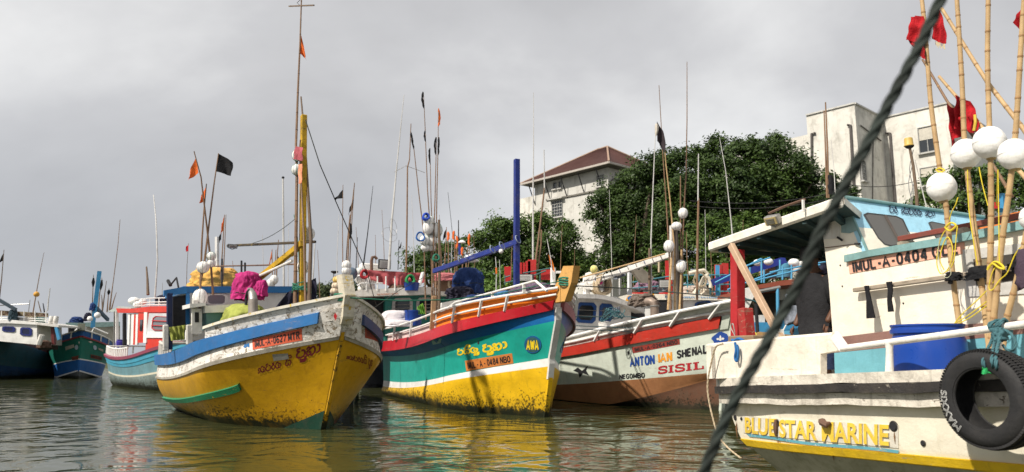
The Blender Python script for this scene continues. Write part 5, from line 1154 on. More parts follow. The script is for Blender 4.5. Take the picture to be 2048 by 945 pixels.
# =================================================================== 3: pale green and white boat
B3 = Hull((6.63, 23.984, 2.071, 12.982, .36, .15), [UQ, (0, 1.43, 0, 1., 0, 1.606), (-.125, 1.591, 1.071, 2.874, -.578, 1.814), (-.415, 1.692, 1.225, 2.154, .46, 1.898), (-.62, 1.878, 2.708, 2.333, 1.508, 1.982), (-.728, 1.924, 3.002, 2.382, 1.758, 1.982), (-.819, 1.933, 3.107, 2.2, 1.85, 2.), (-1.3, 1.934, 3.471, 2.086, 2.051, 2.008)], hollow=0., q=True)
def boat3():
    B = B3; B.root('pale green fishing boat with red rail and many painted names, bow behind the white boat')
    DKB = paint('shaded_brown_underbody', (.13, .06, .035), (.03, .02, .015), .4, dirt=.6, rough=.6, wl=.25); BR = paint('tan_brown_band', (.33, .15, .065), (.15, .09, .05), .25, dirt=.35, dirtcol=(.15, .06, .03), rough=.45)  # underbody repeats the band's brown, painted darker for the shade below the chine
    PG = paint('pale_green_hull', (.60, .65, .56), (.35, .35, .3), .08, dirt=.3, dirtcol=(.3, .3, .24), streak=.3, rough=.4)
    RR = paint('scarlet_rail', (.52, .035, .02), (.5, .35, .3), .10, dirt=.25, rough=.5, bump=.4)
    PW = paint('pinkish_white', (.64, .54, .50), (.4, .2, .18), .2, dirt=.4, streak=.4, rough=.55); WW = paint('off_white_bulwark', (.70, .69, .63), (.3, .25, .2), .1, dirt=.3, streak=.3)
    B.skin([DKB, DKB, BR, PG], ns=60); B.deck(6., plain('grey_deck', (.25, .24, .22), .8), .1)
    tw = B.find(1440, 640)[0]
    for sd_ in (1, -1):
        B.rail('rub_rail', 3.94, 5.0, .09, RR, tw, 1., (sd_,), n=44); B.rail('breast_plank', 3.9, 5.0, .05, PG, 0.004, tw-.003, (sd_,), n=12)
        MB().slab(lambda u, v, d: B.pt(.003+.99*u, 5.+v, sd_, -.02-d), 36, 2, .05).build('bulwark', PW, B.r, smooth=True)
        MB().slab(lambda u, v, d: B.pt(.003+.99*u, 6.+v, sd_, -.02-d), 36, 2, .05).build('bulwark', WW, B.r, smooth=True)
    B.pipe('rail', 7., .055, WH2, .0, 1., off=.03); B.pipe('rail', 6.15, .04, WH2, .0, 1., off=.03)
    for px in (1193, 1278, 1342, 1416):
        t_ = B.find(px, 680 if px < 1250 else 650)[0]
        for sd_ in (1, -1): MB().beam(B.pt(t_, 5.05, sd_, .09), B.pt(t_, 7., sd_, .05), .10, .06, up=B.a, bev=.01).build('rail_post', WH2, B.r)
    stemhead(B, 1., 7.0, PG, .16, .24, B.on(1500, 579, 0))
    # lettering: plate, three coloured names, SISIL, NEGOMBO, badge
    BK = plain('black_letters', (.012, .012, .015), .6); BLU = plain('blue_letters', (.01, .06, .30), .5); OG = plain('orange_letters', (.80, .32, .02), .5); RL = plain('red_letters', (.40, .012, .02), .5)
    B.plate('number_plate', [(1264, 695), (1359, 677), (1360, 689), (1266, 707)], paint('dim_red_plate', (.30, .04, .03), (.2, .15, .1), .2, dirt=.4), 'IMUL-A-0264 NBO', BK, bold=.02)
    def wave(cs, txt, mt, bold=.05, sc=(0, 0, 1, 1)): B.letters(text2d(txt, bold), B.quad(cs, 1, .006), mt, sc)
    wave([(1259, 714), (1309, 708), (1310, 729), (1260, 735)], 'ANTON', BLU, .045)
    wave([(1316, 707), (1344, 702), (1345, 722), (1317, 726)], 'IAN', OG, .045)
    wave([(1353, 701), (1414, 687), (1414, 708), (1354, 718)], 'SHENAL', BK, .05)
    # SISIL in slab-serif capitals
    def slab_text():
        vs = []; fs = []
        def r_(x0, y0, x1, y1): b = len(vs); vs.extend([(x0, y0), (x1, y0), (x1, y1), (x0, y1)]); fs.append((b, b+1, b+2, b+3))
        def st(pts, w): v, f = stroke2d(smooth(pts, 5), w); b = len(vs); vs.extend([tuple(p) for p in v]); fs.extend([tuple(i+b for i in q) for q in f])
        x = 0.
        for ch in 'SISIL':
            if ch == 'S': st([(x+.92, .74), (x+.84, .90), (x+.5, .94), (x+.16, .84), (x+.16, .62), (x+.5, .52), (x+.86, .40), (x+.88, .16), (x+.5, .06), (x+.14, .10), (x+.08, .28)], .22); r_(x+.84, .62, x+.98, 1.); r_(x+.02, .0, x+.16, .38); x += 1.12
            elif ch == 'I': r_(x+.14, .1, x+.42, .9); r_(x, 0, x+.56, .14); r_(x, .86, x+.56, 1.); x += .70
            else: r_(x+.14, .1, x+.42, .9); r_(x, 0, x+1., .14); r_(x, .86, x+.56, 1.); r_(x+.84, .1, x+1., .42); x += 1.1
        return norm2d(vs, fs)
    B.letters(slab_text(), B.quad([(1316, 733), (1407, 722), (1408, 739), (1316, 749)], 1, .006), RL)
    wave([(1239, 749), (1290, 745), (1290, 756), (1239, 759)], 'NEGOMBO', BK, .03)
    qb = B.quad([(1424, 667), (1458, 663), (1458, 690), (1424, 690)], 1, .006); n = 22
    blob = [(.5+.5*math.cos(g)*(1+.10*math.cos(6*g+.6)), .5+.5*math.sin(g)*(1+.12*math.sin(5*g))) for g in np.linspace(0, 6.28, n, endpoint=False)]
    B.letters((blob, [tuple(range(n))]), qb, BLU, name='painted_badge')
    fl = [(.5, .95), (.62, .65), (.54, .48), (.75, .62), (.9, .5), (.8, .3), (.62, .36), (.58, .22), (.42, .22), (.38, .36), (.2, .3), (.1, .5), (.25, .62), (.46, .48), (.38, .65)]
    fl = [(.5+(x-.5)*.6, .5+(y-.5)*.62) for x, y in fl]
    B.letters((fl, [(0, 1, 2, 13, 14), (2, 3, 4, 5, 6), (13, 12, 11, 10, 9), (2, 6, 7, 8, 9, 13)]), qb, WH2, d=.01, name='painted_flower')
    wave([(1204, 664), (1264, 647), (1266, 656), (1206, 673)], 'IMUL-A-0264 NBO', plain('faded_letters', (.30, .28, .25), .7), .015)
    q = B.quad([(1146, 728), (1180, 732), (1178, 758), (1148, 755)], 1, .006)
    B.letters(norm2d([(0, .5), (.3, .75), (.55, .55), (.9, .95), (.8, .6), (1., .3), (.6, .4), (.4, .05), (.3, .4)], [(0, 1, 2, 8), (2, 3, 4, 6), (4, 5, 6), (6, 7, 8, 2)]), q, BK, name='painted_fish')
    c = B.find(1257, 706); MB().add([B.pt(c[0]+.003*math.cos(k*.628), c[1]+.05*math.sin(k*.628), 1, .01) for k in range(10)], [tuple(range(10))]).build('drain_hole', DARK, B.r, fix=False)
    # wheelhouse with blue window rims and a drooping white roof
    x = 6.0; BLR = paint('blue_window_rim', (.012, .07, .26), (.5, .5, .5), .05, dirt=.2)
    cr = B.cross
    def rf(u, v, d):     # u across, v fore-aft
        px = 1128+160*u; y = 585+4*u+32*max(0, u-.42)**1.5*1.9
        return cr(px, y, x-.5)+B.a*3.2*v-V((0, 0, d+.05*(1-v)))
    MB().slab(rf, 12, 2, .16).build('cabin_roof', WH, B.r, smooth=True)
    panel(B, 'c', x, [(1135, 592), (1232, 594), (1262, 606), (1262, 680), (1135, 680)], 2.6, 'cabin_wall', WH2)
    for c_ in (((1153, 605), (1193, 606), (1190, 648), (1150, 645)), ((1199, 607), (1226, 609), (1224, 643), (1197, 647)), ((1132, 603), (1148, 604), (1146, 638), (1131, 636))):
        f = wfn(B, 'c', x, *c_); w_ = window_part(f, B.r, BLR, None, .09, 0)
        for k in (.35, .62): MB().tube([f(.0, k, .06), f(1., k, .06)], .012, 5).build('guard_rod', STEEL, w_)
    panel(B, 'c', x+.1, [(1262, 622), (1290, 628), (1290, 660), (1262, 660)], 1.2, 'dark_opening_panel', DARK)
    # white boom, post and mast bundle
    MB().beam(B.cross(1352, 506, 3.2), B.cross(1160, 573, 6.5), .17, .2, bev=.02).build('boom', WH, B.r)
    MB().beam(cr(1259, 590, 5.4), cr(1259, 530, 5.4), .13, .13).build('boom_post', paint('white_blue_post', (.66, .68, .70), (.05, .15, .3), .3, dirt=.3), B.r)
    MB().beam(cr(1173, 592, 6.3), cr(1173, 552, 6.3), .2, .2).build('boom_post', WH2, B.r); MB().tube([cr(1239, 590, 5.6), cr(1239, 556, 5.6)], .03, 6).build('roof_post', WH2, B.r)
    for k in range(11):
        u = .06+.085*k; p = cr(1352-192*u, 506+67*u, 3.2+3.3*u); MB().torus(p, .15, .014, unit(V((-.8, .4, -.35))), 12, 5).build('boom_lashing', ROPEB if k % 3 else NAVY, B.r)
    MB().tube(bent(cr(1160, 556, 6.3), cr(1330, 508, 3.2), 6, .01), .03, 6).build('boom_pole', BAMB, B.r, smooth=True)
boat3()
def boat3_gear():
    B = B3; cr = B.cross; G = 'poles of the mast bundle on the pale green boat'
    def pl(pts, x, lb, r0, r1, mat, g=G, knots=0): return pole_thing([cr(a, b, x) for a, b in pts], r0, r1, mat, lb, group=g, name='marker_pole', knots=knots)
    X = 3.1
    MB().tube([cr(1354, 630, X), cr(1352, 520, X), (cr(1350, 455, X))], [.13, .12, .11], 9).build('mast', paint('grey_mast_wood', (.16, .14, .12), (.05, .04, .03), .3, dirt=.5, rough=.85), B.r, smooth=True)
    MB().beam(cr(1344, 560, X-.05), cr(1343, 452, X-.05), .12, .1).build('mast_face_board', WHD, B.r)
    T = pl([(1342, 620), (1338, 500), (1332, 400), (1325, 300), (1318, 171)], X-.2, 'tall leaning pole with black rag flag near its top, mast bundle', .035, .012, BAMBD, knots=.6)
    t1 = cr(1314, 243, X-.2); flagcloth(t1, cr(1314, 283, X-.2), sdir(27, 29), .42, 'sq', .5, 'flag', cloth('charcoal_cloth', (.035, .025, .03)), T, 3)
    MB().tube(bent(cr(1313, 248, X-.22), cr(1312, 272, X-.22), 4, .05), [.05, .08, .07, .06, .02], 6).build('rag', cloth('pale_rag', (.5, .46, .4)), T, smooth=True)
    pl([(1350, 620), (1349, 500), (1340, 400), (1332, 330), (1328, 280)], X-.25, 'second leaning bamboo pole of the mast bundle', .035, .016, BAMB, knots=.5)
    pl([(1364, 620), (1365, 480), (1372, 350), (1374, 240), (1374, 124)], X, 'tallest straight pole with wire rings, mast bundle', .04, .012, BAMBD, knots=.5)
    pl([(1303, 600), (1302, 480), (1308, 330), (1311, 262)], X+1.2, 'white fibre antenna left of the mast bundle', .03, .014, GREYP)
    pl([(1298, 600), (1299, 540), (1299, 497)], X+1.2, 'brown stake beside the white fibre antenna', .05, .045, WOODD)
    pl([(1394, 600), (1395, 480), (1397, 397)], X+.5, 'two-tone pole with a taped joint right of the mast bundle', .05, .04, BAMBD); pl([(1396, 402), (1397, 308)], X+.5, 'grey fibre rod on top of the two-tone pole', .028, .02, GREYP)
    pl([(1377, 560), (1374, 520), (1373, 465)], X+.5, 'thin short pole between the mast and the taped pole', .02, .012, BAMBD)
    pl([(1360, 600), (1361, 470), (1361, 352)], X, 'short brown pole behind the upper float', .03, .02, BAMBD)
    pl([(1336, 620), (1340, 560), (1344, 500)], X-.3, 'bamboo stump at the left of the mast foot', .045, .04, BAMB, knots=.4); pl([(1359, 620), (1362, 560), (1363, 500)], X-.3, 'bamboo stump at the right of the mast foot', .04, .035, BAMB, knots=.4)
    for (c, r_, sq, lb) in (((1366, 427), .13, 1.1, 'upper white float on the mast bundle'), ((1353, 453), .14, .8, 'flattened white float on the mast bundle'), ((1338, 493), .14, 1.15, 'left white float by the boom end of the mast bundle'), ((1362, 533), .14, 1.2, 'lowest white float on the mast bundle')):
        float_thing(cr(*c, X-.35), r_*1.4, lb, (1, 1, sq), group='white floats of the mast bundle')
    float_thing(cr(1188, 539, 6.), .16, 'pale yellow float on the boom above the blue rimmed windows', mat=paint('lemon_float', (.72, .66, .22), (.4, .3, .2), .08))
    t = thing('fish_trap', cr(1188, 580, 6.2), 'white heap of net wrapped beside the boom post', 'net'); bundle_mesh(cr(1187, 566, 6.2), .4, .3, .45, 0, 11, 6, .1).build('netting', WHD, t, smooth='full')
    coil_thing(cr(1203, 571, 5.9), .36, .035, ROPEW, 'large pale rope coil hanging from the white boom', (.55, -.8, 0), 9)
    coil_thing(cr(1199, 563, 5.8), .10, .04, cloth('pink_twine', (.55, .03, .2)), 'pink twine knot inside the pale rope coil', (.55, -.8, 0), 3)
    t = thing('crate', cr(1272, 570, 4.9), 'beige box lid leaning under the white boom', 'box'); MB().prism([cr(x, y, 4.9) for x, y in ((1264, 541), (1284, 536), (1308, 555), (1302, 566), (1283, 566))], B.a*.15).build('lid', paint('beige_lid', (.45, .40, .32), dirt=.4), t)
    draped(cr(1228, 552, 5.2), cr(1256, 544, 5.2), cr(1252, 552, 5.2), cr(1230, 560, 5.2), GREYT, 'grey plastic sheet caught under the white boom', 3, .05)
    t = thing('exhaust_pipe', cr(1307, 640, 3.6), 'brown grey exhaust pipe and engine gear on the pale green boat', 'pipe')
    EX = paint('hot_pipe', (.27, .21, .17), (.1, .06, .04), .2, dirt=.4, metal=.3)
    MB().tube([cr(1309, 640, 3.6), cr(1309, 614, 3.6), cr(1307, 606, 3.6), cr(1302, 603, 3.7), cr(1294, 604, 3.9)], .155, 12).build('pipe', EX, t, smooth=True)
    MB().lathe(cr(1309, 613, 3.6), [(.16, -.02), (.18, -.01), (.18, .03), (.16, .04)], seg=14).build('clamp', STEEL, t)
    bundle_mesh(cr(1288, 603, 4.2), .5, .3, .28, 0, 7, 4, .2).build('engine_gear', paint('oily_gear', (.12, .09, .07), (.4, .3, .2), .2, dirt=.5), t, smooth='full')
    t = thing('tub', cr(1207, 668, 3.9), 'white plastic tub tied on the rail of the pale green boat', 'tub'); MB().lathe(cr(1208, 662, 3.9), [(.19, 0), (.2, .3), (.22, .32), (.18, .33)], seg=14).build('body', WH, t, smooth=True)
    draped(cr(1225, 617, 4.8), cr(1240, 613, 4.8), cr(1242, 628, 4.8), cr(1224, 632, 4.8), GREYT, 'grey square board hung before the second window', 3, .02, name='board', cat='board')
    for k, (y0, y1, y2) in enumerate(((634, 632, 640), (652, 655, 650), (659, 662, 668))):
        rope_thing([P(1150, y0, 22.5), P(1225, (y0+y1)/2+1, 25), P(1260, y1+2, 25), P(1292, y2, 26)], .014, ROPET, ['upper teal rope sagging before the blue rimmed windows', 'middle teal rope sagging before the blue rimmed windows', 'lower teal rope sagging before the blue rimmed windows'][k])
    m = MB(); rnd = random.Random(3)
    for i in range(6):
        c = P(1224, 634, 24.8); m.tube([c+V((.28*math.cos(g)+.05*i-.1, .1*math.sin(g), .16*math.sin(g*1.3+i)+.03*i)) for g in np.linspace(0, 6.28, 18)], .016, 5, cap=False)
    m.build('rope_knot', ROPET, None, label='tangled teal rope knot before the second blue rimmed window', cat='rope', smooth=True)
boat3_gear()

# =================================================================== 4: boat with blue and orange ovals on the visor, behind
B4 = Hull((9.6, 29.0, 2.2, 12., .35, .15), [U_, (0, 1.4, 0, 0, 0, 1.6), (-.3, 1.7, 1.2, .7, .7, 1.9), (-.8, 1.95, 2.6, 1.9, 1.9, 2.), (-1., 1.95, 3.0, 2.3, 2.2, 2.)], hollow=0.)
def boat4():
    B = B4; B.root('white fishing boat with blue and orange ovals on its cabin visor, third row behind')
    B.skin([plain('bottom_paint', (.02, .02, .02), .8), plain('brown_bottom', (.2, .08, .04), .6), WH2, REDP], ns=40); B.deck(4, plain('grey_deck', (.25, .24, .22), .8), .2)
    Yd = 31.; n = V((0, -1, 0)); pp = lambda x, y, d=0.: P(x, y, Yd+d)
    CW = paint('cream_visor', (.74, .70, .60), dirt=.25)
    m = MB(); m.prism([pp(1238, 594), pp(1260, 588), pp(1385, 589), pp(1482, 596), pp(1482, 602), pp(1388, 600), pp(1302, 600), pp(1262, 603), pp(1242, 600)], (0, 3.6, 0)); m.build('cabin_roof', CW, B.r)
    MB().prism([pp(1290, 600, .2), pp(1470, 600, .2), pp(1470, 660, .2), pp(1290, 660, .2)], (0, 3, 0)).build('cabin_wall', WH2, B.r)
    MB().prism([pp(1302, 601, .05), pp(1338, 601, .05), pp(1338, 650, .05), pp(1302, 650, .05)], (0, .1, 0)).build('dark_opening_panel', DARK, B.r)
    BLR = paint('blue_window_rim', (.012, .07, .26), (.5, .5, .5), .05)
    for a_ in (((1390, 605), (1422, 601), (1420, 620), (1388, 622)), ((1428, 603), (1452, 603), (1450, 616), (1427, 617))):
        window_part(planequad(pp(*a_[0], .18), pp(*a_[1], .18), pp(*a_[2], .18), pp(*a_[3], .18), n), B.r, BLR, None, .06, 0)
    OG = plain('orange_band', (.75, .36, .03), .5); BL = plain('oval_blue', (.02, .14, .40), .5); WO = plain('oval_white', (.7, .75, .78), .5)
    q = planequad(pp(1250, 591, -.02), pp(1308, 588, -.02), pp(1308, 600, -.02), pp(1250, 603, -.02), n)
    sh = lambda cx_, cy_, rx, ry: ([(cx_+rx*math.cos(g), cy_+ry*math.sin(g)) for g in np.linspace(0, 6.28, 20, endpoint=False)], [tuple(range(20))])
    letters_on(q, ([(0, 0), (.3, 0), (.36, .2), (.36, .9), (.1, .9)], [(0, 1, 2, 3, 4)]), OG, B.r, name='orange_patch'); letters_on(q, ([(.86, .3), (1, .3), (1, 1), (.84, 1)], [(0, 1, 2, 3)]), OG, B.r, name='orange_patch')
    for c_ in ((.22, .45, .14, .42), (.55, .62, .08, .26), (.78, .62, .09, .3)):
        letters_on(q, sh(*c_), BL, B.r, name='blue_oval', d=.012); letters_on(q, sh(c_[0], c_[1], c_[2]*.4, c_[3]*.35), WO, B.r, name='white_oval', d=.02)
    letters_on(planequad(pp(1330, 592.5, -.02), pp(1440, 594, -.02), pp(1440, 597, -.02), pp(1330, 596, -.02), n), 'NEGOMBO FISHING', plain('pale_blue_letters', (.15, .3, .5), .5), B.r, .01)
    RB = paint('turquoise_pipe', (.05, .22, .28), (.3, .3, .3), .1, dirt=.3)
    def rail(a, b, d, r=.03): MB().tube([pp(*a, d), pp(*b, d)], r, 6).build('roof_rail', RB, B.r, smooth=True)
    for y0, y1 in ((565, 551), (577, 570), (588, 584)): rail((1265, y0), (1352, y1), .5); rail((1352, y1), (1475, y1-1), .8)
    for px in (1278, 1296, 1327, 1352, 1375, 1398, 1420, 1440, 1462): rail((px, 549 if px > 1330 else 561), (px, 590), .6, .025)
    RB2 = paint('red_board', (.45, .02, .02), (.4, .3, .25), .08)
    for a_, b_, w in ((1334, 522, .28), (1433, 530, .3), (1447, 527, .26)): MB().beam(pp(a_+4, 590, 1.2), pp(a_+3, b_, 1.2), w, .12, up=(0, 1, 0)).build('roof_board', RB2, B.r, label='red upright board on the roof')
    MB().beam(pp(1435, 592, .9), pp(1435, 531, .9), .16, .1, up=(0, 1, 0)).build('roof_board', SKYB, B.r, label='blue upright board on the roof')
    floodlight(pp(1329, 568, -.3), (-.1, -1, -.1), .5, .36, 'black floodlight on the roof rail by the mast bundle')
    for k, (px, y, sx, mt, lb) in enumerate(((1296, 573, .55, cloth('mauve_bundle', (.28, .16, .22)), 'mauve cloth bundle inside the turquoise roof rail'), (1318, 580, .4, GREYT, 'grey cloth bundle beside the mauve one on the roof'), (1378, 583, .5, paint('pale_net', (.5, .42, .36), (.2, .15, .1), .2), 'pale net heap inside the turquoise roof rail'), (1402, 586, .4, paint('cream_net', (.6, .52, .42), (.2, .15, .1), .2), 'cream net heap inside the turquoise roof rail'))):
        tarp_thing(pp(px, y, .9), (sx, .35, .24), mt, lb, 'net' if 'net' in lb else 'tarpaulin', 'net_heap' if 'net' in lb else 'tarp_bundle', seed=40+k, amp=.15)
    for k in range(2): MB().box(pp(1290+30*k, 592, .6), (1.1, .5, .25)).build('roof_locker', RB2, B.r)
    t = thing('pipe_frame', pp(1410, 590, .3), 'white curved pipe davit standing on the turquoise railed roof', 'davit')
    MB().tube([pp(1378, 547, .3), pp(1395, 543, .3), pp(1408, 541, .3), pp(1416, 548, .3), pp(1408, 556, .3), pp(1398, 574, .3), pp(1388, 588, .3)], .08, 8).build('arm', paint('cream_pipe', (.68, .62, .5), (.3, .2, .1), .1), t, smooth=True)
    MB().tube([pp(1408, 552, .2), pp(1417, 556, .2), pp(1422, 566, .2), pp(1421, 576, .2)], .08, 8).build('arm', paint('cream_pipe', (.68, .62, .5), (.3, .2, .1), .1), t, smooth=True)
    coil_thing(pp(1400, 560, .1), .3, .015, ROPEW, 'thin rope hanging in loops from the white davit', (.2, -1, 0), 3)
    rope_thing([pp(1318, 520, 0), pp(1318, 545, 0)], .05, ROPEW, 'knotted pale rope hanging under the white boom'); 
boat4()

# =================================================================== 5: blue railed boat seen under the white boat's canopy
B5 = Hull((12.5, 24.0, 2.25, 13., .35, .15), [U_, (0, 1.5, 0, 0, 0, 1.6), (-.3, 1.8, 1.0, .6, .6, 1.9), (-.6, 2.0, 1.9, 1.3, 1.3, 2.), (-.9, 2.05, 2.5, 1.8, 1.8, 2.)], hollow=0.)
def boat5():
    B = B5; B.root('blue and brown fishing boat with a railed roof, seen under the white boat\'s canopy')
    OC = paint('ochre_hull', (.42, .25, .10), dirt=.3)
    B.skin([plain('bottom_paint', (.02, .02, .02), .8), plain('brown_bottom', (.2, .08, .04), .6), OC, SKYB], ns=40)
    Yd = 21.; pp = lambda x, y, d=0.: P(x, y, Yd+d); G = B.r
    B.deck(4, plain('grey_deck', (.25, .24, .22), .8), .1)
    BW = paint('brown_fascia', (.28, .07, .04), (.5, .45, .4), .08, dirt=.3)
    MB().prism([pp(1512, 571), pp(1560, 562), pp(1625, 555), pp(1700, 550), pp(1700, 560), pp(1625, 566), pp(1560, 572), pp(1512, 579)], (0, 4, 0)).build('roof', BW, G)
    MB().prism([pp(1516, 580, 3.6), pp(1700, 560, 3.6), pp(1700, 700, 3.6), pp(1516, 700, 3.6)], (0, .1, 0)).build('dark_cabin', plain('dim_interior', (.05, .045, .04), .9), G)
    for (x0, y0, x1, y1, mt, lb) in ((1600, 570, 1612, 610, plain('brown_door', (.2, .1, .04), .7), 'brown door'), (1560, 575, 1600, 600, WHD, None)):
        MB().prism([pp(x0, y0, 2.), pp(x1, y0, 2.), pp(x1, y1, 2.), pp(x0, y1, 2.)], (0, .1, 0)).build('door' if lb else 'wall_panel', mt, G)
    BP = BLUEP; SK = paint('sky_blue_pipe', (.08, .33, .55), (.5, .5, .5), .08, dirt=.2)
    MB().beam(pp(1424, 566, 1.), pp(1570, 520, 1.), .14, .2).build('blue_boom', BP, G)
    def rail(a, b, d=.3, r=.028): MB().tube([pp(*a, d), pp(*b, d)], r, 6).build('roof_rail', SK, G, smooth=True)
    for (a, b) in (((1430, 566), (1522, 518)), ((1455, 580), (1560, 540)), ((1510, 562), (1640, 530)), ((1540, 545), (1700, 515)), ((1490, 533), (1540, 516))): rail(a, b)
    for px, y0, y1 in ((1523, 517, 566), (1528, 540, 566), (1565, 534, 560), (1583, 530, 558), (1560, 520, 540), (1462, 540, 580), (1500, 535, 570), (1612, 523, 555)): rail((px, y0), (px, y1))
    t = thing('water_tank', pp(1566, 556, 1), 'light blue plastic tank standing behind the roof rail', 'tank', 'blue tanks on the railed roof'); MB().lathe(pp(1566, 556, 1.2), [(.26, 0), (.28, .05), (.28, .4), (.2, .46), (.08, .5)], seg=16).build('body', paint('light_blue_plastic', (.10, .33, .48), dirt=.2), t, smooth=True)
    t = thing('water_tank', pp(1549, 558, 1), 'light blue tank left of the taller one on the railed roof', 'tank', 'blue tanks on the railed roof'); MB().lathe(pp(1550, 557, 1.5), [(.2, 0), (.22, .05), (.22, .3), (.1, .36)], seg=16).build('body', paint('light_blue_plastic', (.10, .33, .48), dirt=.2), t, smooth=True)
    for k, (px, y, r_) in enumerate(((1588, 526, .14), (1596, 538, .12), (1537, 524, .12), (1515, 526, .11), (1603, 530, .12))):
        float_thing(pp(px, y, .6), r_*1.0, ['large white float on the railed roof under the canopy', 'lower white float beside the large one on the railed roof', 'white float behind the blue boom', 'small white float near the rail top', 'white float behind the dark rope line'][k], (1.15, 1, .9), lash=False, group='white floats on the railed roof')
    tarp_thing(pp(1540, 540, 1.4), (.3, .3, .22), paint('tan_net', (.3, .22, .14), (.1, .07, .04), .3), 'tan net basket on the railed roof', 'net', 'net_heap', seed=60)
    tarp_thing(pp(1597, 622, -.6), (.36, .34, .52), GREYT, 'grey tarpaulin wrapped round an outboard motor', 'tarpaulin', seed=61, folds=5, amp=.13)
    tarp_thing(pp(1630, 545, 2.), (.5, .4, .35), MIDN, 'dark net heap behind the canopy post', 'net', 'net_heap', seed=63)
    t = thing('bow_post', pp(1498, 600, -2), 'rounded white bow piece tied with teal rope beside the red post', 'post'); m = MB(); m.prism([pp(x, y, -2.) for x, y in ((1484, 616), (1487, 580), (1498, 575), (1508, 578), (1510, 590), (1497, 616))], (0, .25, 0)); m.build('block', WH, t)
    rope_thing([pp(1484, 594, -2.05), pp(1494, 599, -2.1), pp(1507, 602, -2.05), pp(1515, 606, -2)], .025, ROPET, 'teal rope wound round the rounded white bow piece', name='rope_lashing')
    for (a, b, r_, mt) in (((1512, 608), (1516, 680), .05, DARK), ((1555, 575), (1556, 660), .045, SK), ((1497, 588), (1560, 575), .05, STEEL), ((1563, 668), (1575, 645), .02, WH), ((1575, 645), (1640, 636), .02, WH), ((1615, 640), (1620, 675), .05, BLUEP)):
        MB().tube([pp(*a, -.3), pp(*b, -.3)], r_, 8).build('frame_pipe', mt, G, smooth=True)
    MB().prism([pp(1500, 645, .5), pp(1560, 645, .5), pp(1560, 665, .5), pp(1500, 665, .5)], (0, 1, 0)).build('hatch_box', SKYB, G)
    MB().prism([pp(1498, 632, .6), pp(1530, 630, .6), pp(1530, 645, .6), pp(1498, 645, .6)], (0, 1, 0)).build('hatch_box', WHD, G)
    MB().prism([pp(1565, 640, .4), pp(1625, 655, .4), pp(1625, 668, .4), pp(1560, 668, .4)], (0, .1, 0)).build('side_panel', SKYB, G)
    MB().prism([pp(1570, 662, -.4), pp(1625, 658, -.4), pp(1640, 700, -.4), pp(1500, 700, -.4), pp(1500, 678, -.4)], (0, .1, 0)).build('side_panel', paint('blue_band', (.12, .40, .60), dirt=.2), G)
    MB().prism([pp(1500, 672, -.6), pp(1520, 664, -.6), pp(1600, 672, -.6), pp(1640, 674, -.6), pp(1640, 720, -.6), pp(1500, 720, -.6)], (0, .1, 0)).build('side_panel', OC, G)
boat5()

# dark hulls added behind the gaps to keep sky light off the water
def added_dark_hulls():
    for g, lb, c in (((-3.2, 37., 2.0, 12., .35, .15), 'added dark boat hull darkening the gap between the yellow and teal boats', (.02, .03, .05)), ((4.2, 35., 2.1, 12., .35, .15), 'added dark boat hull darkening the gap right of the teal boat', (.03, .035, .03)), ((-8.5, 40., 2.1, 12., .35, .15), 'added dark boat hull darkening the view low behind the yellow boat stern', (.02, .03, .04))):
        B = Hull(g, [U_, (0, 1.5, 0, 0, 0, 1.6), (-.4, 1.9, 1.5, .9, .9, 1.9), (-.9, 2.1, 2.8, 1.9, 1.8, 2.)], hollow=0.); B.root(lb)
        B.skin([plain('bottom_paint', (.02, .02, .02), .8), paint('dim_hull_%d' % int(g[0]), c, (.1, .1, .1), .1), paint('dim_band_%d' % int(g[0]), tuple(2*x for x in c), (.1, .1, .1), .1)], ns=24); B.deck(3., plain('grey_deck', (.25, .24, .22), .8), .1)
        B.rail('rub_rail', 2.8, 3.02, .08, WHD, 0, 1, n=20)
added_dark_hulls()
def added_gap_hull():  # narrow dark hull added to blacken the water between the two boats
    B = Hull((-5.6, 26.4, 2.05, 9., .35, .15), [U_, (0, .7, 0, 0, 0, 1.6), (-.3, .9, 1.0, .6, .6, 1.9), (-.6, 1.0, 1.9, 1.3, 1.3, 2.)], hollow=0.); B.root('added narrow dark hull blackening the gap between the yellow and teal boats')
    B.skin([plain('bottom_paint', (.02, .02, .02), .8), paint('gap_hull_navy', (.02, .03, .05), (.1, .1, .1), .1), paint('gap_hull_blue', (.03, .06, .10), (.1, .1, .1), .1)], ns=24); B.deck(3., plain('grey_deck', (.25, .24, .22), .8), .1)
added_gap_hull()
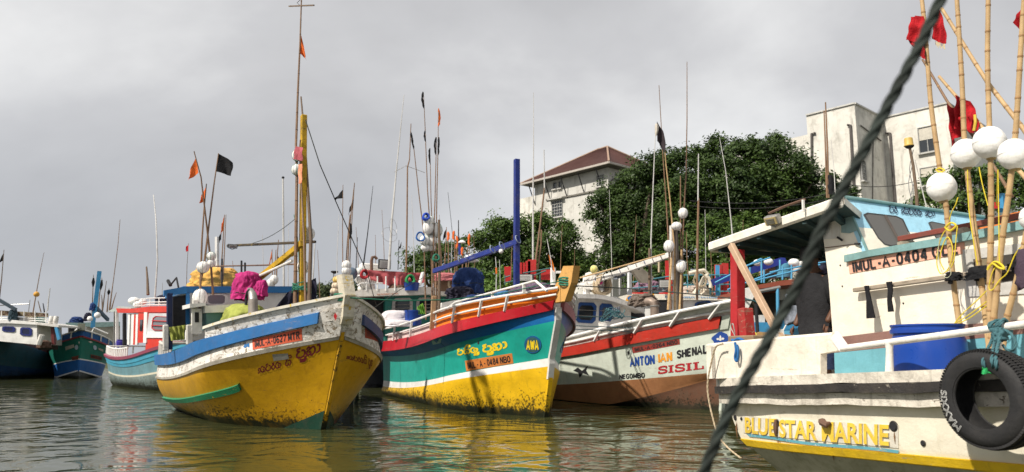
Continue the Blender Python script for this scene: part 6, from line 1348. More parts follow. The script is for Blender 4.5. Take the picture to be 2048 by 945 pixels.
# =================================================================== 6: white boat in the right foreground
aR = unit(V((-.334, .943, 0))); nR = unit(V((-.943, -.334, 0))); QR = V((3.3, 4.8, 0))
def R_(px, py, off=0.): return onplane(px, py, QR+nR*off, nR)
def Rw(s, off, z): return QR+aR*s+nR*off+V((0, 0, z))
def Rs(p): return float(np.dot(p-QR, aR))
def boatR():
    lbl = 'large cream and white fishing boat filling the right foreground, with bamboo poles and blue drum'
    r = thing('fishing_boat', Rw(0, -1.6, 0), lbl, 'fishing boat', 'fishing boats moored in the harbour', yaw=math.atan2(aR[1], aR[0]))
    CG = paint('cream_hull', (.74, .69, .56), (.35, .28, .18), .12, dirt=.30, dirtcol=(.40, .34, .22), streak=.4, rough=.42, scale=1.3, bump=.25)
    CB = paint('cream_bulwark', (.76, .70, .60), (.30, .22, .14), .16, dirt=.32, dirtcol=(.35, .28, .18), streak=.45, rough=.5, scale=1.6, bump=.35)
    BT = paint('murky_bottom', (.42, .40, .30), (.08, .07, .03), .30, dirt=.6, dirtcol=(.12, .12, .05), streak=.4, rough=.6, scale=1.4)
    YS = paint('yellow_stripe', (.80, .52, .02), (.6, .55, .45), .16, dirt=.25, rough=.45, scale=2)
    RB = paint('tarred_rub_rail', (.030, .027, .026), (.30, .27, .22), .3, dirt=.35, dirtcol=(.10, .08, .06), streak=.4, rough=.6, scale=2, bump=.4)
    LG = paint('grimy_white_ledge', (.68, .63, .54), (.12, .09, .06), .36, dirt=.6, streak=.5, rough=.7, scale=2, bump=.5)
    SH = lambda s: .05*(3.5-s)
    lv = [(1.26, -.03, 3.58), (1.10, -.05, 3.50), (.98, -.055, 3.40), (.84, -.07, 3.28), (.76, -.12, 3.15), (.60, -.25, 2.98), (.40, -.42, 2.80), (.20, -.6, 2.65), (0., -.8, 2.5), (-.4, -1.2, 2.3)]
    def hp(k, u, side=1):       # hull skin: level k (float), u along from -3.5 to the stern
        i = int(min(max(math.floor(k), 0), len(lv)-2)); f = k-i; a, b = V(lv[i]), V(lv[i+1]); z, o, se = a*(1-f)+b*f
        s = -4.+u*(se+4.); tp = max(0, (s-2.2)/1.4); o2 = o-.22*tp**2.2
        if side < 0: o2 = -3.2-o2
        return Rw(s, o2, z+(SH(s) if z > .1 else 0))
    m = MB(); NU = 60; sub = 3; NV = (len(lv)-1)*sub
    for sd_ in (1, -1):
        vs = [hp(j/sub, i/NU, sd_) for i in range(NU+1) for j in range(NV+1)]; w = NV+1
        b = m.n; m.v += [tuple(x) for x in vs]; m.n += len(vs)
        for i in range(NU):
            for j in range(NV):
                q = (i*w+j, (i+1)*w+j, (i+1)*w+j+1, i*w+j+1); m.f.append(tuple(x+b for x in (q if sd_ < 0 else q[::-1])))
                k = j/sub; m.m.append(0 if k < 3 else (1 if k < 4 else 2))
    m.add([hp(j/sub, 1, 1) for j in range(w)]+[hp(j/sub, 1, -1) for j in range(w)], [(j, j+1, w+j+1, w+j) for j in range(w-1)], 0)
    for j in range(w-1): m.m[-(w-1)+j] = 0 if j/sub < 3 else (1 if j/sub < 4 else 2)
    h = m.build('hull', [CG, YS, BT], r, smooth=True)
    # a proud yellow chine strip
    m = MB(); vs = []; n = 50
    for i in range(n+1):
        u = i/n; a = hp(3.05, u); b = hp(3.85, u); vs += [a-nR*.02, a+nR*.02, b+nR*.03-V((0, 0, .0)), b-nR*.03]
    m.add(vs, [(i*4+k, i*4+(k+1) % 4, (i+1)*4+(k+1) % 4, (i+1)*4+k) for i in range(n) for k in range(4)]+[(n*4, n*4+1, n*4+2, n*4+3)])
    m.build('chine_strip', YS, r, smooth=True)
    def curve_s(s): return -.20*max(0, (s-2.5)/1.1)**2.4
    def rail_(name, z0, z1, o, mat, s0=-4., s1=3.6, o0=-.3, n=44):
        m = MB(); vs = []
        for i in range(n+1):
            s = s0+(s1-s0)*i/n; c = curve_s(s); wv = .006*math.sin(s*5)+.004*math.sin(s*13)
            vs += [Rw(s, o0+c, z0+SH(s)), Rw(s, o+c+wv, z0+SH(s)+wv), Rw(s, o+c+wv, z1+SH(s)), Rw(s, o0+c, z1+SH(s))]
        m.add(vs, [(i*4+k, i*4+(k+1) % 4, (i+1)*4+(k+1) % 4, (i+1)*4+k) for i in range(n) for k in range(4)]+[(0, 1, 2, 3), (n*4+3, n*4+2, n*4+1, n*4)])
        return m.build(name, mat, r, smooth=True)
    rail_('lower_ledge', 1.20, 1.302, .035, LG); rail_('rub_rail', 1.302, 1.375, .085, RB); rail_('upper_ledge', 1.375, 1.46, .06, LG, o0=-3.0)
    # bulwark: high part at the stern, with a cut-out
    P_ = lambda pts, off: [R_(x, y, off) for x, y in pts]
    MB().prism(P_([(1414, 758), (1413, 694), (1420, 690), (1668, 669.5), (1688, 697), (1672, 702), (1641, 708), (1641, 753)], -.02), -nR*.07).build('stern_bulwark', CB, r)
    MB().beam(R_(1668, 670, .0), R_(1688, 698, .0), .10, .035, up=nR, bev=.01).build('bulwark_edge', WH2, r)
    MB().tube(P_([(1416, 692), (1480, 686), (1570, 677.5), (1667, 670)], -.055), .022, 8).build('bulwark_top', CB, r, smooth=True)
    MB().prism([Rw(3.42, -.02, 1.46), Rw(3.42, -3.0, 1.46), Rw(3.42, -3., 1.80), Rw(3.42, -.02, 1.80)], aR*.07).build('transom_bulwark', CB, r)
    MB().prism([R_(1641, 752, -.02), R_(1673, 748, -.02), R_(1673, 752, -.02), R_(1641, 757, -.02)], -nR*.07).build('bulwark_edge', LG, r)
    RL = paint('white_pipe_rail', (.78, .75, .69), (.4, .2, .1), .10, dirt=.25, rough=.45, scale=4)
    MB().tube(P_([(1684, 697.5), (1779, 685), (1917, 667), (2048, 649), (2200, 626)], 0.), .026, 12).build('side_rail', RL, r, smooth=True)
    for px, y0, y1 in ((1779, 685, 748), (1996, 656, 735)): MB().tube([R_(px, y1, 0), R_(px, y0+14, 0), R_(px-1, y0, 0)], [.032, .026, .034], 10).build('rail_stanchion', RL, r, smooth=True)
    MB().prism([Rw(-4, -.1, 1.44), Rw(3.5, -.1, 1.44), Rw(3.5, -3.1, 1.44), Rw(-4, -3.1, 1.44)], (0, 0, -.04)).build('deck', paint('deck_paint', (.22, .30, .30), (.1, .08, .06), .2, dirt=.6), r)
    # raised lettering on the hull: a backing strip and twelve raised letters per word
    YL = paint('yellow_relief', (.80, .55, .06), (.70, .62, .5), .30, dirt=.2, rough=.45, scale=5); SD = paint('relief_side', (.55, .48, .36), dirt=.4)
    def hullxy(px, py):
        o = -.05
        for _ in range(6):
            p = R_(px, py, o); s = Rs(p); z = p[2]-SH(s)
            for k in range(len(lv)-1):
                if lv[k][0] >= z >= lv[k+1][0] or k == len(lv)-2:
                    f = (lv[k][0]-z)/(lv[k][0]-lv[k+1][0]); oo = lv[k][1]*(1-f)+lv[k+1][1]*f; break
            o = oo-.22*max(0, (s-2.2)/1.4)**2.2
        return s, z
    def hq(TL, TR, BR, BL):
        c = [V(hullxy(*q)) for q in (TL, TR, BR, BL)]
        def fn(u, v, d=0.):
            s, z = (c[3]*(1-u)+c[2]*u)*(1-v)+(c[0]*(1-u)+c[1]*u)*v
            for k in range(len(lv)-1):
                if lv[k][0] >= z >= lv[k+1][0]: f = (lv[k][0]-z)/(lv[k][0]-lv[k+1][0]); o = lv[k][1]*(1-f)+lv[k+1][1]*f; break
            else: o = -.05
            return Rw(s, o-.22*max(0, (s-2.2)/1.4)**2.2+.004+d, z+SH(s))
        return fn
    BK = plain('black_letters', (.012, .012, .015), .6)
    for txt, cs in (('BLUE', ((1492, 835), (1556, 838), (1556, 874), (1493, 866))), ('STAR', ((1561, 839), (1637, 843), (1637, 882), (1562, 875))), ('MARINE', ((1646, 843), (1781, 850), (1781, 892), (1647, 883)))):
        f = hq(*cs); letters_on(f, txt, [YL, SD], r, .03, 'raised_lettering', thick=.014)
    f = hq((1486, 832), (1798, 851), (1798, 897), (1488, 866)); n = 30
    MB().slab(lambda u, v, d: f(u, v, d-.003), 30, 2, .005).build('name_board', paint('scuffed_white', (.72, .68, .58), (.5, .45, .35), .15, dirt=.3, scale=2), r)
    TQ = paint('turquoise_scar', (.12, .36, .44), (.6, .58, .5), .42, dirt=.2, scale=3)
    f = hq((1495, 868), (1800, 902), (1798, 908), (1500, 874)); MB().grid(lambda u, v: f(u, v+.9*math.sin(9*u)*.3, .003+.002), 60, 1).build('paint_scar', TQ, r, fix=False)
    for px, py, rr in ((1472, 836, .024), (1484, 838, .015), (1556, 846, .03), (1788, 853, .034), (1847, 887, .018)):
        f = hq((px-10, py-10), (px+10, py-10), (px+10, py+10), (px-10, py+10)); c = f(.5, .5, 0.)
        MB().lathe(c-nR*.01, [(rr*1.25, .0), (rr*1.25, .012), (rr, .016), (rr*.9, .0125)], nR, 14).build('scupper', [RB], r)
        MB().lathe(c, [(rr*.9, .0), (rr*.9, .008)], nR, 12).build('scupper_hole', DARK, r)
    f = hq((1645, 836), (1668, 836), (1668, 856), (1645, 856)); MB().tube([f(.1, .7, .03), f(.5, .6, .06), f(.8, .3, .05), f(.9, .5, .02)], [.02, .035, .03, .012], 8).build('rope_stub', RUST, r, smooth=True)
    MB().tube([hq((1546, 836), (1566, 836), (1566, 872), (1546, 872))(.5, v, .02) for v in (.9, .6, .3, 0)], [.012, .022, .02, .01], 7).build('rope_stub', RUST, r, smooth=True)
    # rust and water runs below the scuppers
    RN = plain('rust_run', (.20, .10, .04), .8)
    for px, y0, y1, w in ((1474, 842, 880, 3), (1560, 872, 900, 4), (1668, 886, 925, 4), (1662, 855, 884, 3), (1790, 862, 890, 3)):
        f = hq((px-w, y0), (px+w, y0), (px+w+2, y1), (px-w+2, y1)); MB().add([f(.5, 1, .006), f(.8, .6, .006), f(.55, 0, .006), f(.25, .6, .006)], [(0, 1, 2, 3)]).build('rust_run', RN, r, fix=False)
    # deckhouse side wall
    W0 = -.85; CW = paint('cream_cabin', (.82, .76, .64), (.35, .28, .2), .04, dirt=.20, dirtcol=(.45, .38, .28), streak=.25, rough=.42, scale=1.2)
    MB().prism(P_([(1634, 412), (1686, 396), (1735, 508), (2048, 440), (2300, 385), (2300, 860), (1672, 780), (1668, 700), (1657, 559), (1647, 478)], W0), -nR*.06).build('cabin_wall', CW, r)
    BRN = paint('brown_band', (.22, .12, .10), (.4, .3, .25), .05, dirt=.25, scale=2); TB = paint('turquoise_lower_wall', (.14, .37, .44), (.5, .5, .45), .06, dirt=.25, dirtcol=(.08, .2, .22), scale=1.5)
    MB().prism(P_([(1667, 676), (1790, 661), (2048, 640), (2300, 612), (2300, 650), (2048, 668), (1669, 706)], W0+.005), nR*.006).build('painted_band', BRN, r)
    MB().prism(P_([(1669, 703), (2048, 666), (2300, 645), (2300, 860), (1672, 790)], W0+.004), nR*.005).build('painted_band', TB, r)
    TE = paint('teal_ledge', (.20, .36, .36), (.55, .5, .4), .12, dirt=.3, rough=.55, scale=3)
    MB().prism(P_([(1688, 511), (1735, 501), (1890, 474), (2048, 440), (2300, 385), (2300, 405), (2048, 458), (1888, 490), (1735, 514), (1688, 525)], W0+.04), -nR*.3).build('roof_edge', TE, r)
    # flat roof of the forward house, orange raised coaming
    zr = R_(1900, 480, W0)[2]
    MB().prism([R_(1735, 508, W0), R_(2300, 392, W0), R_(2300, 392, W0)-nR*2.2, R_(1735, 508, W0)-nR*2.2], (0, 0, -.05)).build('roof_deck', TE, r)
    MB().prism(P_([(1941, 446), (2048, 421), (2200, 388), (2200, 408), (2048, 443), (1941, 462)], -1.25), -nR*.1).build('coaming', paint('orange_coaming', (.75, .22, .05), (.5, .4, .3), .06, dirt=.2), r)
    # raked windscreen across the beam
    WSA = R_(1688, 397, W0); WSB = R_(1735, 508, W0); WSC = P(1968, 437, WSA[1]+.62); WSD = P(1985, 500, 6.95)
    LB = paint('light_blue_screen', (.36, .64, .80), (.20, .33, .38), .08, dirt=.15, rough=.5, scale=2.2)
    nW = unit(np.cross(WSC-WSA, WSB-WSA)); nW = nW if np.dot(nW, V((0, 0, CAMH))-WSA) > 0 else -nW; WSD = onplane(1985, 500, WSA, nW)
    q = planequad(WSA, WSC, WSD, WSB, nW)
    MB().slab(lambda u, v, d: q(u, v, -d), 4, 4, .05).build('windscreen_panel', LB, r)
    MB().slab(lambda u, v, d: q(u, v*(.46-.10*u), .004+d), 6, 2, .004).build('cream_lower_panel', CW, r)
    MB().beam(WSA+nW*.0+V((0, 0, .01)), WSC+V((0, 0, .01)), .05, .035, bev=.01).build('screen_top_edge', TE, r)
    MB().beam(WSA+nW*.01, WSB+nW*.01, .018, .018).build('seam_strip', TE, r)
    def onW(px, py): return onplane(px, py, WSA, nW)
    TG = glassmat('tinted_pane', (.12, .115, .108), .3); WR = paint('cream_frame', (.74, .66, .52), dirt=.2)
    def pane(pts, name='window', bar=None):
        p = [onW(*a_) for a_ in pts]; c = sum(p)/len(p)
        ring = [c+(x-c)*1.06+nW*.014 for x in p]
        fr = MB().add(ring+[x+nW*.014 for x in p]+[c+(x-c)*1.06 for x in p], [(i, (i+1) % len(p), len(p)+(i+1) % len(p), len(p)+i) for i in range(len(p))]+[(i, 2*len(p)+i, 2*len(p)+(i+1) % len(p), (i+1) % len(p)) for i in range(len(p))]).build(name, plain('dark_rubber', (.05, .05, .05), .6), r)
        MB().add([x+nW*.011 for x in p], [tuple(range(len(p)))]).build('pane', TG, fr, fix=False)
        if bar: MB().beam(onW(*bar[0])+nW*.02, onW(*bar[1])+nW*.02, .022, .012, up=nW).build('glazing_bar', plain('brown_rubber', (.10, .08, .07), .6), fr)
    pane([(1729, 432), (1735, 429), (1790, 435), (1803, 441), (1822, 482), (1820, 487), (1780, 492), (1768, 489), (1756, 477)], bar=((1768, 433), (1798, 488)))
    pane([(1858, 447), (1863, 445.5), (1893, 452), (1920, 456), (1925, 474), (1876, 480), (1870, 475)])
    def sc(pts, w=.012): v, f = stroke2d(smooth(pts, 5), w); return v, f
    vs, fs = sinhala(['pa', 'ra', ' ', 'e', 'sa', 'pa', 'ra', 'da', ' ', 'e', 'pa', 'aa'], .16)
    qn = planequad(onW(1776, 412), onW(1868, 423), onW(1868, 437), onW(1777, 427), nW)
    letters_on(lambda u, v, d: qn(u, v, d+.006), (vs, fs), plain('navy_script', (.01, .015, .05), .6), r, 0, 'painted_script')
    # side wall patches: teal paint, and the canopy's shadow painted grey, with rust
    TP = paint('teal_patch', (.24, .36, .36), (.5, .45, .35), .1, dirt=.3, scale=2)
    MB().prism(P_([(1682, 435), (1692, 428), (1706, 434), (1716, 460), (1700, 467), (1683, 466)], W0+.004), nR*.004).build('paint_shadow_patch', TP, r)
    MB().prism(P_([(1640, 440), (1681, 425), (1680, 477), (1648, 479)], W0+.003), nR*.004).build('paint_shadow_patch', paint('canopy_shadow_rust_patch', (.60, .58, .53), (.35, .12, .04), .18, dirt=.3, dirtcol=(.35, .18, .08), scale=3), r)
    for c_, a_ in (((1675, 475), (1684, 481)), ((1710, 488), (1720, 488))): MB().tube([R_(*c_, W0+.01), R_(*a_, W0+.03)], .011, 6).build('black_hinge', DARK, r)
    MB().tube(bent(R_(1650, 496, W0+.012), R_(1720, 487, W0+.012), 5, .02), .004, 4).build('wire', RUST, r)
    for p_ in ((1681, 531), (1685, 573), (1807, 607)): MB().lathe(R_(*p_, W0), [(.008, 0), (.008, .006)], nR, 8).build('bolt_head', DARK, r)
    # number plate on the wall
    SAL = paint('salmon_plate', (.80, .42, .30), (.75, .65, .55), .10, dirt=.15, rough=.5, scale=2)
    c4 = [R_(*p_, W0+.006) for p_ in ((1696, 524), (1928, 480), (1928, 507), (1699, 548))]
    q = planequad(*c4, nR); MB().slab(lambda u, v, d: q(u, v, -d), 2, 2, .005).build('number_plate', SAL, r, label='salmon painted number plate')
    q2 = planequad(*[R_(*p_, W0+.008) for p_ in ((1704, 524), (1914, 482), (1917, 509), (1707, 546))], nR)
    letters_on(q2, 'IMUL-A-0404 GLE', BK, r, .02)
    # grey framed opening with dark inside
    PN = paint('grey_putty_panel', (.56, .55, .52), (.4, .38, .34), .1, dirt=.35, scale=2)
    MB().prism(P_([(1926, 500), (2048, 487), (2200, 470), (2200, 575), (2048, 588), (1936, 594)], W0+.004), nR*.008).build('repair_panel', PN, r)
    MB().prism(P_([(1947, 519), (2050, 505), (2160, 492), (2160, 545), (2050, 558), (1953, 572)], W0+.013), nR*.004).build('opening', plain('dim_interior', (.03, .026, .022), .9), r)
    MB().prism(P_([(1950, 521), (2000, 514), (2004, 562), (1955, 569)], W0+.018), nR*.003).build('hatch_board', paint('tan_board', (.22, .18, .11), dirt=.4), r)
    BT2 = paint('grey_batten', (.36, .30, .23), (.15, .1, .07), .2, dirt=.4, scale=3)
    MB().beam(R_(1709, 581, W0+.06), R_(2060, 532, W0+.06), .055, .038, bev=.006).build('wall_batten', BT2, r)
    MB().beam(R_(1799, 479, -1.0), R_(2070, 427, -1.0), .06, .05, bev=.006).build('roof_timber', paint('maroon_timber', (.20, .05, .035), (.4, .25, .18), .12, dirt=.3, scale=3), r)
    for px, y in ((1812, 490), (1935, 463)): MB().box(R_(px, y, -1.0), (.12, .08, .06)).build('timber_chock', BT2, r)
    # canopy
    z0 = -.58
    C0, C1 = R_(1421, 488, z0), R_(1688, 394, z0)
    CAN = paint('canopy_white', (.80, .76, .67), (.45, .38, .3), .05, dirt=.25, streak=.3, rough=.5, scale=2)
    def cf(u, v, d): p = C0*(1-u)+C1*u+V((0, 0, .04*math.sin(math.pi*v)-.62*v*u))+aR*1.3*v*u; return p-nR*2.5*v-V((0, 0, d))
    MB().slab(cf, 6, 8, .07).build('canopy', CAN, r)
    MB().beam(C0+nR*.02-V((0, 0, .045)), C1+nR*.02-V((0, 0, .045)), .05, .115, bev=.02).build('canopy_edge', CAN, r)
    MB().beam(C0-V((0, 0, .05)), C0-nR*2.5-V((0, 0, .05)), .05, .11, bev=.015).build('canopy_edge', CAN, r)
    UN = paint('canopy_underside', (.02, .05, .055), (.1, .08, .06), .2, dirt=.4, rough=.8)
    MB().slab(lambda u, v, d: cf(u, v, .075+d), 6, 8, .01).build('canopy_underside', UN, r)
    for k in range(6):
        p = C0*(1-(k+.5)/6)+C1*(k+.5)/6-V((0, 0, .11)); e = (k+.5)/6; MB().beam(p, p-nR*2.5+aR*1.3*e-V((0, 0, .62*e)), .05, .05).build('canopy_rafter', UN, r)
    MB().beam(Rw(3.2, -2.9, 1.45), Rw(3.2, -2.9, 2.85), .08, .08).build('canopy_post', WHD, r)
    MB().prism([Rw(1.7, -2.95, 1.45), Rw(-3, -2.95, 1.45), Rw(-3, -2.95, 2.6), Rw(1.7, -2.95, 2.9)], nR*.05).build('far_cabin_wall', CW, r)
    MB().prism([R_(1657, 559, W0)*V((1, 1, 0))+V((0, 0, 1.44))-nR*1.2, R_(1657, 559, W0)*V((1, 1, 0))+V((0, 0, 1.44))-nR*2.1, R_(1657, 559, W0)*V((1, 1, 0))+V((0, 0, 2.9))-nR*2.1, R_(1657, 559, W0)*V((1, 1, 0))+V((0, 0, 2.9))-nR*1.2], aR*.05).build('cabin_back_wall', CW, r)
    # red post, stub on its block, diagonal timbers
    RP = paint('red_post', (.42, .02, .025), (.55, .35, .3), .06, dirt=.2, rough=.45, scale=3)
    MB().beam(R_(1476, 702, -.62), R_(1475, 500, -.62), .125, .125, up=aR, bev=.01).build('canopy_post', RP, r)
    MB().beam(R_(1495, 674, -.2), R_(1490, 617, -.2), .13, .11, up=aR, bev=.01).build('stub_post', paint('chipped_red_post', (.36, .02, .02), (.35, .26, .18), .42, dirt=.5, rough=.7, scale=3), r)
    MB().frame_box(R_(1494, 679, -.2), aR*.42, nR*.18, UP*.075, bev=.012).build('post_block', paint('worn_block', (.26, .18, .11), (.1, .07, .05), .2, dirt=.5, scale=3), r)
    DT = paint('planed_strut', (.52, .36, .24), (.3, .2, .12), .05, dirt=.2, scale=3)
    MB().beam(R_(1462, 490, -.5), R_(1566, 686, -.5), .075, .06, up=nR, bev=.006).build('strut', DT, r)
    MB().beam(R_(1556, 660, -.5), R_(1562, 690, -.5), .06, .1, up=nR, bev=.006).build('strut', WH, r)
    MB().tube([R_(1538, 427, -.52), R_(1570, 413, -.5), (R_(1610, 399, -.52))], .013, 6).build('roof_rod', RUST, r); MB().beam(R_(1607, 424, -.5), R_(1606, 400, -.5), .02, .02, up=aR).build('roof_clip', WH, r)
    t = floodlight(R_(1546, 440, -.48), nR*.8-aR*.2-V((0, 0, .4)), .17, .10, 'amber glass work lamp clamped under the white canopy edge')
    for c in t.children:
        if c.name.startswith('lens'): c.data.materials[0] = paint('amber_lens', (.45, .36, .16), dirt=.3, rough=.3)
        if c.name.startswith('housing'): c.data.materials[0] = STEEL
boatR()

def foreground_gear():
    G = 'bamboo poles leaning on the cream cabin'; GF = 'white ball floats on the bamboo poles'
    def bp(pts, off, lb, r=.022, mat=BAMB, kn=.16, f=None):
        pr = [R_(x, y, off) for x, y in pts]; t = thing('bamboo_pole', pr[0], lb, 'bamboo pole', G)
        acc = [0]
        for i in range(len(pr)-1): acc.append(acc[-1]+np.linalg.norm(pr[i+1]-pr[i]))
        rnd = random.Random(len(lb)); fine = []; rs = []; L_ = acc[-1]; N = max(8, int(L_/.05))
        for i in range(N+1):
            s_ = L_*i/N; k = max(j for j in range(len(acc)) if acc[j] <= s_+1e-9); k = min(k, len(pr)-2); f_ = (s_-acc[k])/(acc[k+1]-acc[k])
            p = pr[k]*(1-f_)+pr[k+1]*f_; fine.append(p+nR*0+aR*.006*math.sin(s_*4+len(lb))); rs.append(r*(1.06-.3*i/N))
        MB().tube(fine, rs, 10).build('cane', mat, t, smooth='full')
        s_ = kn*.5; KB = MB()
        while s_ < L_:
            i = int(s_/L_*N); d = unit(fine[min(i+1, N)]-fine[i]); KB.lathe(fine[i], [(rs[i]*.99, -.010), (rs[i]*1.12, -.003), (rs[i]*1.05, 0), (rs[i]*1.12, .003), (rs[i]*.99, .010)], d, 10); s_ += kn*rnd.uniform(.75, 1.3)
        KB.build('nodes', BAMBK, t, smooth='full', kind='stuff'); return t
    t1 = bp([(1932, 765), (1921, 660), (1905, 540), (1890, 405), (1880, 345), (1862, 200), (1843, 0), (1840, -40)], -.62, 'bamboo pole carrying the lowest white ball, with red rags at its top')
    t2 = bp([(1984, 720), (1972, 640), (1955, 520), (1940, 380), (1929, 271), (1920, 120), (1913, -40)], -.58, 'bamboo pole through the left ball of the upper three')
    t3 = bp([(1976, 730), (1981, 640), (1982, 480), (1979, 249), (1976, 100), (1975, -40)], -.5, 'upright bamboo pole through the middle ball of the upper three')
    t4 = bp([(1975, 730), (1990, 610), (2006, 480), (2019, 380), (2029, 273), (2044, 84), (2052, -40)], -.46, 'bamboo pole leaning right through the right ball of the upper three')
    t5 = bp([(2003, 730), (2012, 646), (2030, 570), (2044, 506), (2062, 400)], -.42, 'rightmost short visible bamboo pole by the dark net bundle')
    d1 = bp([(2100, 350), (2048, 262), (1982, 173), (1924, 84), (1882, 18)], -1.1, 'long bamboo pole slanting down to the right behind the balls', .019)
    d2 = bp([(2060, 368), (1990, 290), (1940, 222), (1878, 153)], -1.2, 'bamboo pole with dark tip slanting behind the red flag', .017)
    d3 = bp([(2024, 395), (1960, 290), (1896, 204), (1844, 120)], -1.3, 'thin grey stick slanting behind the bamboo poles', .014, BAMBD, .3)
    BM = paint('white_ball_foam', (.84, .83, .80), (.40, .32, .25), .06, dirt=.22, streak=.12, rough=.55, scale=5, bump=.2)
    for (c, off, rp, lb, tw) in (((1883, 375), -.62, 29.5, 'lowest single white ball float on a bamboo pole', t1), ((1932, 308), -.58, 30, 'left white ball of the upper three', t2), ((1979, 286), -.5, 33, 'highest middle white ball of the upper three', t3), ((2028, 309), -.46, 31.5, 'right white ball of the upper three', t4), ((2066, 437), -.42, 26, 'white ball float cut by the right edge of the view', t5)):
        p = R_(*c, off); rr = rp/FPX*p[1]*1.04; t = thing('ball_float', p, lb, 'float', GF)
        MB().ball(p, rr, (.91, .91, 1.0), 36, 22, (0, .05, 1), jit=.012).build('ball', BM, t, smooth='full')
        MB().lathe(p-V((0, 0, rr*1.05)), [(.030, 0), (.034, .01), (.030, .02), (.034, .03), (.03, .045)], seg=12).build('twine_wrap', plain('tan_twine', (.35, .25, .1), .8), t, smooth=True)
        MB().torus(p-V((0, 0, rr*.0)), rr*.912, .0012, (0, .05, 1), 40, 5).build('mould_seam', plain('ball_seam', (.7, .69, .66), .6), t)
        MB().lathe(p-V((0, 0, rr*.995)), [(.033, 0), (.026, .012)], seg=12).build('stain', plain('ball_stain', (.30, .22, .17), .8), t)
    # red flags
    def fl(par, pts, off, seed, mat=REDC, am=.02, name='flag', lb=None):
        q = [R_(x, y, off) for x, y in pts]; TL, TR, BR, BL = q; rnd = random.Random(seed); ph = rnd.random()*6
        def fn(u, v, d):
            p = (BL*(1-u)+BR*u)*(1-v)+(TL*(1-u)+TR*u)*v
            return p+nR*(am*(math.sin(9*u+ph+2*v)+.5*math.sin(17*u-3*v+ph)+.3*math.sin(12*v+ph))+d)+UP*(.012*math.sin(11*u+ph)*(1-v))
        return MB().slab(fn, 22, 22, .003).build(name, mat, par, smooth='full')
    fl(t1, [(1822, 34), (1846, 32), (1848, 80), (1818, 84)], -.56, 1); fl(t1, [(1819, 80), (1846, 76), (1853, 118), (1838, 112)], -.58, 2)
    YF = plain('gold_fringe', (.72, .50, .06), .6)
    fl(t1, [(1868, 22), (1880, 20), (1890, 86), (1871, 82)], -.75, 3)
    m = MB()
    for k in range(9): a = R_(1871+2.2*k, 83+.6*k, -.745); m.tube([a, a-V((0, 0, .035+.01*(k % 3)))], .002, 4)
    m.build('fringe', YF, t1)
    fl(d2, [(1908, 190), (1944, 206), (1952, 262), (1918, 262)], -1.12, 4, am=.03); fl(d2, [(1895, 208), (1921, 226), (1926, 262), (1899, 294)], -1.14, 5, am=.03); fl(d2, [(1919, 236), (1944, 222), (1950, 268), (1925, 256)], -1.08, 6)
    MB().tube([R_(1950, 230, -1.05), R_(1951, 245, -1.05), R_(1948, 262, -1.05)], .012, 6).build('fringe', YF, d2)
    fl(t4, [(2040, 12), (2062, 30), (2060, 95), (2033, 50)], -.5, 7, lb=None)
    # black straps on the batten and on the poles
    def strap(pts, w, off, lb):
        p = [R_(x, y, off) for x, y in pts]; n = len(p); vs = []
        for i in range(n):
            ww = w[i]; s_ = aR*ww/2; vs += [p[i]-s_, p[i]+s_, p[i]+s_+nR*.012, p[i]-s_+nR*.012]
        MB().add(vs, [(i*4+k, i*4+(k+1) % 4, (i+1)*4+(k+1) % 4, (i+1)*4+k) for i in range(n-1) for k in range(4)]+[(3, 2, 1, 0), (n*4-4, n*4-3, n*4-2, n*4-1)]).build('strap', BLK, None, label=lb, cat='strap', group='black cloth straps on the cream cabin wall')
    strap([(1734, 572), (1736, 584), (1739, 600), (1741, 620), (1743, 637)], [.05, .045, .055, .08, .10], -.74, 'wider black cloth strap hanging from the batten on the left')
    strap([(1779, 564), (1782, 580), (1780, 600), (1783, 624)], [.06, .05, .045, .06], -.74, 'narrower black cloth strap hanging from the batten on the right')
    for (x, y, rr, lb, sd_) in ((1907, 554, .05, 'black cloth knot on the leftmost bamboo pole', 1), (1961, 548, .075, 'wide black cloth knot on the second bamboo pole', 2), (1989, 537, .045, 'black cloth knot where two bamboo poles meet', 3), (2036, 531, .045, 'black cloth knot on the right bamboo pole', 4)):
        bundle_mesh(R_(x, y, -.56), rr*1.5, rr*.7, rr*.8, math.atan2(aR[1], aR[0]), 5, sd_, .25, n=20, r=12).build('cloth_knot', BLK, None, smooth='full', label=lb, cat='cloth')
        draped(R_(x-10, y, -.54), R_(x-2, y, -.54), R_(x-4, y+15, -.54), R_(x-12, y+14, -.54), BLK, 'loose black tail below the ' + lb.split('black cloth ')[1], sd_, .008, .006, 'rag', 'rag', 8)
    # yellow ropes
    def yr(pts, off, lb, r=.004, mat=ROPEY): return rope_thing([R_(*a, off) for a in smooth(pts, 6)], r, mat, lb, 'thin yellow ropes round the bamboo poles')
    yr([(1897, 455), (1885, 470), (1876, 500), (1874, 530), (1882, 548), (1895, 540), (1903, 520), (1905, 495), (1896, 475), (1886, 490), (1880, 520), (1888, 540)], -.55, 'yellow rope hank hanging over the salmon number plate')
    yr([(1915, 452), (1912, 480), (1908, 520), (1900, 538), (1890, 545)], -.54, 'thin yellow loop beside the hank on the first pole')
    yr([(1890, 455), (1900, 462), (1912, 452), (1902, 446), (1890, 456)], -.55, 'yellow rope knot tied at the leftmost pole above the number plate', .008)
    yr([(1880, 475), (1876, 510), (1884, 545), (1893, 556), (1902, 548), (1898, 530)], -.53, 'pale yellow tangled line under the hank', .003, plain('pale_line', (.5, .5, .35), .8))
    yr([(1996, 340), (1997, 400), (1998, 460), (1999, 520), (2005, 535), (1996, 530), (1985, 545), (1978, 575), (1985, 580), (2000, 560), (2015, 545), (2030, 510), (2046, 490), (2055, 478)], -.44, 'yellow rope hanging between the poles and looping right')
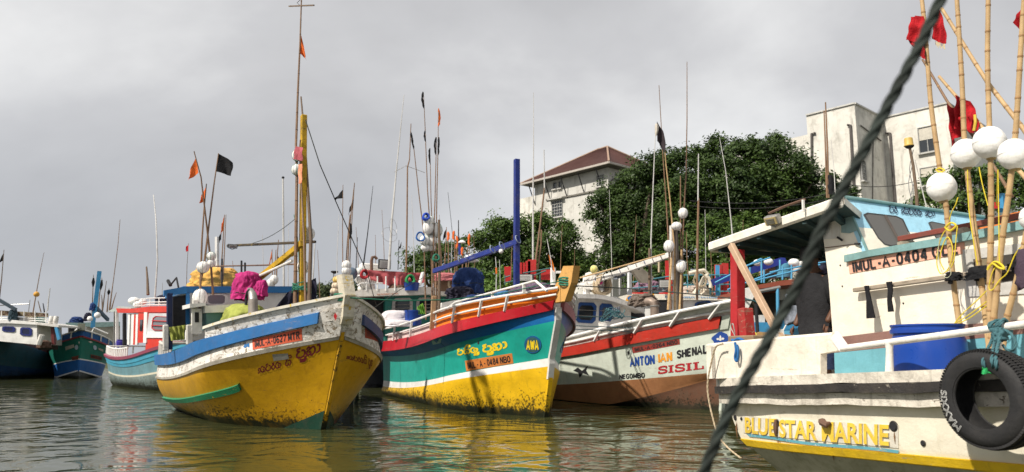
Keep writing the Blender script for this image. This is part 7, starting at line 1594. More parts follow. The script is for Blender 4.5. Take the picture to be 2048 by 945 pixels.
    yr([(1976, 536), (1990, 524), (2003, 530), (2008, 538), (1998, 536), (1985, 528), (1975, 540)], -.42, 'yellow bow knot where the bamboo poles cross', .008)
    yr([(1935, 340), (1938, 420), (1950, 500), (1955, 530)], -.5, 'yellow line running down the second bamboo pole')
    yr([(1910, 646), (1925, 628), (1950, 605), (1975, 580), (1990, 560)], -.5, 'yellow line slanting up from the drum to the bow knot'); yr([(1908, 648), (1935, 632), (1978, 600)], -.5, 'second yellow line slanting up from the drum'); yr([(1910, 650), (1940, 636), (1978, 608)], -.5, 'lowest yellow line slanting up from the drum')
    yr([(1916, 395), (1911, 410), (1903, 425), (1899, 440)], -.6, 'yellow cord hanging from the lowest ball'); yr([(1958, 335), (1965, 370), (1976, 412)], -.6, 'yellow cord from the left upper ball'); yr([(1995, 340), (1994, 370), (1993, 412)], -.6, 'yellow cord from the middle ball')
    yr([(1872, 340), (1880, 337), (1889, 341), (1880, 345), (1872, 340)], -.6, 'yellow twine collar above the lowest ball', .006); yr([(2048, 488), (2056, 480), (2070, 495)], -.38, 'yellow rope end at the right edge')
    # dark bundle at the right edge
    bundle_mesh(R_(2052, 545, -.38), .06, .05, .17, 0, 9, 4, .15, n=18, r=12).build('net_hank', cloth('dark_purple_net', (.06, .04, .06)), None, smooth='full', label='dark purple net hank hanging on the rightmost pole', cat='net')
    # blue drum
    t = thing('drum', R_(1853, 745, -.44)*V((1, 1, 0))+V((0, 0, 1.46)), 'large bright blue plastic drum behind the white pipe rail', 'drum')
    c = R_(1853, 650, -.46); base = V((c[0], c[1], 1.10)); H_ = (c[2]-1.10); rr = .272
    prof = [(rr*.93, 0), (rr*.98, .03), (rr*1., .12), (rr*1.02, H_*.5), (rr*1.0, H_-.14), (rr*.95, H_-.10), (rr*.93, H_-.085), (rr*.93, H_-.075), (rr*1.0, H_-.068), (rr*1.0, H_-.04), (rr*.965, H_-.034), (rr*.965, H_-.02), (rr*.99, H_-.014), (rr*.99, H_), (rr*.93, H_), (rr*.90, H_-.05), (.02, H_-.05)]
    MB().lathe(base, prof, seg=48).build('body', BLUEDRUM, t, smooth=True)
    # tyre fender
    c = R_(1983, 798, .19); t = thing('tyre', c-V((0, 0, .33)), 'black car tyre hung on blue ropes as a fender on the white boat', 'tyre')
    RO = R_(1983, 700, .29); Ro = abs(RO[2]-c[2])*1.0; Ri = Ro*.60; wd = .19
    TYR = paint('tyre_rubber', (.016, .016, .017), (.08, .07, .06), .02, dirt=.25, dirtcol=(.05, .045, .04), rough=.62, scale=5, bump=.2)
    pf_ = [(Ri, -.45*wd), (Ri*1.04, -.5*wd), (Ri*1.12, -.53*wd), (Ri+(Ro-Ri)*.5, -.58*wd), (Ro*.93, -.5*wd), (Ro*.985, -.38*wd), (Ro, -.15*wd), (Ro, .15*wd), (Ro*.985, .38*wd), (Ro*.93, .5*wd), (Ri+(Ro-Ri)*.5, .58*wd), (Ri*1.12, .53*wd), (Ri*1.07, .525*wd), (Ri*1.06, .50*wd), (Ri*1.02, .49*wd), (Ri, .45*wd), (Ri*1.03, .40*wd), (Ri+(Ro-Ri)*.45, .46*wd), (Ro*.90, .40*wd), (Ro*.95, .2*wd), (Ro*.95, -.2*wd), (Ro*.90, -.40*wd), (Ri+(Ro-Ri)*.45, -.46*wd), (Ri*1.03, -.40*wd), (Ri, -.45*wd)]
    m = MB(); seg = 72; ax = nR; a = aR; b = UP; n = len(pf_)
    m.add([c+ax*h+rr*(math.cos(2*math.pi*k/seg)*a+math.sin(2*math.pi*k/seg)*b) for rr, h in pf_ for k in range(seg)], [(i*seg+k, i*seg+(k+1) % seg, (i+1)*seg+(k+1) % seg, (i+1)*seg+k) for i in range(n-1) for k in range(seg)])
    m.build('casing', TYR, t, smooth=True)
    TR = plain('tread_rubber', (.012, .012, .013), .75)
    m = MB()
    for k in range(96):
        g = 2*math.pi*k/96; d = math.cos(g)*a+math.sin(g)*b; tn = -math.sin(g)*a+math.cos(g)*b
        for h in (-.36, -.12, .12, .36): m.frame_box(c+d*(Ro+.002-(.008 if abs(h) > .3 else 0))+ax*h*wd, ax*wd*.19, tn*Ro*.046+ax*.006*(1 if h > 0 else -1), d*.016)
    m.build('tread_blocks', TR, t)['kind'] = 'stuff'
    # maker's name in outline letters on the sidewall
    TWM = plain('white_sidewall_letters', (.55, .55, .53), .6)
    vs, fs = font2d('MAXXIS', .0)
    ed = {}
    for f in fs:
        for i in range(len(f)):
            e = tuple(sorted((f[i], f[(i+1) % len(f)]))); ed[e] = ed.get(e, 0)+1
    def side(x, y):          # letters run clockwise up the left of the sidewall, feet towards the hub
        g = math.radians(-128-62*x+360); rad = Ri*1.24+(Ro-Ri)*.36*y
        bul = (.53+.05*math.sin(math.pi*(rad-Ri)/(Ro-Ri)))*wd
        # to the viewer aR points left
        return c+ax*(bul+.0035)+rad*(-math.cos(g)*a+math.sin(g)*b)
    m = MB()
    for (i, j), k in ed.items():
        if k == 1:
            p, q = V((*vs[i][:2], 0)), V((*vs[j][:2], 0)); d = q-p; nn = unit(V((-d[1]*.3, d[0], 0)))*.012
            m.add([side(*(p+V((nn[0]*.4, nn[1]*3, 0)))[:2]), side(*(q+V((nn[0]*.4, nn[1]*3, 0)))[:2]), side(*(q-V((nn[0]*.4, nn[1]*3, 0)))[:2]), side(*(p-V((nn[0]*.4, nn[1]*3, 0)))[:2])], [(0, 1, 2, 3)])
    m.build('sidewall_lettering', TWM, t, fix=False)
    # teal ropes holding the tyre
    rnd = random.Random(4); k0 = R_(1996, 655, .03)
    def tr(pts, lb, r=.011): return rope_thing([R_(x, y, o) for x, y, o in [tuple(q) for q in smooth(pts, 6)]], r, ROPET, lb, 'teal ropes holding the tyre', twist=2.2)
    tr([(1990, 652, .03), (1984, 680, .06), (1975, 700, .2), (1966, 722, .30), (1972, 738, .28), (1984, 745, .15)], 'left teal rope strand down into the tyre')
    tr([(1994, 656, .04), (1990, 682, .08), (1986, 702, .22), (1984, 724, .31), (1990, 742, .26)], 'middle teal rope strand down into the tyre'); tr([(2002, 656, .04), (1998, 684, .1), (1994, 702, .22), (1992, 730, .31), (1999, 748, .24)], 'right teal rope strand down into the tyre')
    tr([(2005, 658, .03), (2022, 668, .05), (2030, 685, .06), (2026, 700, .07), (2014, 700, .05), (2005, 690, .05)], 'loose teal loop hanging right of the knot', .009)
    for k in range(4):
        cc = R_(1989+7*k, 657-1.0*k, 0.); m = []
        for g in np.linspace(0, 6.28, 16): m.append(cc+(nR*math.cos(g)+UP*math.sin(g))*(.042+.008*(k % 2))+aR*.01*math.sin(2*g+k))
        rope_thing(m, .011, ROPET, ['first', 'second', 'third', 'fourth'][k]+' teal turn of the knot on the pipe rail, counted from the left', 'teal ropes holding the tyre', twist=2.2)
    bundle_mesh(R_(1999, 673, .05), .045, .035, .045, 0, 5, 2, .3, n=18, r=12).build('rope_knot', ROPET, None, smooth='full', label='teal knot lump under the pipe rail', cat='rope')
    bundle_mesh(R_(1974, 742, .28), .03, .02, .025, 0, 7, 3, .4, n=18, r=10).build('frayed_rope', plain('bright_green_fibres', (.02, .35, .10), .9), None, smooth='full', label='frayed bright green rope end inside the tyre top', cat='rope')
    # ropes at the stern corner
    BR_ = plain('bright_blue_rope', (.015, .12, .33), .8, scale=12)
    rope_thing([R_(x, y, .03) for x, y in smooth([(1470, 685), (1472, 700), (1470, 716), (1474, 722), (1476, 704), (1474, 690)], 5)], .014, BR_, 'blue rope tail hanging over the bulwark below the red post', 'ropes at the stern corner of the white boat')
    rope_thing([R_(x, y, -.1) for x, y in smooth([(1464, 680), (1476, 688), (1488, 684), (1478, 678), (1466, 684)], 5)], .016, BR_, 'blue rope turns round the foot of the red post', 'ropes at the stern corner of the white boat')
    rope_thing([R_(x, y, .06) for x, y in smooth([(1446, 688), (1432, 694), (1424, 720), (1416, 760), (1416, 790), (1424, 830), (1436, 870), (1455, 895), (1482, 917)], 5)], .010, ROPEW, 'tan rope looping down over the stern corner into the water', 'ropes at the stern corner of the white boat', twist=2.4)
    rope_thing([R_(x, y, -.2) for x, y in smooth([(1470, 672), (1462, 655), (1466, 648), (1470, 668)], 5)], .006, STEEL, 'thin grey wire hook beside the red post')
    yr([(1511, 665), (1514, 676), (1510, 684)], -.2, 'short yellow cord on the post block')
    # near mooring rope, close to the lens side of the place
    px = smooth([(1893, -30), (1850, 70), (1790, 186), (1738, 283), (1688, 376), (1640, 466), (1600, 560), (1548, 660), (1500, 745), (1452, 836), (1407, 945), (1395, 975)], 16)
    rope_thing([P(x, y, 1.30+.10*i/len(px)) for i, (x, y) in enumerate(px)], .0103, plain('greenish_rope', (.018, .026, .022), .9, scale=14, var=.6), 'thick dark green twisted rope crossing the view close to the camera', None, 'mooring_rope', twist=1.9)
    # radar mast and antennas above the cabin roof
    t = thing('antenna_mast', P(1842, 440, 8.5), 'antenna mast with yellow beacon dome and wound cables above the blue windscreen', 'antenna')
    Y = 9.
    MB().tube([P(1836, 430, Y), P(1832, 380, Y), P(1826, 330, Y), P(1819, 294, Y)], [.022, .02, .018, .016], 8).build('mast', WOODD, t, smooth=True)
    MB().lathe(P(1818, 293, Y), [(.056, 0), (.060, .008), (.052, .02), (.05, .09), (.045, .105), (.02, .108)], seg=20).build('beacon_dome', paint('amber_dome', (.55, .38, .10), dirt=.4, rough=.4), t, smooth=True); MB().lathe(P(1819, 297, Y), [(.03, 0), (.055, .02), (.055, .03)], seg=16).build('beacon_base', DARK, t, smooth=True)
    for k in range(3): MB().tube([P(1821+k*2+4*math.sin(i*.9+k*2), 300+i*13, Y) for i in range(10)], .005, 5).build('cable', plain('grey_cable', (.2, .2, .2), .7), t)
    for pts, lb, r0, mt in (([(1857, 430), (1848, 395), (1830, 320)], 'slim white rod leaning beside the beacon mast', .008, GREYP), ([(1657, 396), (1655, 300), (1651, 205)], 'tall brown rod before the pale building', .014, BAMBD), ([(1654, 396), (1651, 300), (1648, 222)], 'second brown rod beside the tall one', .012, BAMBD), ([(1671, 396), (1668, 340), (1662, 280)], 'thin white whip aerial beside the brown rods', .006, GREYP)):
        pole_thing([P(x, y, Y) for x, y in pts], r0, r0*.6, mt, lb, 'rod', 'rod', 'rods above the white boat roof')
    bundle_mesh(P(1662, 372, 8.5), .035, .03, .14, 0, 5, 3, .2, n=16, r=12).build('rag', BLK, None, smooth='full', label='black rag tied at the canopy top', cat='rag')
    t = thing('bucket', R_(1992, 422, -1.4), 'small red bucket top on the orange coaming', 'bucket'); MB().lathe(R_(1992, 418, -1.5), [(.028, 0), (.034, .05), (.036, .055), (.03, .05)], seg=14).build('body', REDP, t, smooth=True)
    MB().beam(R_(2006, 425, -1.6), R_(2003, 388, -1.6), .05, .05, bev=.005).build('blue_stake', SKYB, None, label='short blue stake behind the red bucket', cat='stake')
    # crew member standing under the canopy, back turned
    person()
def skin_body(name, joints, edges, mat, parent, sub=2):
    me = bpy.data.meshes.new(name); M = root_inv(parent); v = np.array([j[0] for j in joints], float) @ M[:3, :3].T+M[:3, 3]
    me.from_pydata(v.tolist(), edges, []); o = bpy.data.objects.new(name, me); COL.objects.link(o); o.parent = parent
    sk = o.modifiers.new('skin', 'SKIN'); sk.use_smooth_shade = True
    for i, j in enumerate(joints): me.skin_vertices[0].data[i].radius = (j[1], j[2] if len(j) > 2 else j[1])
    me.skin_vertices[0].data[0].use_root = True
    ss = o.modifiers.new('sub', 'SUBSURF'); ss.levels = ss.render_levels = sub
    me.materials.append(mat); return o
def person():
    f0 = R_(1640, 700, -1.05); x0, y0 = f0[0], f0[1]; zf = 1.12
    t = thing('person', (x0, y0, zf), 'person in loose black shirt and navy shorts standing under the canopy, back turned', 'person')
    SKN = paint('dark_brown_skin', (.11, .050, .028), dirt=.1, streak=0, rough=.5, bump=.05)
    p = lambda s, o, z: V((x0, y0, zf+z))+aR*s+nR*o
    J = [(p(0, 0, .86), .14, .11), (p(0, 0, 1.05), .14, .10), (p(0, 0, 1.25), .16, .11), (p(0, 0, 1.38), .12, .09), (p(0, .01, 1.46), .055), (p(.01, .03, 1.52), .06), (p(.01, .04, 1.60), .085, .095), (p(.01, .04, 1.68), .075, .085),
         (p(.20, 0, 1.36), .055), (p(.25, -.02, 1.10), .042), (p(.24, .10, .90), .032), (p(-.20, 0, 1.36), .055), (p(-.26, -.02, 1.10), .042), (p(-.26, .12, .92), .032),
         (p(.09, 0, .80), .095), (p(.10, .04, .46), .062), (p(.10, -.03, .25), .058), (p(.10, -.02, .08), .038), (p(.10, .12, .03), .035), (p(-.09, 0, .80), .095), (p(-.12, .07, .46), .064), (p(-.12, .0, .25), .060), (p(-.12, .0, .08), .038), (p(-.12, .14, .03), .035)]
    E_ = [(0, 1), (1, 2), (2, 3), (3, 4), (4, 5), (5, 6), (6, 7), (3, 8), (8, 9), (9, 10), (3, 11), (11, 12), (12, 13), (0, 14), (14, 15), (15, 16), (16, 17), (17, 18), (0, 19), (19, 20), (20, 21), (21, 22), (22, 23)]
    skin_body('body', J, E_, SKN, t)
    SHT = cloth('black_shirt', (.014, .014, .016)); NS = cloth('navy_shorts', (.012, .022, .06))
    yw = math.atan2(aR[1], aR[0])
    def tubeshell(prof, mat, name, folds=6, amp=.05):     # prof: z, half width, half depth, s, o
        m = MB(); n = 40; vs = []
        for (z, a, b, s, o) in prof:
            for k in range(n):
                g = 2*math.pi*k/n; f = 1+amp*math.sin(folds*g+z*9)+.5*amp*math.sin(11*g-z*21); vs.append(p(s+a*f*math.cos(g), o+b*f*math.sin(g), z))
        m.add(vs, [(i*n+k, i*n+(k+1) % n, (i+1)*n+(k+1) % n, (i+1)*n+k) for i in range(len(prof)-1) for k in range(n)]); return m.build(name, mat, t, smooth='full')
    tubeshell([(.62, .235, .175, 0, 0), (.63, .24, .18, 0, 0), (.75, .245, .185, 0, 0), (.77, .235, .175, 0, 0), (.88, .24, .18, 0, 0), (.90, .225, .17, 0, 0), (1.02, .235, .165, 0, 0), (1.2, .25, .165, 0, 0), (1.34, .25, .15, 0, 0), (1.41, .17, .12, 0, 0), (1.46, .08, .075, 0, 0)], SHT, 'shirt')
    for s_ in (1, -1):
        m = MB().tube([p(s_*.19, 0, 1.40), p(s_*.24, 0, 1.30), p(s_*.27, -.01, 1.14)], [.085, .095, .09], 14); m.build('sleeve', SHT, t, smooth='full')
        tubeshell([(.44, .13, .12, s_*.12, .04), (.46, .13, .12, s_*.12, .04), (.65, .14, .13, s_*.11, .02), (.85, .13, .13, s_*.09, 0)], NS, 'shorts_leg', 5, .04)
    bundle_mesh(p(.01, .035, 1.68), .105, .115, .09, yw, 5, 3, .03, n=20, r=14).build('hair', plain('black_hair', (.01, .009, .008), .6), t, smooth='full')
    for s_ in (1, -1):
        for k in range(5):
            b0 = p(s_*.255, .12, .88)+aR*(.012*(k-2)); L_ = (.055, .07, .075, .07, .05)[k]
            if k == 0: b0 = p(s_*.235, .13, .90)
            MB().tube([b0, b0-V((0, 0, L_*.5))+nR*.01, b0-V((0, 0, L_))+nR*.022], [.009, .0085, .007], 8).build('finger', SKN, t, smooth='full')
foreground_gear()
# =================================================================== far boats on the left
BC = Hull((-13.046, 34.784, 2.305, 14.174, .45, .175), [U_, (0, 1.534, 0, 0, 0, 1.607), (-.301, 1.861, 1.552, .656, .73, 1.8), (-.31, 1.87, 1.66, .75, .82, 1.8), (-.664, 2.073, 2.867, 1.425, 1.52, 1.898), (-.707, 2.167, 3.226, 1.826, 1.838, 1.949)], hollow=.03)
def boatC():
    B = BC; B.root('light blue fishing boat with a red cabin, behind the stern of the yellow hull')
    GB = paint('grey_green_hull', (.22, .28, .27), (.1, .1, .08), .15, dirt=.5, streak=.4, wl=.35); CY = paint('cyan_band', (.07, .36, .52), (.4, .4, .4), .06, dirt=.25); MR = paint('mauve_rail', (.30, .07, .12), (.4, .3, .3), .08, dirt=.3); WS = paint('cream_line', (.62, .58, .45), dirt=.3)
    LB = paint('pale_blue_hull', (.17, .33, .38), (.12, .16, .16), .2, dirt=.4, streak=.4)
    B.skin([GB, GB, WS, LB], ns=44); B.rail('upper_band', 3.72, 4.0, .02, CY, 0, 1, n=40); B.rail('rub_rail', 4.62, 5., .10, MR, 0, 1, n=40); B.rail('upper_band', 4., 4.62, .04, CY, 0, 1, n=40)
    B.deck(5., plain('grey_deck', (.25, .24, .22), .8), .1)
    B.pipe('stern_rail', 5., .045, WH2, .62, 1., dz=.42, off=-.05, n=20)
    MB().tube([B.pt(1., 5., 1, -.05)*(1-u)+B.pt(1., 5., -1, -.05)*u+V((0, 0, .42)) for u in np.linspace(0, 1, 8)], .045, 6).build('stern_rail', WH2, B.r)
    for t_ in np.linspace(.63, .995, 13): MB().beam(B.pt(t_, 5., 1, -.05), B.pt(t_, 5., 1, -.05)+V((0, 0, .42)), .07, .07).build('rail_post', WH2, B.r)
    for u in (.2, .4, .6, .8): MB().beam(B.pt(1., 5., 1, -.05)*(1-u)+B.pt(1., 5., -1, -.05)*u, B.pt(1., 5., 1, -.05)*(1-u)+B.pt(1., 5., -1, -.05)*u+V((0, 0, .42)), .07, .07).build('rail_post', WH2, B.r)
    RC = paint('bright_red_cabin', (.55, .03, .014), (.5, .4, .3), .03, dirt=.15, rough=.4); W = B.r; on = lambda x, y: B.on(x, y, .9)
    def al(pts, ext, name, mat, off=.9): return MB().prism([B.on(x, y, off) for x, y in pts], -B.nrm*ext).build(name, mat, W)
    al([(294, 622), (302, 613), (400, 612), (400, 700), (291, 700)], 2.2, 'cabin_wall', RC)
    al([(232, 617), (262, 618), (300, 613), (420, 611), (420, 624), (300, 625), (262, 626), (235, 626)], 2.3, 'cabin_roof', RC, .95)
    al([(298, 627), (420, 628), (420, 676), (292, 676)], .03, 'window_surround', paint('pale_grey_surround', (.50, .53, .55), dirt=.2), .94)
    al([(295, 664), (420, 664), (420, 676), (292, 676)], .03, 'sill_panel', WH2, .97)
    for c_ in (((307, 632), (340, 634), (337, 662), (303, 661)),):
        f = planequad(*[B.on(*q, .98) for q in c_], B.nrm); w_ = window_part(f, W, REDP, glassmat('sky_grey_glass', (.17, .18, .20), .2), .09, 0)
        for k in (.33, .66): MB().tube([f(.03, k, .05), f(.97, k, .05)], .03, 5).build('guard_rod', REDP, w_)
    al([(277, 627), (288, 627), (286, 686), (275, 686)], .05, 'door', RC, .95); al([(280, 640), (285, 640), (284, 662), (279, 662)], .03, 'door_pane', GLASS, .99)
    al([(288, 625), (294, 625), (292, 686), (286, 686)], .06, 'door_frame', WH2, .97)
    for k, (x0, x1, mt) in enumerate(((263, 268, WH2), (268, 272, RC), (272, 276, WH2), (256, 260, WH2))): al([(x0, 628), (x1, 628), (x1-2, 690), (x0-2, 690)], .1, 'cabin_plank', mt, .85)
    for px in (234, 229): MB().beam(on(px, 705), on(px, 624), .16 if px == 234 else .08, .12).build('canopy_post', WH2 if px == 234 else STEEL, W)
    MB().beam(on(249, 690), on(249, 628), .18, .18).build('exhaust_stack', DARK, W)
    MB().prism([B.on(x, y, .8) for x, y in ((214, 624), (236, 613), (262, 616), (262, 622), (236, 624))], -B.nrm*2).build('awning', paint('grey_awning', (.35, .40, .38), dirt=.4), W)
    RLW = paint('white_roof_rail', (.7, .7, .68), dirt=.3)
    for y in (600, 608, 613): MB().tube([B.on(270, y, .7), B.on(300, y-3, .7), B.on(345, y-4, .7)], .03, 5).build('roof_rail', RLW, W)
    for px in (270, 284, 300, 318, 334): MB().tube([B.on(px, 615, .7), B.on(px, 597, .7)], .03, 5).build('roof_rail_post', RLW, W)
    t = thing('drum', B.on(243, 700, .6), 'purple blue drum on the stern of the light blue boat', 'drum'); MB().lathe(B.on(243, 700, .6), [(.36, 0), (.4, .3), (.38, .5), (.3, .58), (.36, .6), (.3, .62)], seg=18).build('body', paint('purple_plastic', (.03, .02, .22), dirt=.2, rough=.35), t, smooth=True)
    for k, (px, y, r_) in enumerate(((268, 603, .32), (276, 610, .26), (286, 604, .22))): float_thing(B.on(px, y, .2), r_, ['cream float bundle at the left end of the red cabin roof', 'white float lower on the red cabin roof', 'small pale float inside the roof rail of the red cabin'][k], (1.1, 1, .8), lash=False, group='floats on the red cabin roof')
    tarp_thing(B.on(331, 601, .2), (.5, .4, .3), MIDN, 'dark cloth bundle on the red cabin roof', seed=80); t = thing('tub', B.on(355, 606, .2), 'pale pink tub on the red cabin roof', 'tub'); MB().lathe(B.on(355, 611, .2), [(.24, 0), (.26, .4), (.28, .42)], seg=12).build('body', paint('pale_pink', (.6, .5, .5)), t, smooth=True)
    t = thing('davit', B.on(340, 600, .3), 'angled dark steel davit behind the blue roof corner', 'davit'); MB().tube([B.on(340, 572, .3), B.on(353, 556, .3), B.on(357, 576, .3)], .05, 6).build('arm', DARK, t); MB().tube([B.on(336, 562, .3), B.on(341, 571, .3)], .1, 6).build('block', DARK, t)
    for pts, r0, mt, lb in (([(296, 590), (295, 560), (293, 534)], .09, WOODD, 'dark stub mast above the red cabin'), ([(310, 595), (315, 520), (312, 440), (307, 390)], .05, GREYP, 'tall thin grey antenna above the red cabin'), ([(324, 600), (325, 566)], .02, STEEL, 'short whip aerial above the red cabin')):
        pole_thing([B.on(x, y, .3) for x, y in pts], r0, r0*.5, mt, lb, 'mast', 'antenna', 'antennas of the red cabined boat')
boatC()

BG = Hull((-33.215, 57.6, 2.082, 10.957, .399, .096), [U_, (0, 1.497, 0, 0, 0, 1.6), (-.1, 1.6, .55, -.2, .1, 1.8), (-.292, 1.803, 1.408, .843, .617, 1.8), (-.30, 1.81, 1.50, .91, .68, 1.8), (-.679, 2.197, 3.099, 2.013, 1.755, 1.911), (-.70, 2.15, 3.22, 2.12, 1.86, 1.92), (-.813, 2.15, 3.68, 2.6, 2.35, 1.993)], hollow=.03)
def boatG():
    B = BG; B.root('small green and blue fishing boat seen bow on, far left')
    D1 = paint('grimy_bottom', (.10, .12, .14), (.4, .4, .4), .1, dirt=.5, wl=.3); BL = paint('ultramarine_band', (.012, .10, .32), dirt=.2); GN = paint('bottle_green', (.010, .16, .12), dirt=.2); WL = paint('white_line', (.7, .7, .68), dirt=.2)
    B.skin([D1, D1, BL, WL, GN, paint('maroon_rail', (.22, .02, .03), dirt=.2), BL], ns=40)
    B.rail('rub_rail', 5., 6., .1, paint('maroon_rail', (.22, .02, .03)), 0, 1, n=30); B.rail('white_bead', 1.95, 2.08, .03, WL, 0, .6, n=20)
    B.pipe('rail', 7., .06, WH2, 0, 1, n=24); B.deck(6., plain('grey_deck', (.25, .24, .22), .8))
    for sd_ in (1, -1):
        for t_ in (.06, .14, .24, .36, .5, .66): MB().beam(B.pt(t_, 5.9, sd_, .08), B.pt(t_, 7., sd_, .04), .09, .06).build('rail_post', WH2, B.r)
        q = B.quad([(131, 694), (148, 689), (149, 695), (132, 701)] if sd_ > 0 else [(196, 696), (206, 699), (206, 704), (197, 700)], sd_, .02); MB().slab(q, 2, 1, .01).build('name_patch', plain('pale_patch', (.45, .42, .36), .7), B.r)
        q = B.quad([(144, 714), (161, 709), (161, 716), (145, 721)] if sd_ > 0 else [(181, 709), (203, 714), (203, 721), (181, 716)], sd_, .02); pl = MB().slab(q, 2, 1, .01).build('number_plate', plain('brown_plate', (.16, .04, .02), .7), B.r); letters_on(q, 'IMUL-A-0231', plain('black_letters', (.012, .012, .015)), pl, sc=(.05, .15, .95, .85), d=.02)
        q = B.quad([(150, 690), (157, 690), (157, 700), (150, 700)] if sd_ > 0 else [(186, 690), (193, 692), (193, 701), (186, 699)], sd_, .02)
        sh = [(.5+.5*math.cos(g), .5+.5*math.sin(g)) for g in np.linspace(0, 6.28, 14, endpoint=False)]; letters_on(q, (sh, [tuple(range(14))]), plain('pale_blue_badge', (.4, .5, .6)), B.r, name='round_badge')
        q = B.quad([(157, 680), (167, 680), (167, 688), (157, 688)] if sd_ > 0 else [(176, 680), (185, 682), (185, 688), (176, 687)], sd_, .02); letters_on(q, ([(0, .5), (.5, .85), (1, .5), (.5, .15)], [(0, 1, 2, 3)]), plain('eye_white', (.6, .6, .55)), B.r, name='painted_eye')
    MB().beam(B.pt(0, 6.8)-B.a*.1, B.pt(0, 7.)+V((0, 0, .42)), .5, .45).build('stem_head', paint('olive_stem_head', (.16, .17, .13), dirt=.3), B.r)
    # foredeck guard, cabin
    for sd_, pts in ((1, ((142, 669), (158, 655), (165, 662))), (-1, ((184, 664), (188, 656), (216, 668)))): MB().tube([B.cross(x, y, 1.5) for x, y in pts], .06, 6).build('foredeck_guard', WH2, B.r)
    TEA = paint('pale_teal_roof', (.28, .42, .40), dirt=.3)
    panel(B, 'c', 6.5, [(131, 646), (240, 644), (240, 652), (200, 655), (132, 651)], 3, 'cabin_roof', TEA); panel(B, 'c', 6.7, [(136, 651), (240, 652), (240, 690), (136, 690)], 2.5, 'cabin_wall', paint('dim_cream', (.42, .40, .33), dirt=.4))
    panel(B, 'c', 6.65, [(137, 652), (150, 652), (150, 690), (137, 690)], .05, 'dark_opening_panel', DARK)
    MB().beam(B.cross(185, 656, 3.), B.cross(199, 543, 3.), .32, .32, up=B.a).build('mast', SKYB, B.r)
    MB().beam(B.cross(192, 616, 3.2), B.cross(216, 640, 6.), .2, .25).build('boom', paint('dim_blue_timber', (.03, .08, .14), dirt=.3), B.r)
    tarp_thing(B.cross(153, 641, 5), (.5, .4, .28), NAVY, 'navy cloth bundle on the roof of the green boat', seed=90); tarp_thing(B.cross(186, 615, 3), (.25, .25, .4), NAVY, 'blue cloth knotted on the leaning blue mast', seed=91)
    tarp_thing(B.cross(176, 636, 5), (.3, .3, .4), MIDN, 'dark gear heap before the cabin roof of the green boat', seed=92)
    float_thing(B.cross(180, 638, 2), .21, 'left white float before the green boat cabin', lash=False); float_thing(B.cross(195, 631, 2), .24, 'right white float before the green boat cabin', lash=False)
    X = 4
    for k, (pts, rag, lb) in enumerate((([(184, 640), (185, 600), (187, 550)], ((187, 556), (186, 574)), 'thin pole with black rag left of the leaning blue mast'), ([(196, 630), (199, 590), (204, 556)], ((204, 560), (201, 580)), 'pole with black rag right of the leaning blue mast'), ([(205, 620), (209, 590), (213, 562)], None, 'bare thin pole right of the ragged pole'), ([(214, 625), (216, 600), (218, 577)], ((218, 580), (217, 590)), 'thick dark short pole behind the green boat'), ([(219, 625), (222, 600), (226, 570)], None, 'slightly leaning pole behind the green boat'), ([(222, 622), (228, 600), (233, 585)], None, 'rightmost leaning pole behind the green boat'), ([(205, 628), (204, 600), (203, 590)], None, 'short bare stake behind the blue mast'), ([(218, 620), (227, 560), (236, 490), (240, 440)], None, 'very tall beaded whip aerial behind the green boat'))):
        t = pole_thing([B.cross(x, y, X+k*.3) for x, y in pts], .06 if k < 7 else .04, .02, BAMBD if k % 2 else WOODD, lb, 'marker_pole', 'pole', 'poles behind the green boat')
        if rag: MB().tube([B.cross(*rag[0], X+k*.3), (B.cross(*rag[0], X+k*.3)+B.cross(*rag[1], X+k*.3))/2, B.cross(*rag[1], X+k*.3)], [.05, .13, .05], 6).build('rag', BLK, t, smooth=True)
boatG()

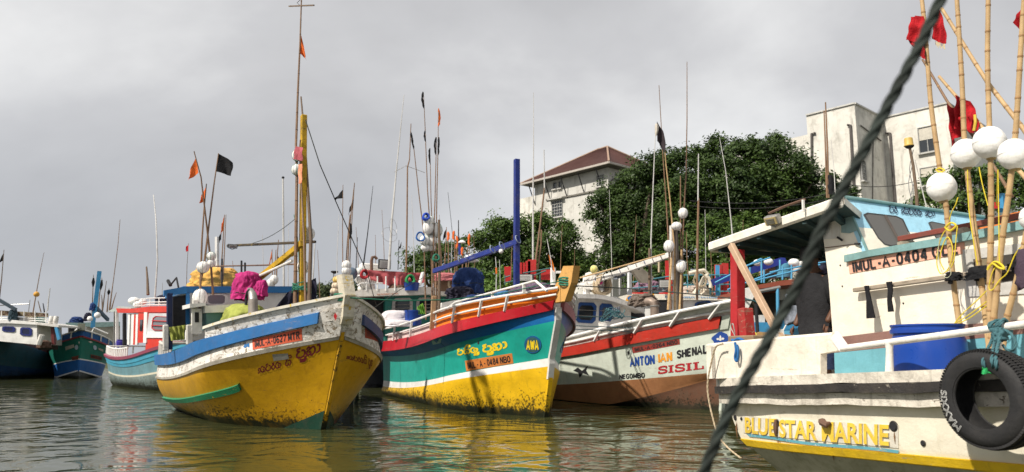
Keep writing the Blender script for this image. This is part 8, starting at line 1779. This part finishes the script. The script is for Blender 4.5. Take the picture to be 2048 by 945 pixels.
BD = Hull((-40.236, 51.0, 1.571, 13.594, .445, .252), [U_, (0, 1.569, 0, 0, 0, 1.599), (-.25, 1.8, 1.6, .9, .5, 1.75), (-.648, 2.146, 4.1, 2.75, 1.387, 1.953), (-.66, 2.15, 4.3, 2.95, 1.55, 1.96), (-.75, 2.164, 4.75, 3.4, 1.9, 2.002)], hollow=.03)
def boatD():
    B = BD; B.root('dark blue fishing boat with white cabin cut by the left edge of the view')
    DN = paint('dark_navy_hull', (.015, .06, .15), (.05, .08, .1), .1, dirt=.4, wl=.3); TG = paint('dark_teal_hull', (.03, .10, .12), (.1, .15, .15), .08, dirt=.4); BRR = paint('brown_rail', (.10, .035, .02), dirt=.4)
    B.skin([DN, DN, TG, BRR, paint('dim_tan_bulwark', (.22, .17, .12), (.05, .03, .02), .3, dirt=.5)], ns=40); B.deck(5., plain('grey_deck', (.25, .24, .22), .8), .2)
    B.rail('rub_rail', 3., 3.95, .12, BRR, 0, 1, (1,), n=30)
    q = B.quad([(0, 700), (52, 712), (51, 724), (0, 712)], 1, .03); letters_on(q, 'SHAMO', plain('dull_grey_letters', (.10, .12, .13), .7), B.r, .03)
    q = B.quad([(8, 684), (34, 689), (34, 694), (8, 689)], 1, .03); letters_on(q, 'SHAMO', plain('maroon_letters', (.12, .02, .02), .7), B.r, .03)
    W = B.r; Yc = 54.; n = V((0, -1, 0)); pp = lambda x, y, d=0.: P(x, y, Yc+d)
    MB().prism([pp(-30, 640), (pp(20, 640)), pp(75, 645), pp(75, 650), pp(20, 647), pp(-30, 647)], (0, 3.5, 0)).build('cabin_roof', WH2, W)
    MB().prism([pp(-30, 647, .15), pp(74, 648, .15), pp(74, 690, .15), pp(-30, 680, .15)], (0, 3, 0)).build('cabin_wall', WH2, W)
    MB().prism([pp(70, 645, -.1), pp(117, 651, -.1), pp(117, 655, -.1), pp(74, 650, -.1)], (0, 3.6, 0)).build('stern_canopy', WHD, W)
    MB().prism([pp(76, 652, 2.6), pp(113, 655, 2.6), pp(113, 700, 2.6), pp(76, 700, 2.6)], (0, .2, 0)).build('dark_interior', plain('dim_interior', (.05, .045, .04), .9), W)
    MB().beam(pp(108, 690, .4), pp(106, 655, .4), .25, .2).build('canopy_post', paint('maroon_post', (.12, .02, .02)), W); MB().beam(pp(119, 680, 0), pp(113, 655, 0), .2, .2).build('canopy_post', SKYB, W)
    IND = paint('indigo_rim', (.01, .02, .14), dirt=.2)
    for c_ in (((5, 653), (31, 654), (30, 665), (4, 663)), ((41, 655), (64, 656), (64, 673), (40, 671)), ((-20, 652), (-3, 653), (-4, 663), (-21, 662))): window_part(planequad(*[pp(*q_, .12) for q_ in c_], n), W, IND, glassmat('navy_glass', (.008, .012, .05), .2), .12, 0)
    BOA = paint('tan_board', (.30, .19, .11), (.1, .05, .03), .15, dirt=.3)
    q = planequad(pp(-20, 620, .6), pp(96, 627, .6), pp(96, 635, .6), pp(-20, 631, .6), n); bo = MB().slab(lambda u, v, d: q(u, v, -d), 2, 1, .05).build('name_board', BOA, W); letters_on(q, '0102 CHW IMUL A 0107 CHW', plain('brown_letters', (.07, .02, .015), .7), bo, .02, sc=(.02, .1, .98, .9))
    for y in (637, 641): MB().tube([pp(-20, y-1, .5), pp(40, y-1, .5), pp(96, y+2, .5)], .03, 5).build('roof_rail', WH2, W)
    for px in (3, 20, 48, 70, 92): MB().tube([pp(px, 646, .5), pp(px, 622, .5)], .035, 5).build('roof_rail_post', WH2, W)
    t = thing('water_tank', pp(80, 646, 1.), 'teal tank behind the rail of the far left boat', 'tank'); MB().frame_box(pp(80, 641, 1.2), V((.75, 0, 0)), V((0, .5, 0)), UP*.4, bev=.05).build('body', paint('sea_green', (.02, .20, .15)), t)
    for k, px in enumerate((101, 110)): t = thing('float', pp(px, 645, .4), ['left upright pale cylinder float at the stern canopy', 'right upright pale cylinder float at the stern canopy'][k], 'float', 'pale cylinders on the far left boat'); MB().lathe(pp(px, 648, .4), [(.14, 0), (.17, .05), (.17, .5), (.13, .56)], (.1, 0, 1), 12).build('body', WHD, t, smooth=True)
    tarp_thing(pp(62, 639, 1.2), (.5, .4, .25), paint('cream_net', (.6, .52, .42), (.2, .15, .1), .2), 'cream cloth bundle on the roof of the far left boat', seed=95); tarp_thing(pp(26, 632, .3), (.28, .3, .5), cloth('slate_cloth', (.04, .07, .09)), 'slate blue cloth tied at the boom end on the far left boat', seed=96)
    tarp_thing(pp(36, 641, .8), (.5, .4, .25), cloth('dim_net', (.1, .1, .1)), 'grey net heap on the roof of the far left boat', 'net', 'net_heap', seed=97); tarp_thing(pp(88, 690, .3), (.5, .3, .3), cloth('brown_net', (.12, .07, .05)), 'brown gear heap at the stern of the far left boat', 'net', 'net_heap', seed=98)
    MB().tube([pp(77, 690, -.2), pp(84, 670, -.2)], .18, 8).build('fender', WHD, W)
    MB().beam(pp(-20, 590), pp(32, 620), .18, .22).build('boom', paint('dark_steel_blue', (.03, .05, .07)), W)
    t = pole_thing([pp(66, 626, .5), (pp(72, 590, .5)), pp(80, 545, .5), pp(88, 505, .5)], .045, .012, BAMBD, 'pole with a yellow float on the far left boat', 'marker_pole', 'pole', 'poles on the far left boat'); float_thing(pp(73, 589, .4), .20, 'small yellow float on the pole of the far left boat', mat=paint('amber_float', (.62, .32, .05), dirt=.3), lash=False)
    t = pole_thing([pp(-3, 610), pp(3, 560), pp(8, 500)], .05, .02, WOODD, 'pole with black flag at the left edge', 'marker_pole', 'pole', 'poles on the far left boat'); flagcloth(pp(8, 506), pp(5, 522), unit(pp(-4, 520)-pp(7, 510)), .5, 'tri', .3, 'flag', BLK, t, 3)
    for pts, r0, mt, lb in (([(57, 624), (60, 600)], .03, STEEL, 'short rod with red knob on the far left boat'), ([(95, 622), (97, 600), (100, 577)], .05, GREYP, 'white aerial at the stern of the far left boat'), ([(82, 625), (76, 602)], .04, WOODD, 'short leaning stake on the far left boat'), ([(89, 625), (86, 607)], .05, DARK, 'dark stub pole on the far left boat')): pole_thing([pp(x, y, .5) for x, y in pts], r0, r0*.6, mt, lb, 'rod', 'pole', 'poles on the far left boat')
    rope_thing([pp(-10, 612, .4), pp(58, 608, .4)], .035, STEEL, 'horizontal rod above the name board of the far left boat', name='rod')
boatD()

# =================================================================== poles and masts of boats further back
def back_poles():
    G = 'poles and aerials of boats further back'; Y0 = 36.
    def pb(pts, Y, lb, r0, r1, mat=BAMBD): return pole_thing([P(x, y, Y) for x, y in pts], r0, r1, mat, lb, 'marker_pole', 'pole', G)
    pb([(568, 600), (567, 480), (566, 358)], 30, 'white aerial with dark tip left of the yellow mast', .045, .035, GREYP); MB().lathe(P(566, 358, 30), [(.02, 0), (.06, .03), (.06, .06), (.03, .1)], seg=8).build('aerial_cap', DARK, None, label='dark cap on the white aerial left of the yellow mast', cat='cap')
    pb([(553, 560), (554, 520), (557, 480)], 30, 'thin stick behind the yellow boom', .03, .015)
    t = pb([(545, 560), (544, 500)], 29, 'thin pole with orange rag behind the yellow boom', .02, .015); flagcloth(P(545, 498, 29), P(544, 516, 29), sdir(-8, 19), .3, 'tri', .6, 'flag', ORANGE, t, 3); flagcloth(P(556, 512, 29), P(554, 524, 29), sdir(12, 11), .25, 'tri', .4, 'flag', BLK, t, 5)
    pb([(624, 590), (627, 540), (630, 488)], 28, 'ringed white aerial right of the yellow mast', .03, .022, GREYP)
    pb([(548, 575), (550, 540), (552, 500)], 30, 'second thin stick behind the yellow boom', .025, .015)
    for k, (px, y) in enumerate(((541, 567), (548, 560))): float_thing(P(px, y, 29), .16, ['white float low behind the yellow boom', 'upper white float behind the yellow boom'][k], (1, 1, 1.2))
    t = pb([(660, 600), (665, 572), (668, 545)], 40, 'black deck light on a thin post before the far dark tree', .03, .03, STEEL); MB().lathe(P(669, 545, 40), [(.05, -.08), (.2, 0), (.2, .06), (.05, .08)], seg=12).build('lamp_head', DARK, t)
    t = pb([(686, 560), (685, 460), (686, 370)], 26, 'thin pole with torn black flag left of the float cluster', .02, .01); flagcloth(P(686, 380, 26), P(686, 397, 26), sdir(-18, 5), .35, 'tri', .1, 'flag', BLK, t, 7)
    t = pb([(694, 560), (698, 470), (703, 420), (709, 366)], 26, 'pole with black flag over the white float stack', .03, .012); flagcloth(P(708, 398, 26), P(704, 420, 26), sdir(-11, 13), .24, 'sq', .3, 'flag', BLK, t, 8)
    MB().tube(bent(P(700, 446, 26), P(698, 480, 26), 5, .1), [.02, .05, .04, .05, .03, .015], 6).build('rag', BLK, t, smooth=True)
    pb([(698, 560), (702, 470), (709, 368)], 26.2, 'second pole beside the one with black flag', .022, .012); pb([(690, 560), (695, 480), (700, 430)], 26.1, 'short pole in the bundle over the white float stack', .022, .015)
    for k, y in enumerate((531, 542)): float_thing(P(693, y, 26), .165, ['upper white float of the small stack', 'lower white float of the small stack'][k], (1, 1, 1.05))
    pb([(727, 530), (735, 470), (746, 372)], 28, 'thin dark fishing rod left of the landing net', .03, .008, DARK)
    pb([(712, 545), (713, 510), (715, 475)], 28, 'short dark rod in front of the haze', .02, .01, DARK)
    t = pb([(778, 540), (784, 440), (794, 330), (808, 190)], 31, 'very tall white tapering aerial with a landing net at its foot', .06, .012, GREYP)
    c = P(779, 470, 31); MB().torus(c, .34, .007, unit(V((.5, -.8, .3))), 22, 5).build('net_ring', STEEL, t); MB().torus(P(786, 455, 31), .36, .006, unit(V((.95, -.3, .1))), 22, 5).build('net_ring', STEEL, t)
    t = pb([(796, 540), (797, 510), (798, 480)], 32, 'thin pole with small black pennant by the tall white aerial', .02, .01, DARK); flagcloth(P(803, 484, 32), P(802, 496, 32), sdir(-9, 9), .2, 'tri', .2, 'flag', BLK, t, 9)
    for k, (pts, col, y0, y1, lb) in enumerate((([(898, 560), (897, 510), (896, 478)], ORANGE, 464, 482, 'first'), ([(910, 560), (910, 500), (908, 462)], ORANGE, 462, 480, 'second'), ([(914, 560), (914, 510), (913, 480)], ORANGE, 472, 498, 'third'), ([(930, 560), (934, 510), (939, 468)], ORANGE, 468, 492, 'fourth'), ([(923, 560), (926, 520), (925, 500)], ORANGE, 495, 512, 'fifth'))):
        t = pb(pts, 33, lb+' thin pole with orange rag tip from the left, behind the blue boom', .035, .02); MB().tube(bent(P(pts[-1][0], y0, 33), P(pts[-1][0]-.5, y1, 33), 4, .08, k), [.03, .07, .05, .065, .02], 6).build('rag', col, t, smooth=True)
    t = pb([(888, 560), (891, 500), (893, 455)], 33, 'thin pole with black pennant left of the orange rags', .03, .015); flagcloth(P(893, 458, 33), P(892, 474, 33), sdir(-9, 10), .22, 'sq', .4, 'flag', BLK, t, 2)
    pb([(905, 470), (902, 440), (896, 385)], 33, 'fine wire aerial behind the pole cluster', .012, .008, DARK); pb([(918, 500), (917, 470), (917, 441)], 33, 'black tipped stick above the orange rags', .03, .02, DARK); pb([(934, 560), (938, 520), (940, 484)], 33, 'thin bamboo between the orange rags', .02, .012); pb([(902, 560), (903, 520), (904, 470)], 33, 'thin grey stick between the orange rags', .015, .012, GREYP)
    t = thing('lamp', P(923, 490, 32), 'white hooded lamp on a blue post behind the blue boom', 'lamp'); MB().lathe(P(924, 486, 32), [(.18, 0), (.14, .06), (.05, .12)], seg=14).build('hood', WH2, t); MB().beam(P(919, 510, 32), P(919, 488, 32), .1, .1).build('post', BLUEP, t)
    t = pb([(992, 590), (993, 540), (991, 514)], 27, 'dan buoy rod with orange bands before the bright shrub', .02, .012, GREYP); MB().tube([P(992.5, 536, 27), P(993, 548, 27)], .03, 7).build('orange_band', ORANGE, t)
    pb([(1001, 590), (1000, 550), (999, 520)], 27, 'thin rod beside the orange banded one', .012, .01, GREYP)
    pb([(1066, 545), (1066, 400), (1067, 300), (1067, 186)], 31, 'tall two-tone white aerial right of the blue post', .045, .010, GREYP)
    pb([(1069, 540), (1078, 470), (1088, 385), (1089, 376)], 31, 'brown pole holding the white rod before the tower', .045, .03); pb([(1089, 380), (1088, 300)], 31, 'white rod on top of the brown pole before the tower', .03, .02, GREYP); pb([(1075, 540), (1082, 490), (1083, 460)], 31.2, 'short brown pole beside the one before the tower', .035, .03)
    t = pb([(1106, 560), (1102, 520), (1094, 478)], 26, 'thin pole with orange flag above the timber bow post', .022, .012, GREYP); flagcloth(P(1097, 509, 26), P(1100, 530, 26), sdir(14, 17), .26, 'sq', .5, 'flag', cloth('amber_flag_cloth', (.85, .24, .03)), t, 4)
    RB = paint('red_board', (.45, .02, .02), (.4, .3, .25), .08)
    for k, (px, y0, y1, w) in enumerate(((1015, 534, 565, .26), (1042, 526, 560, .15), (1047, 526, 560, .12), (1056, 523, 560, .2), (1064, 520, 600, .34), (1092, 540, 560, .4))):
        MB().beam(P(px, y1, 30), P(px, y0, 30), w, .12, up=(0, 1, 0)).build('red_board', RB, None, label=['leftmost lone red board before the bright shrub', 'first narrow red board right of the blue post', 'second narrow red board right of the blue post', 'short red board beside the widest one', 'widest tallest red board right of the blue post', 'low broad red board near the timber bow post'][k], cat='board', group='red boards on the boat behind')
    t = thing('roof_rail_frame', P(1050, 560, 30), 'teal pipe railing behind the foredeck of the teal boat', 'railing')
    for (a, b) in (((1008, 566), (1050, 558)), ((1050, 558), (1092, 542)), ((1046, 547), (1100, 537)), ((1008, 556), (1020, 552))): MB().tube([P(*a, 29.8), P(*b, 29.8)], .03, 6).build('rail', paint('teal_pipe', (.04, .12, .12)), t)
    for px in (1046, 1062, 1080, 1010): MB().tube([P(px, 570, 29.8), P(px, 550, 29.8)], .025, 6).build('rail_post', paint('teal_pipe', (.04, .12, .12)), t)
    floodlight(P(1049, 556, 29.6), (0, -1, 0), .75, .3, 'wide grey floodlight between the blue post and the red boards')
    t = thing('vent_pipe', P(1106, 565, 29), 'white standing vent pipe near the timber bow post', 'pipe'); MB().tube([P(1106, 570, 29), P(1106, 536, 29)], .11, 10).build('pipe', WH2, t)
    MB().frame_box(P(1124, 545, 28), V((.45, 0, 0)), V((0, .3, 0)), UP*.07).build('shelf', WH2, None, label='small white shelf end beside the timber bow post', cat='shelf')
    pb([(1469, 520), (1462, 440), (1451, 340), (1439, 275)], 30, 'thin ringed white aerial before the tallest dark tree', .03, .010, GREYP)
    # low boat roofs behind that close the gap between boats one and two, and behind the pale green boat
    pb([(412, 610), (414, 560), (416, 520)], 30, 'dim pole behind the ochre bundle', .03, .02)
back_poles()

def thin_poles():
    rnd = random.Random(12)
    where = ('left of the ochre bundle above the yellow boat', 'just left of the magenta cloth', 'left of the yellow boom below the dark spar', 'between the white aerial and the yellow mast', 'right of the yellow mast above the bow', 'midway between the yellow mast and the white float stack', 'right of the white float stack', 'left of the floodlight on the teal boat', 'left of the very tall white aerial', 'between the antenna pole with cross wires and the pole cluster', 'right of the pole cluster before the feathery tree', 'right of the orange rag tips', 'just left of the tall blue post', 'above the timber bow post', 'right of the timber bow post', 'before the white tower wall at the pale yellow float', 'above the white boom of the pale green boat', 'right of the taped pole before the tallest tree', 'left of the ringed white aerial before the tallest tree', 'beside the white canopy corner before the trees')
    for (px, y1, y0), wh in zip(((432, 600, 505), (470, 600, 522), (528, 600, 470), (576, 600, 440), (640, 600, 500), (672, 600, 430), (718, 560, 455), (752, 560, 470), (770, 560, 420), (829, 560, 390), (884, 570, 430), (950, 580, 470), (1022, 560, 470), (1120, 570, 450), (1148, 590, 500), (1225, 600, 380), (1266, 590, 430), (1412, 590, 420), (1425, 590, 470), (1486, 560, 440)), where):
        dx = rnd.uniform(-7, 7); Y = rnd.uniform(32, 40)
        pole_thing([P(px, y1, Y), P(px+dx*.4, (y0+y1)/2, Y), P(px+dx, y0, Y)], .022, .009, BAMBD if rnd.random() < .6 else GREYP, 'thin plain distant pole '+wh, 'thin_pole', 'pole', 'thin plain poles of boats further back')
thin_poles()
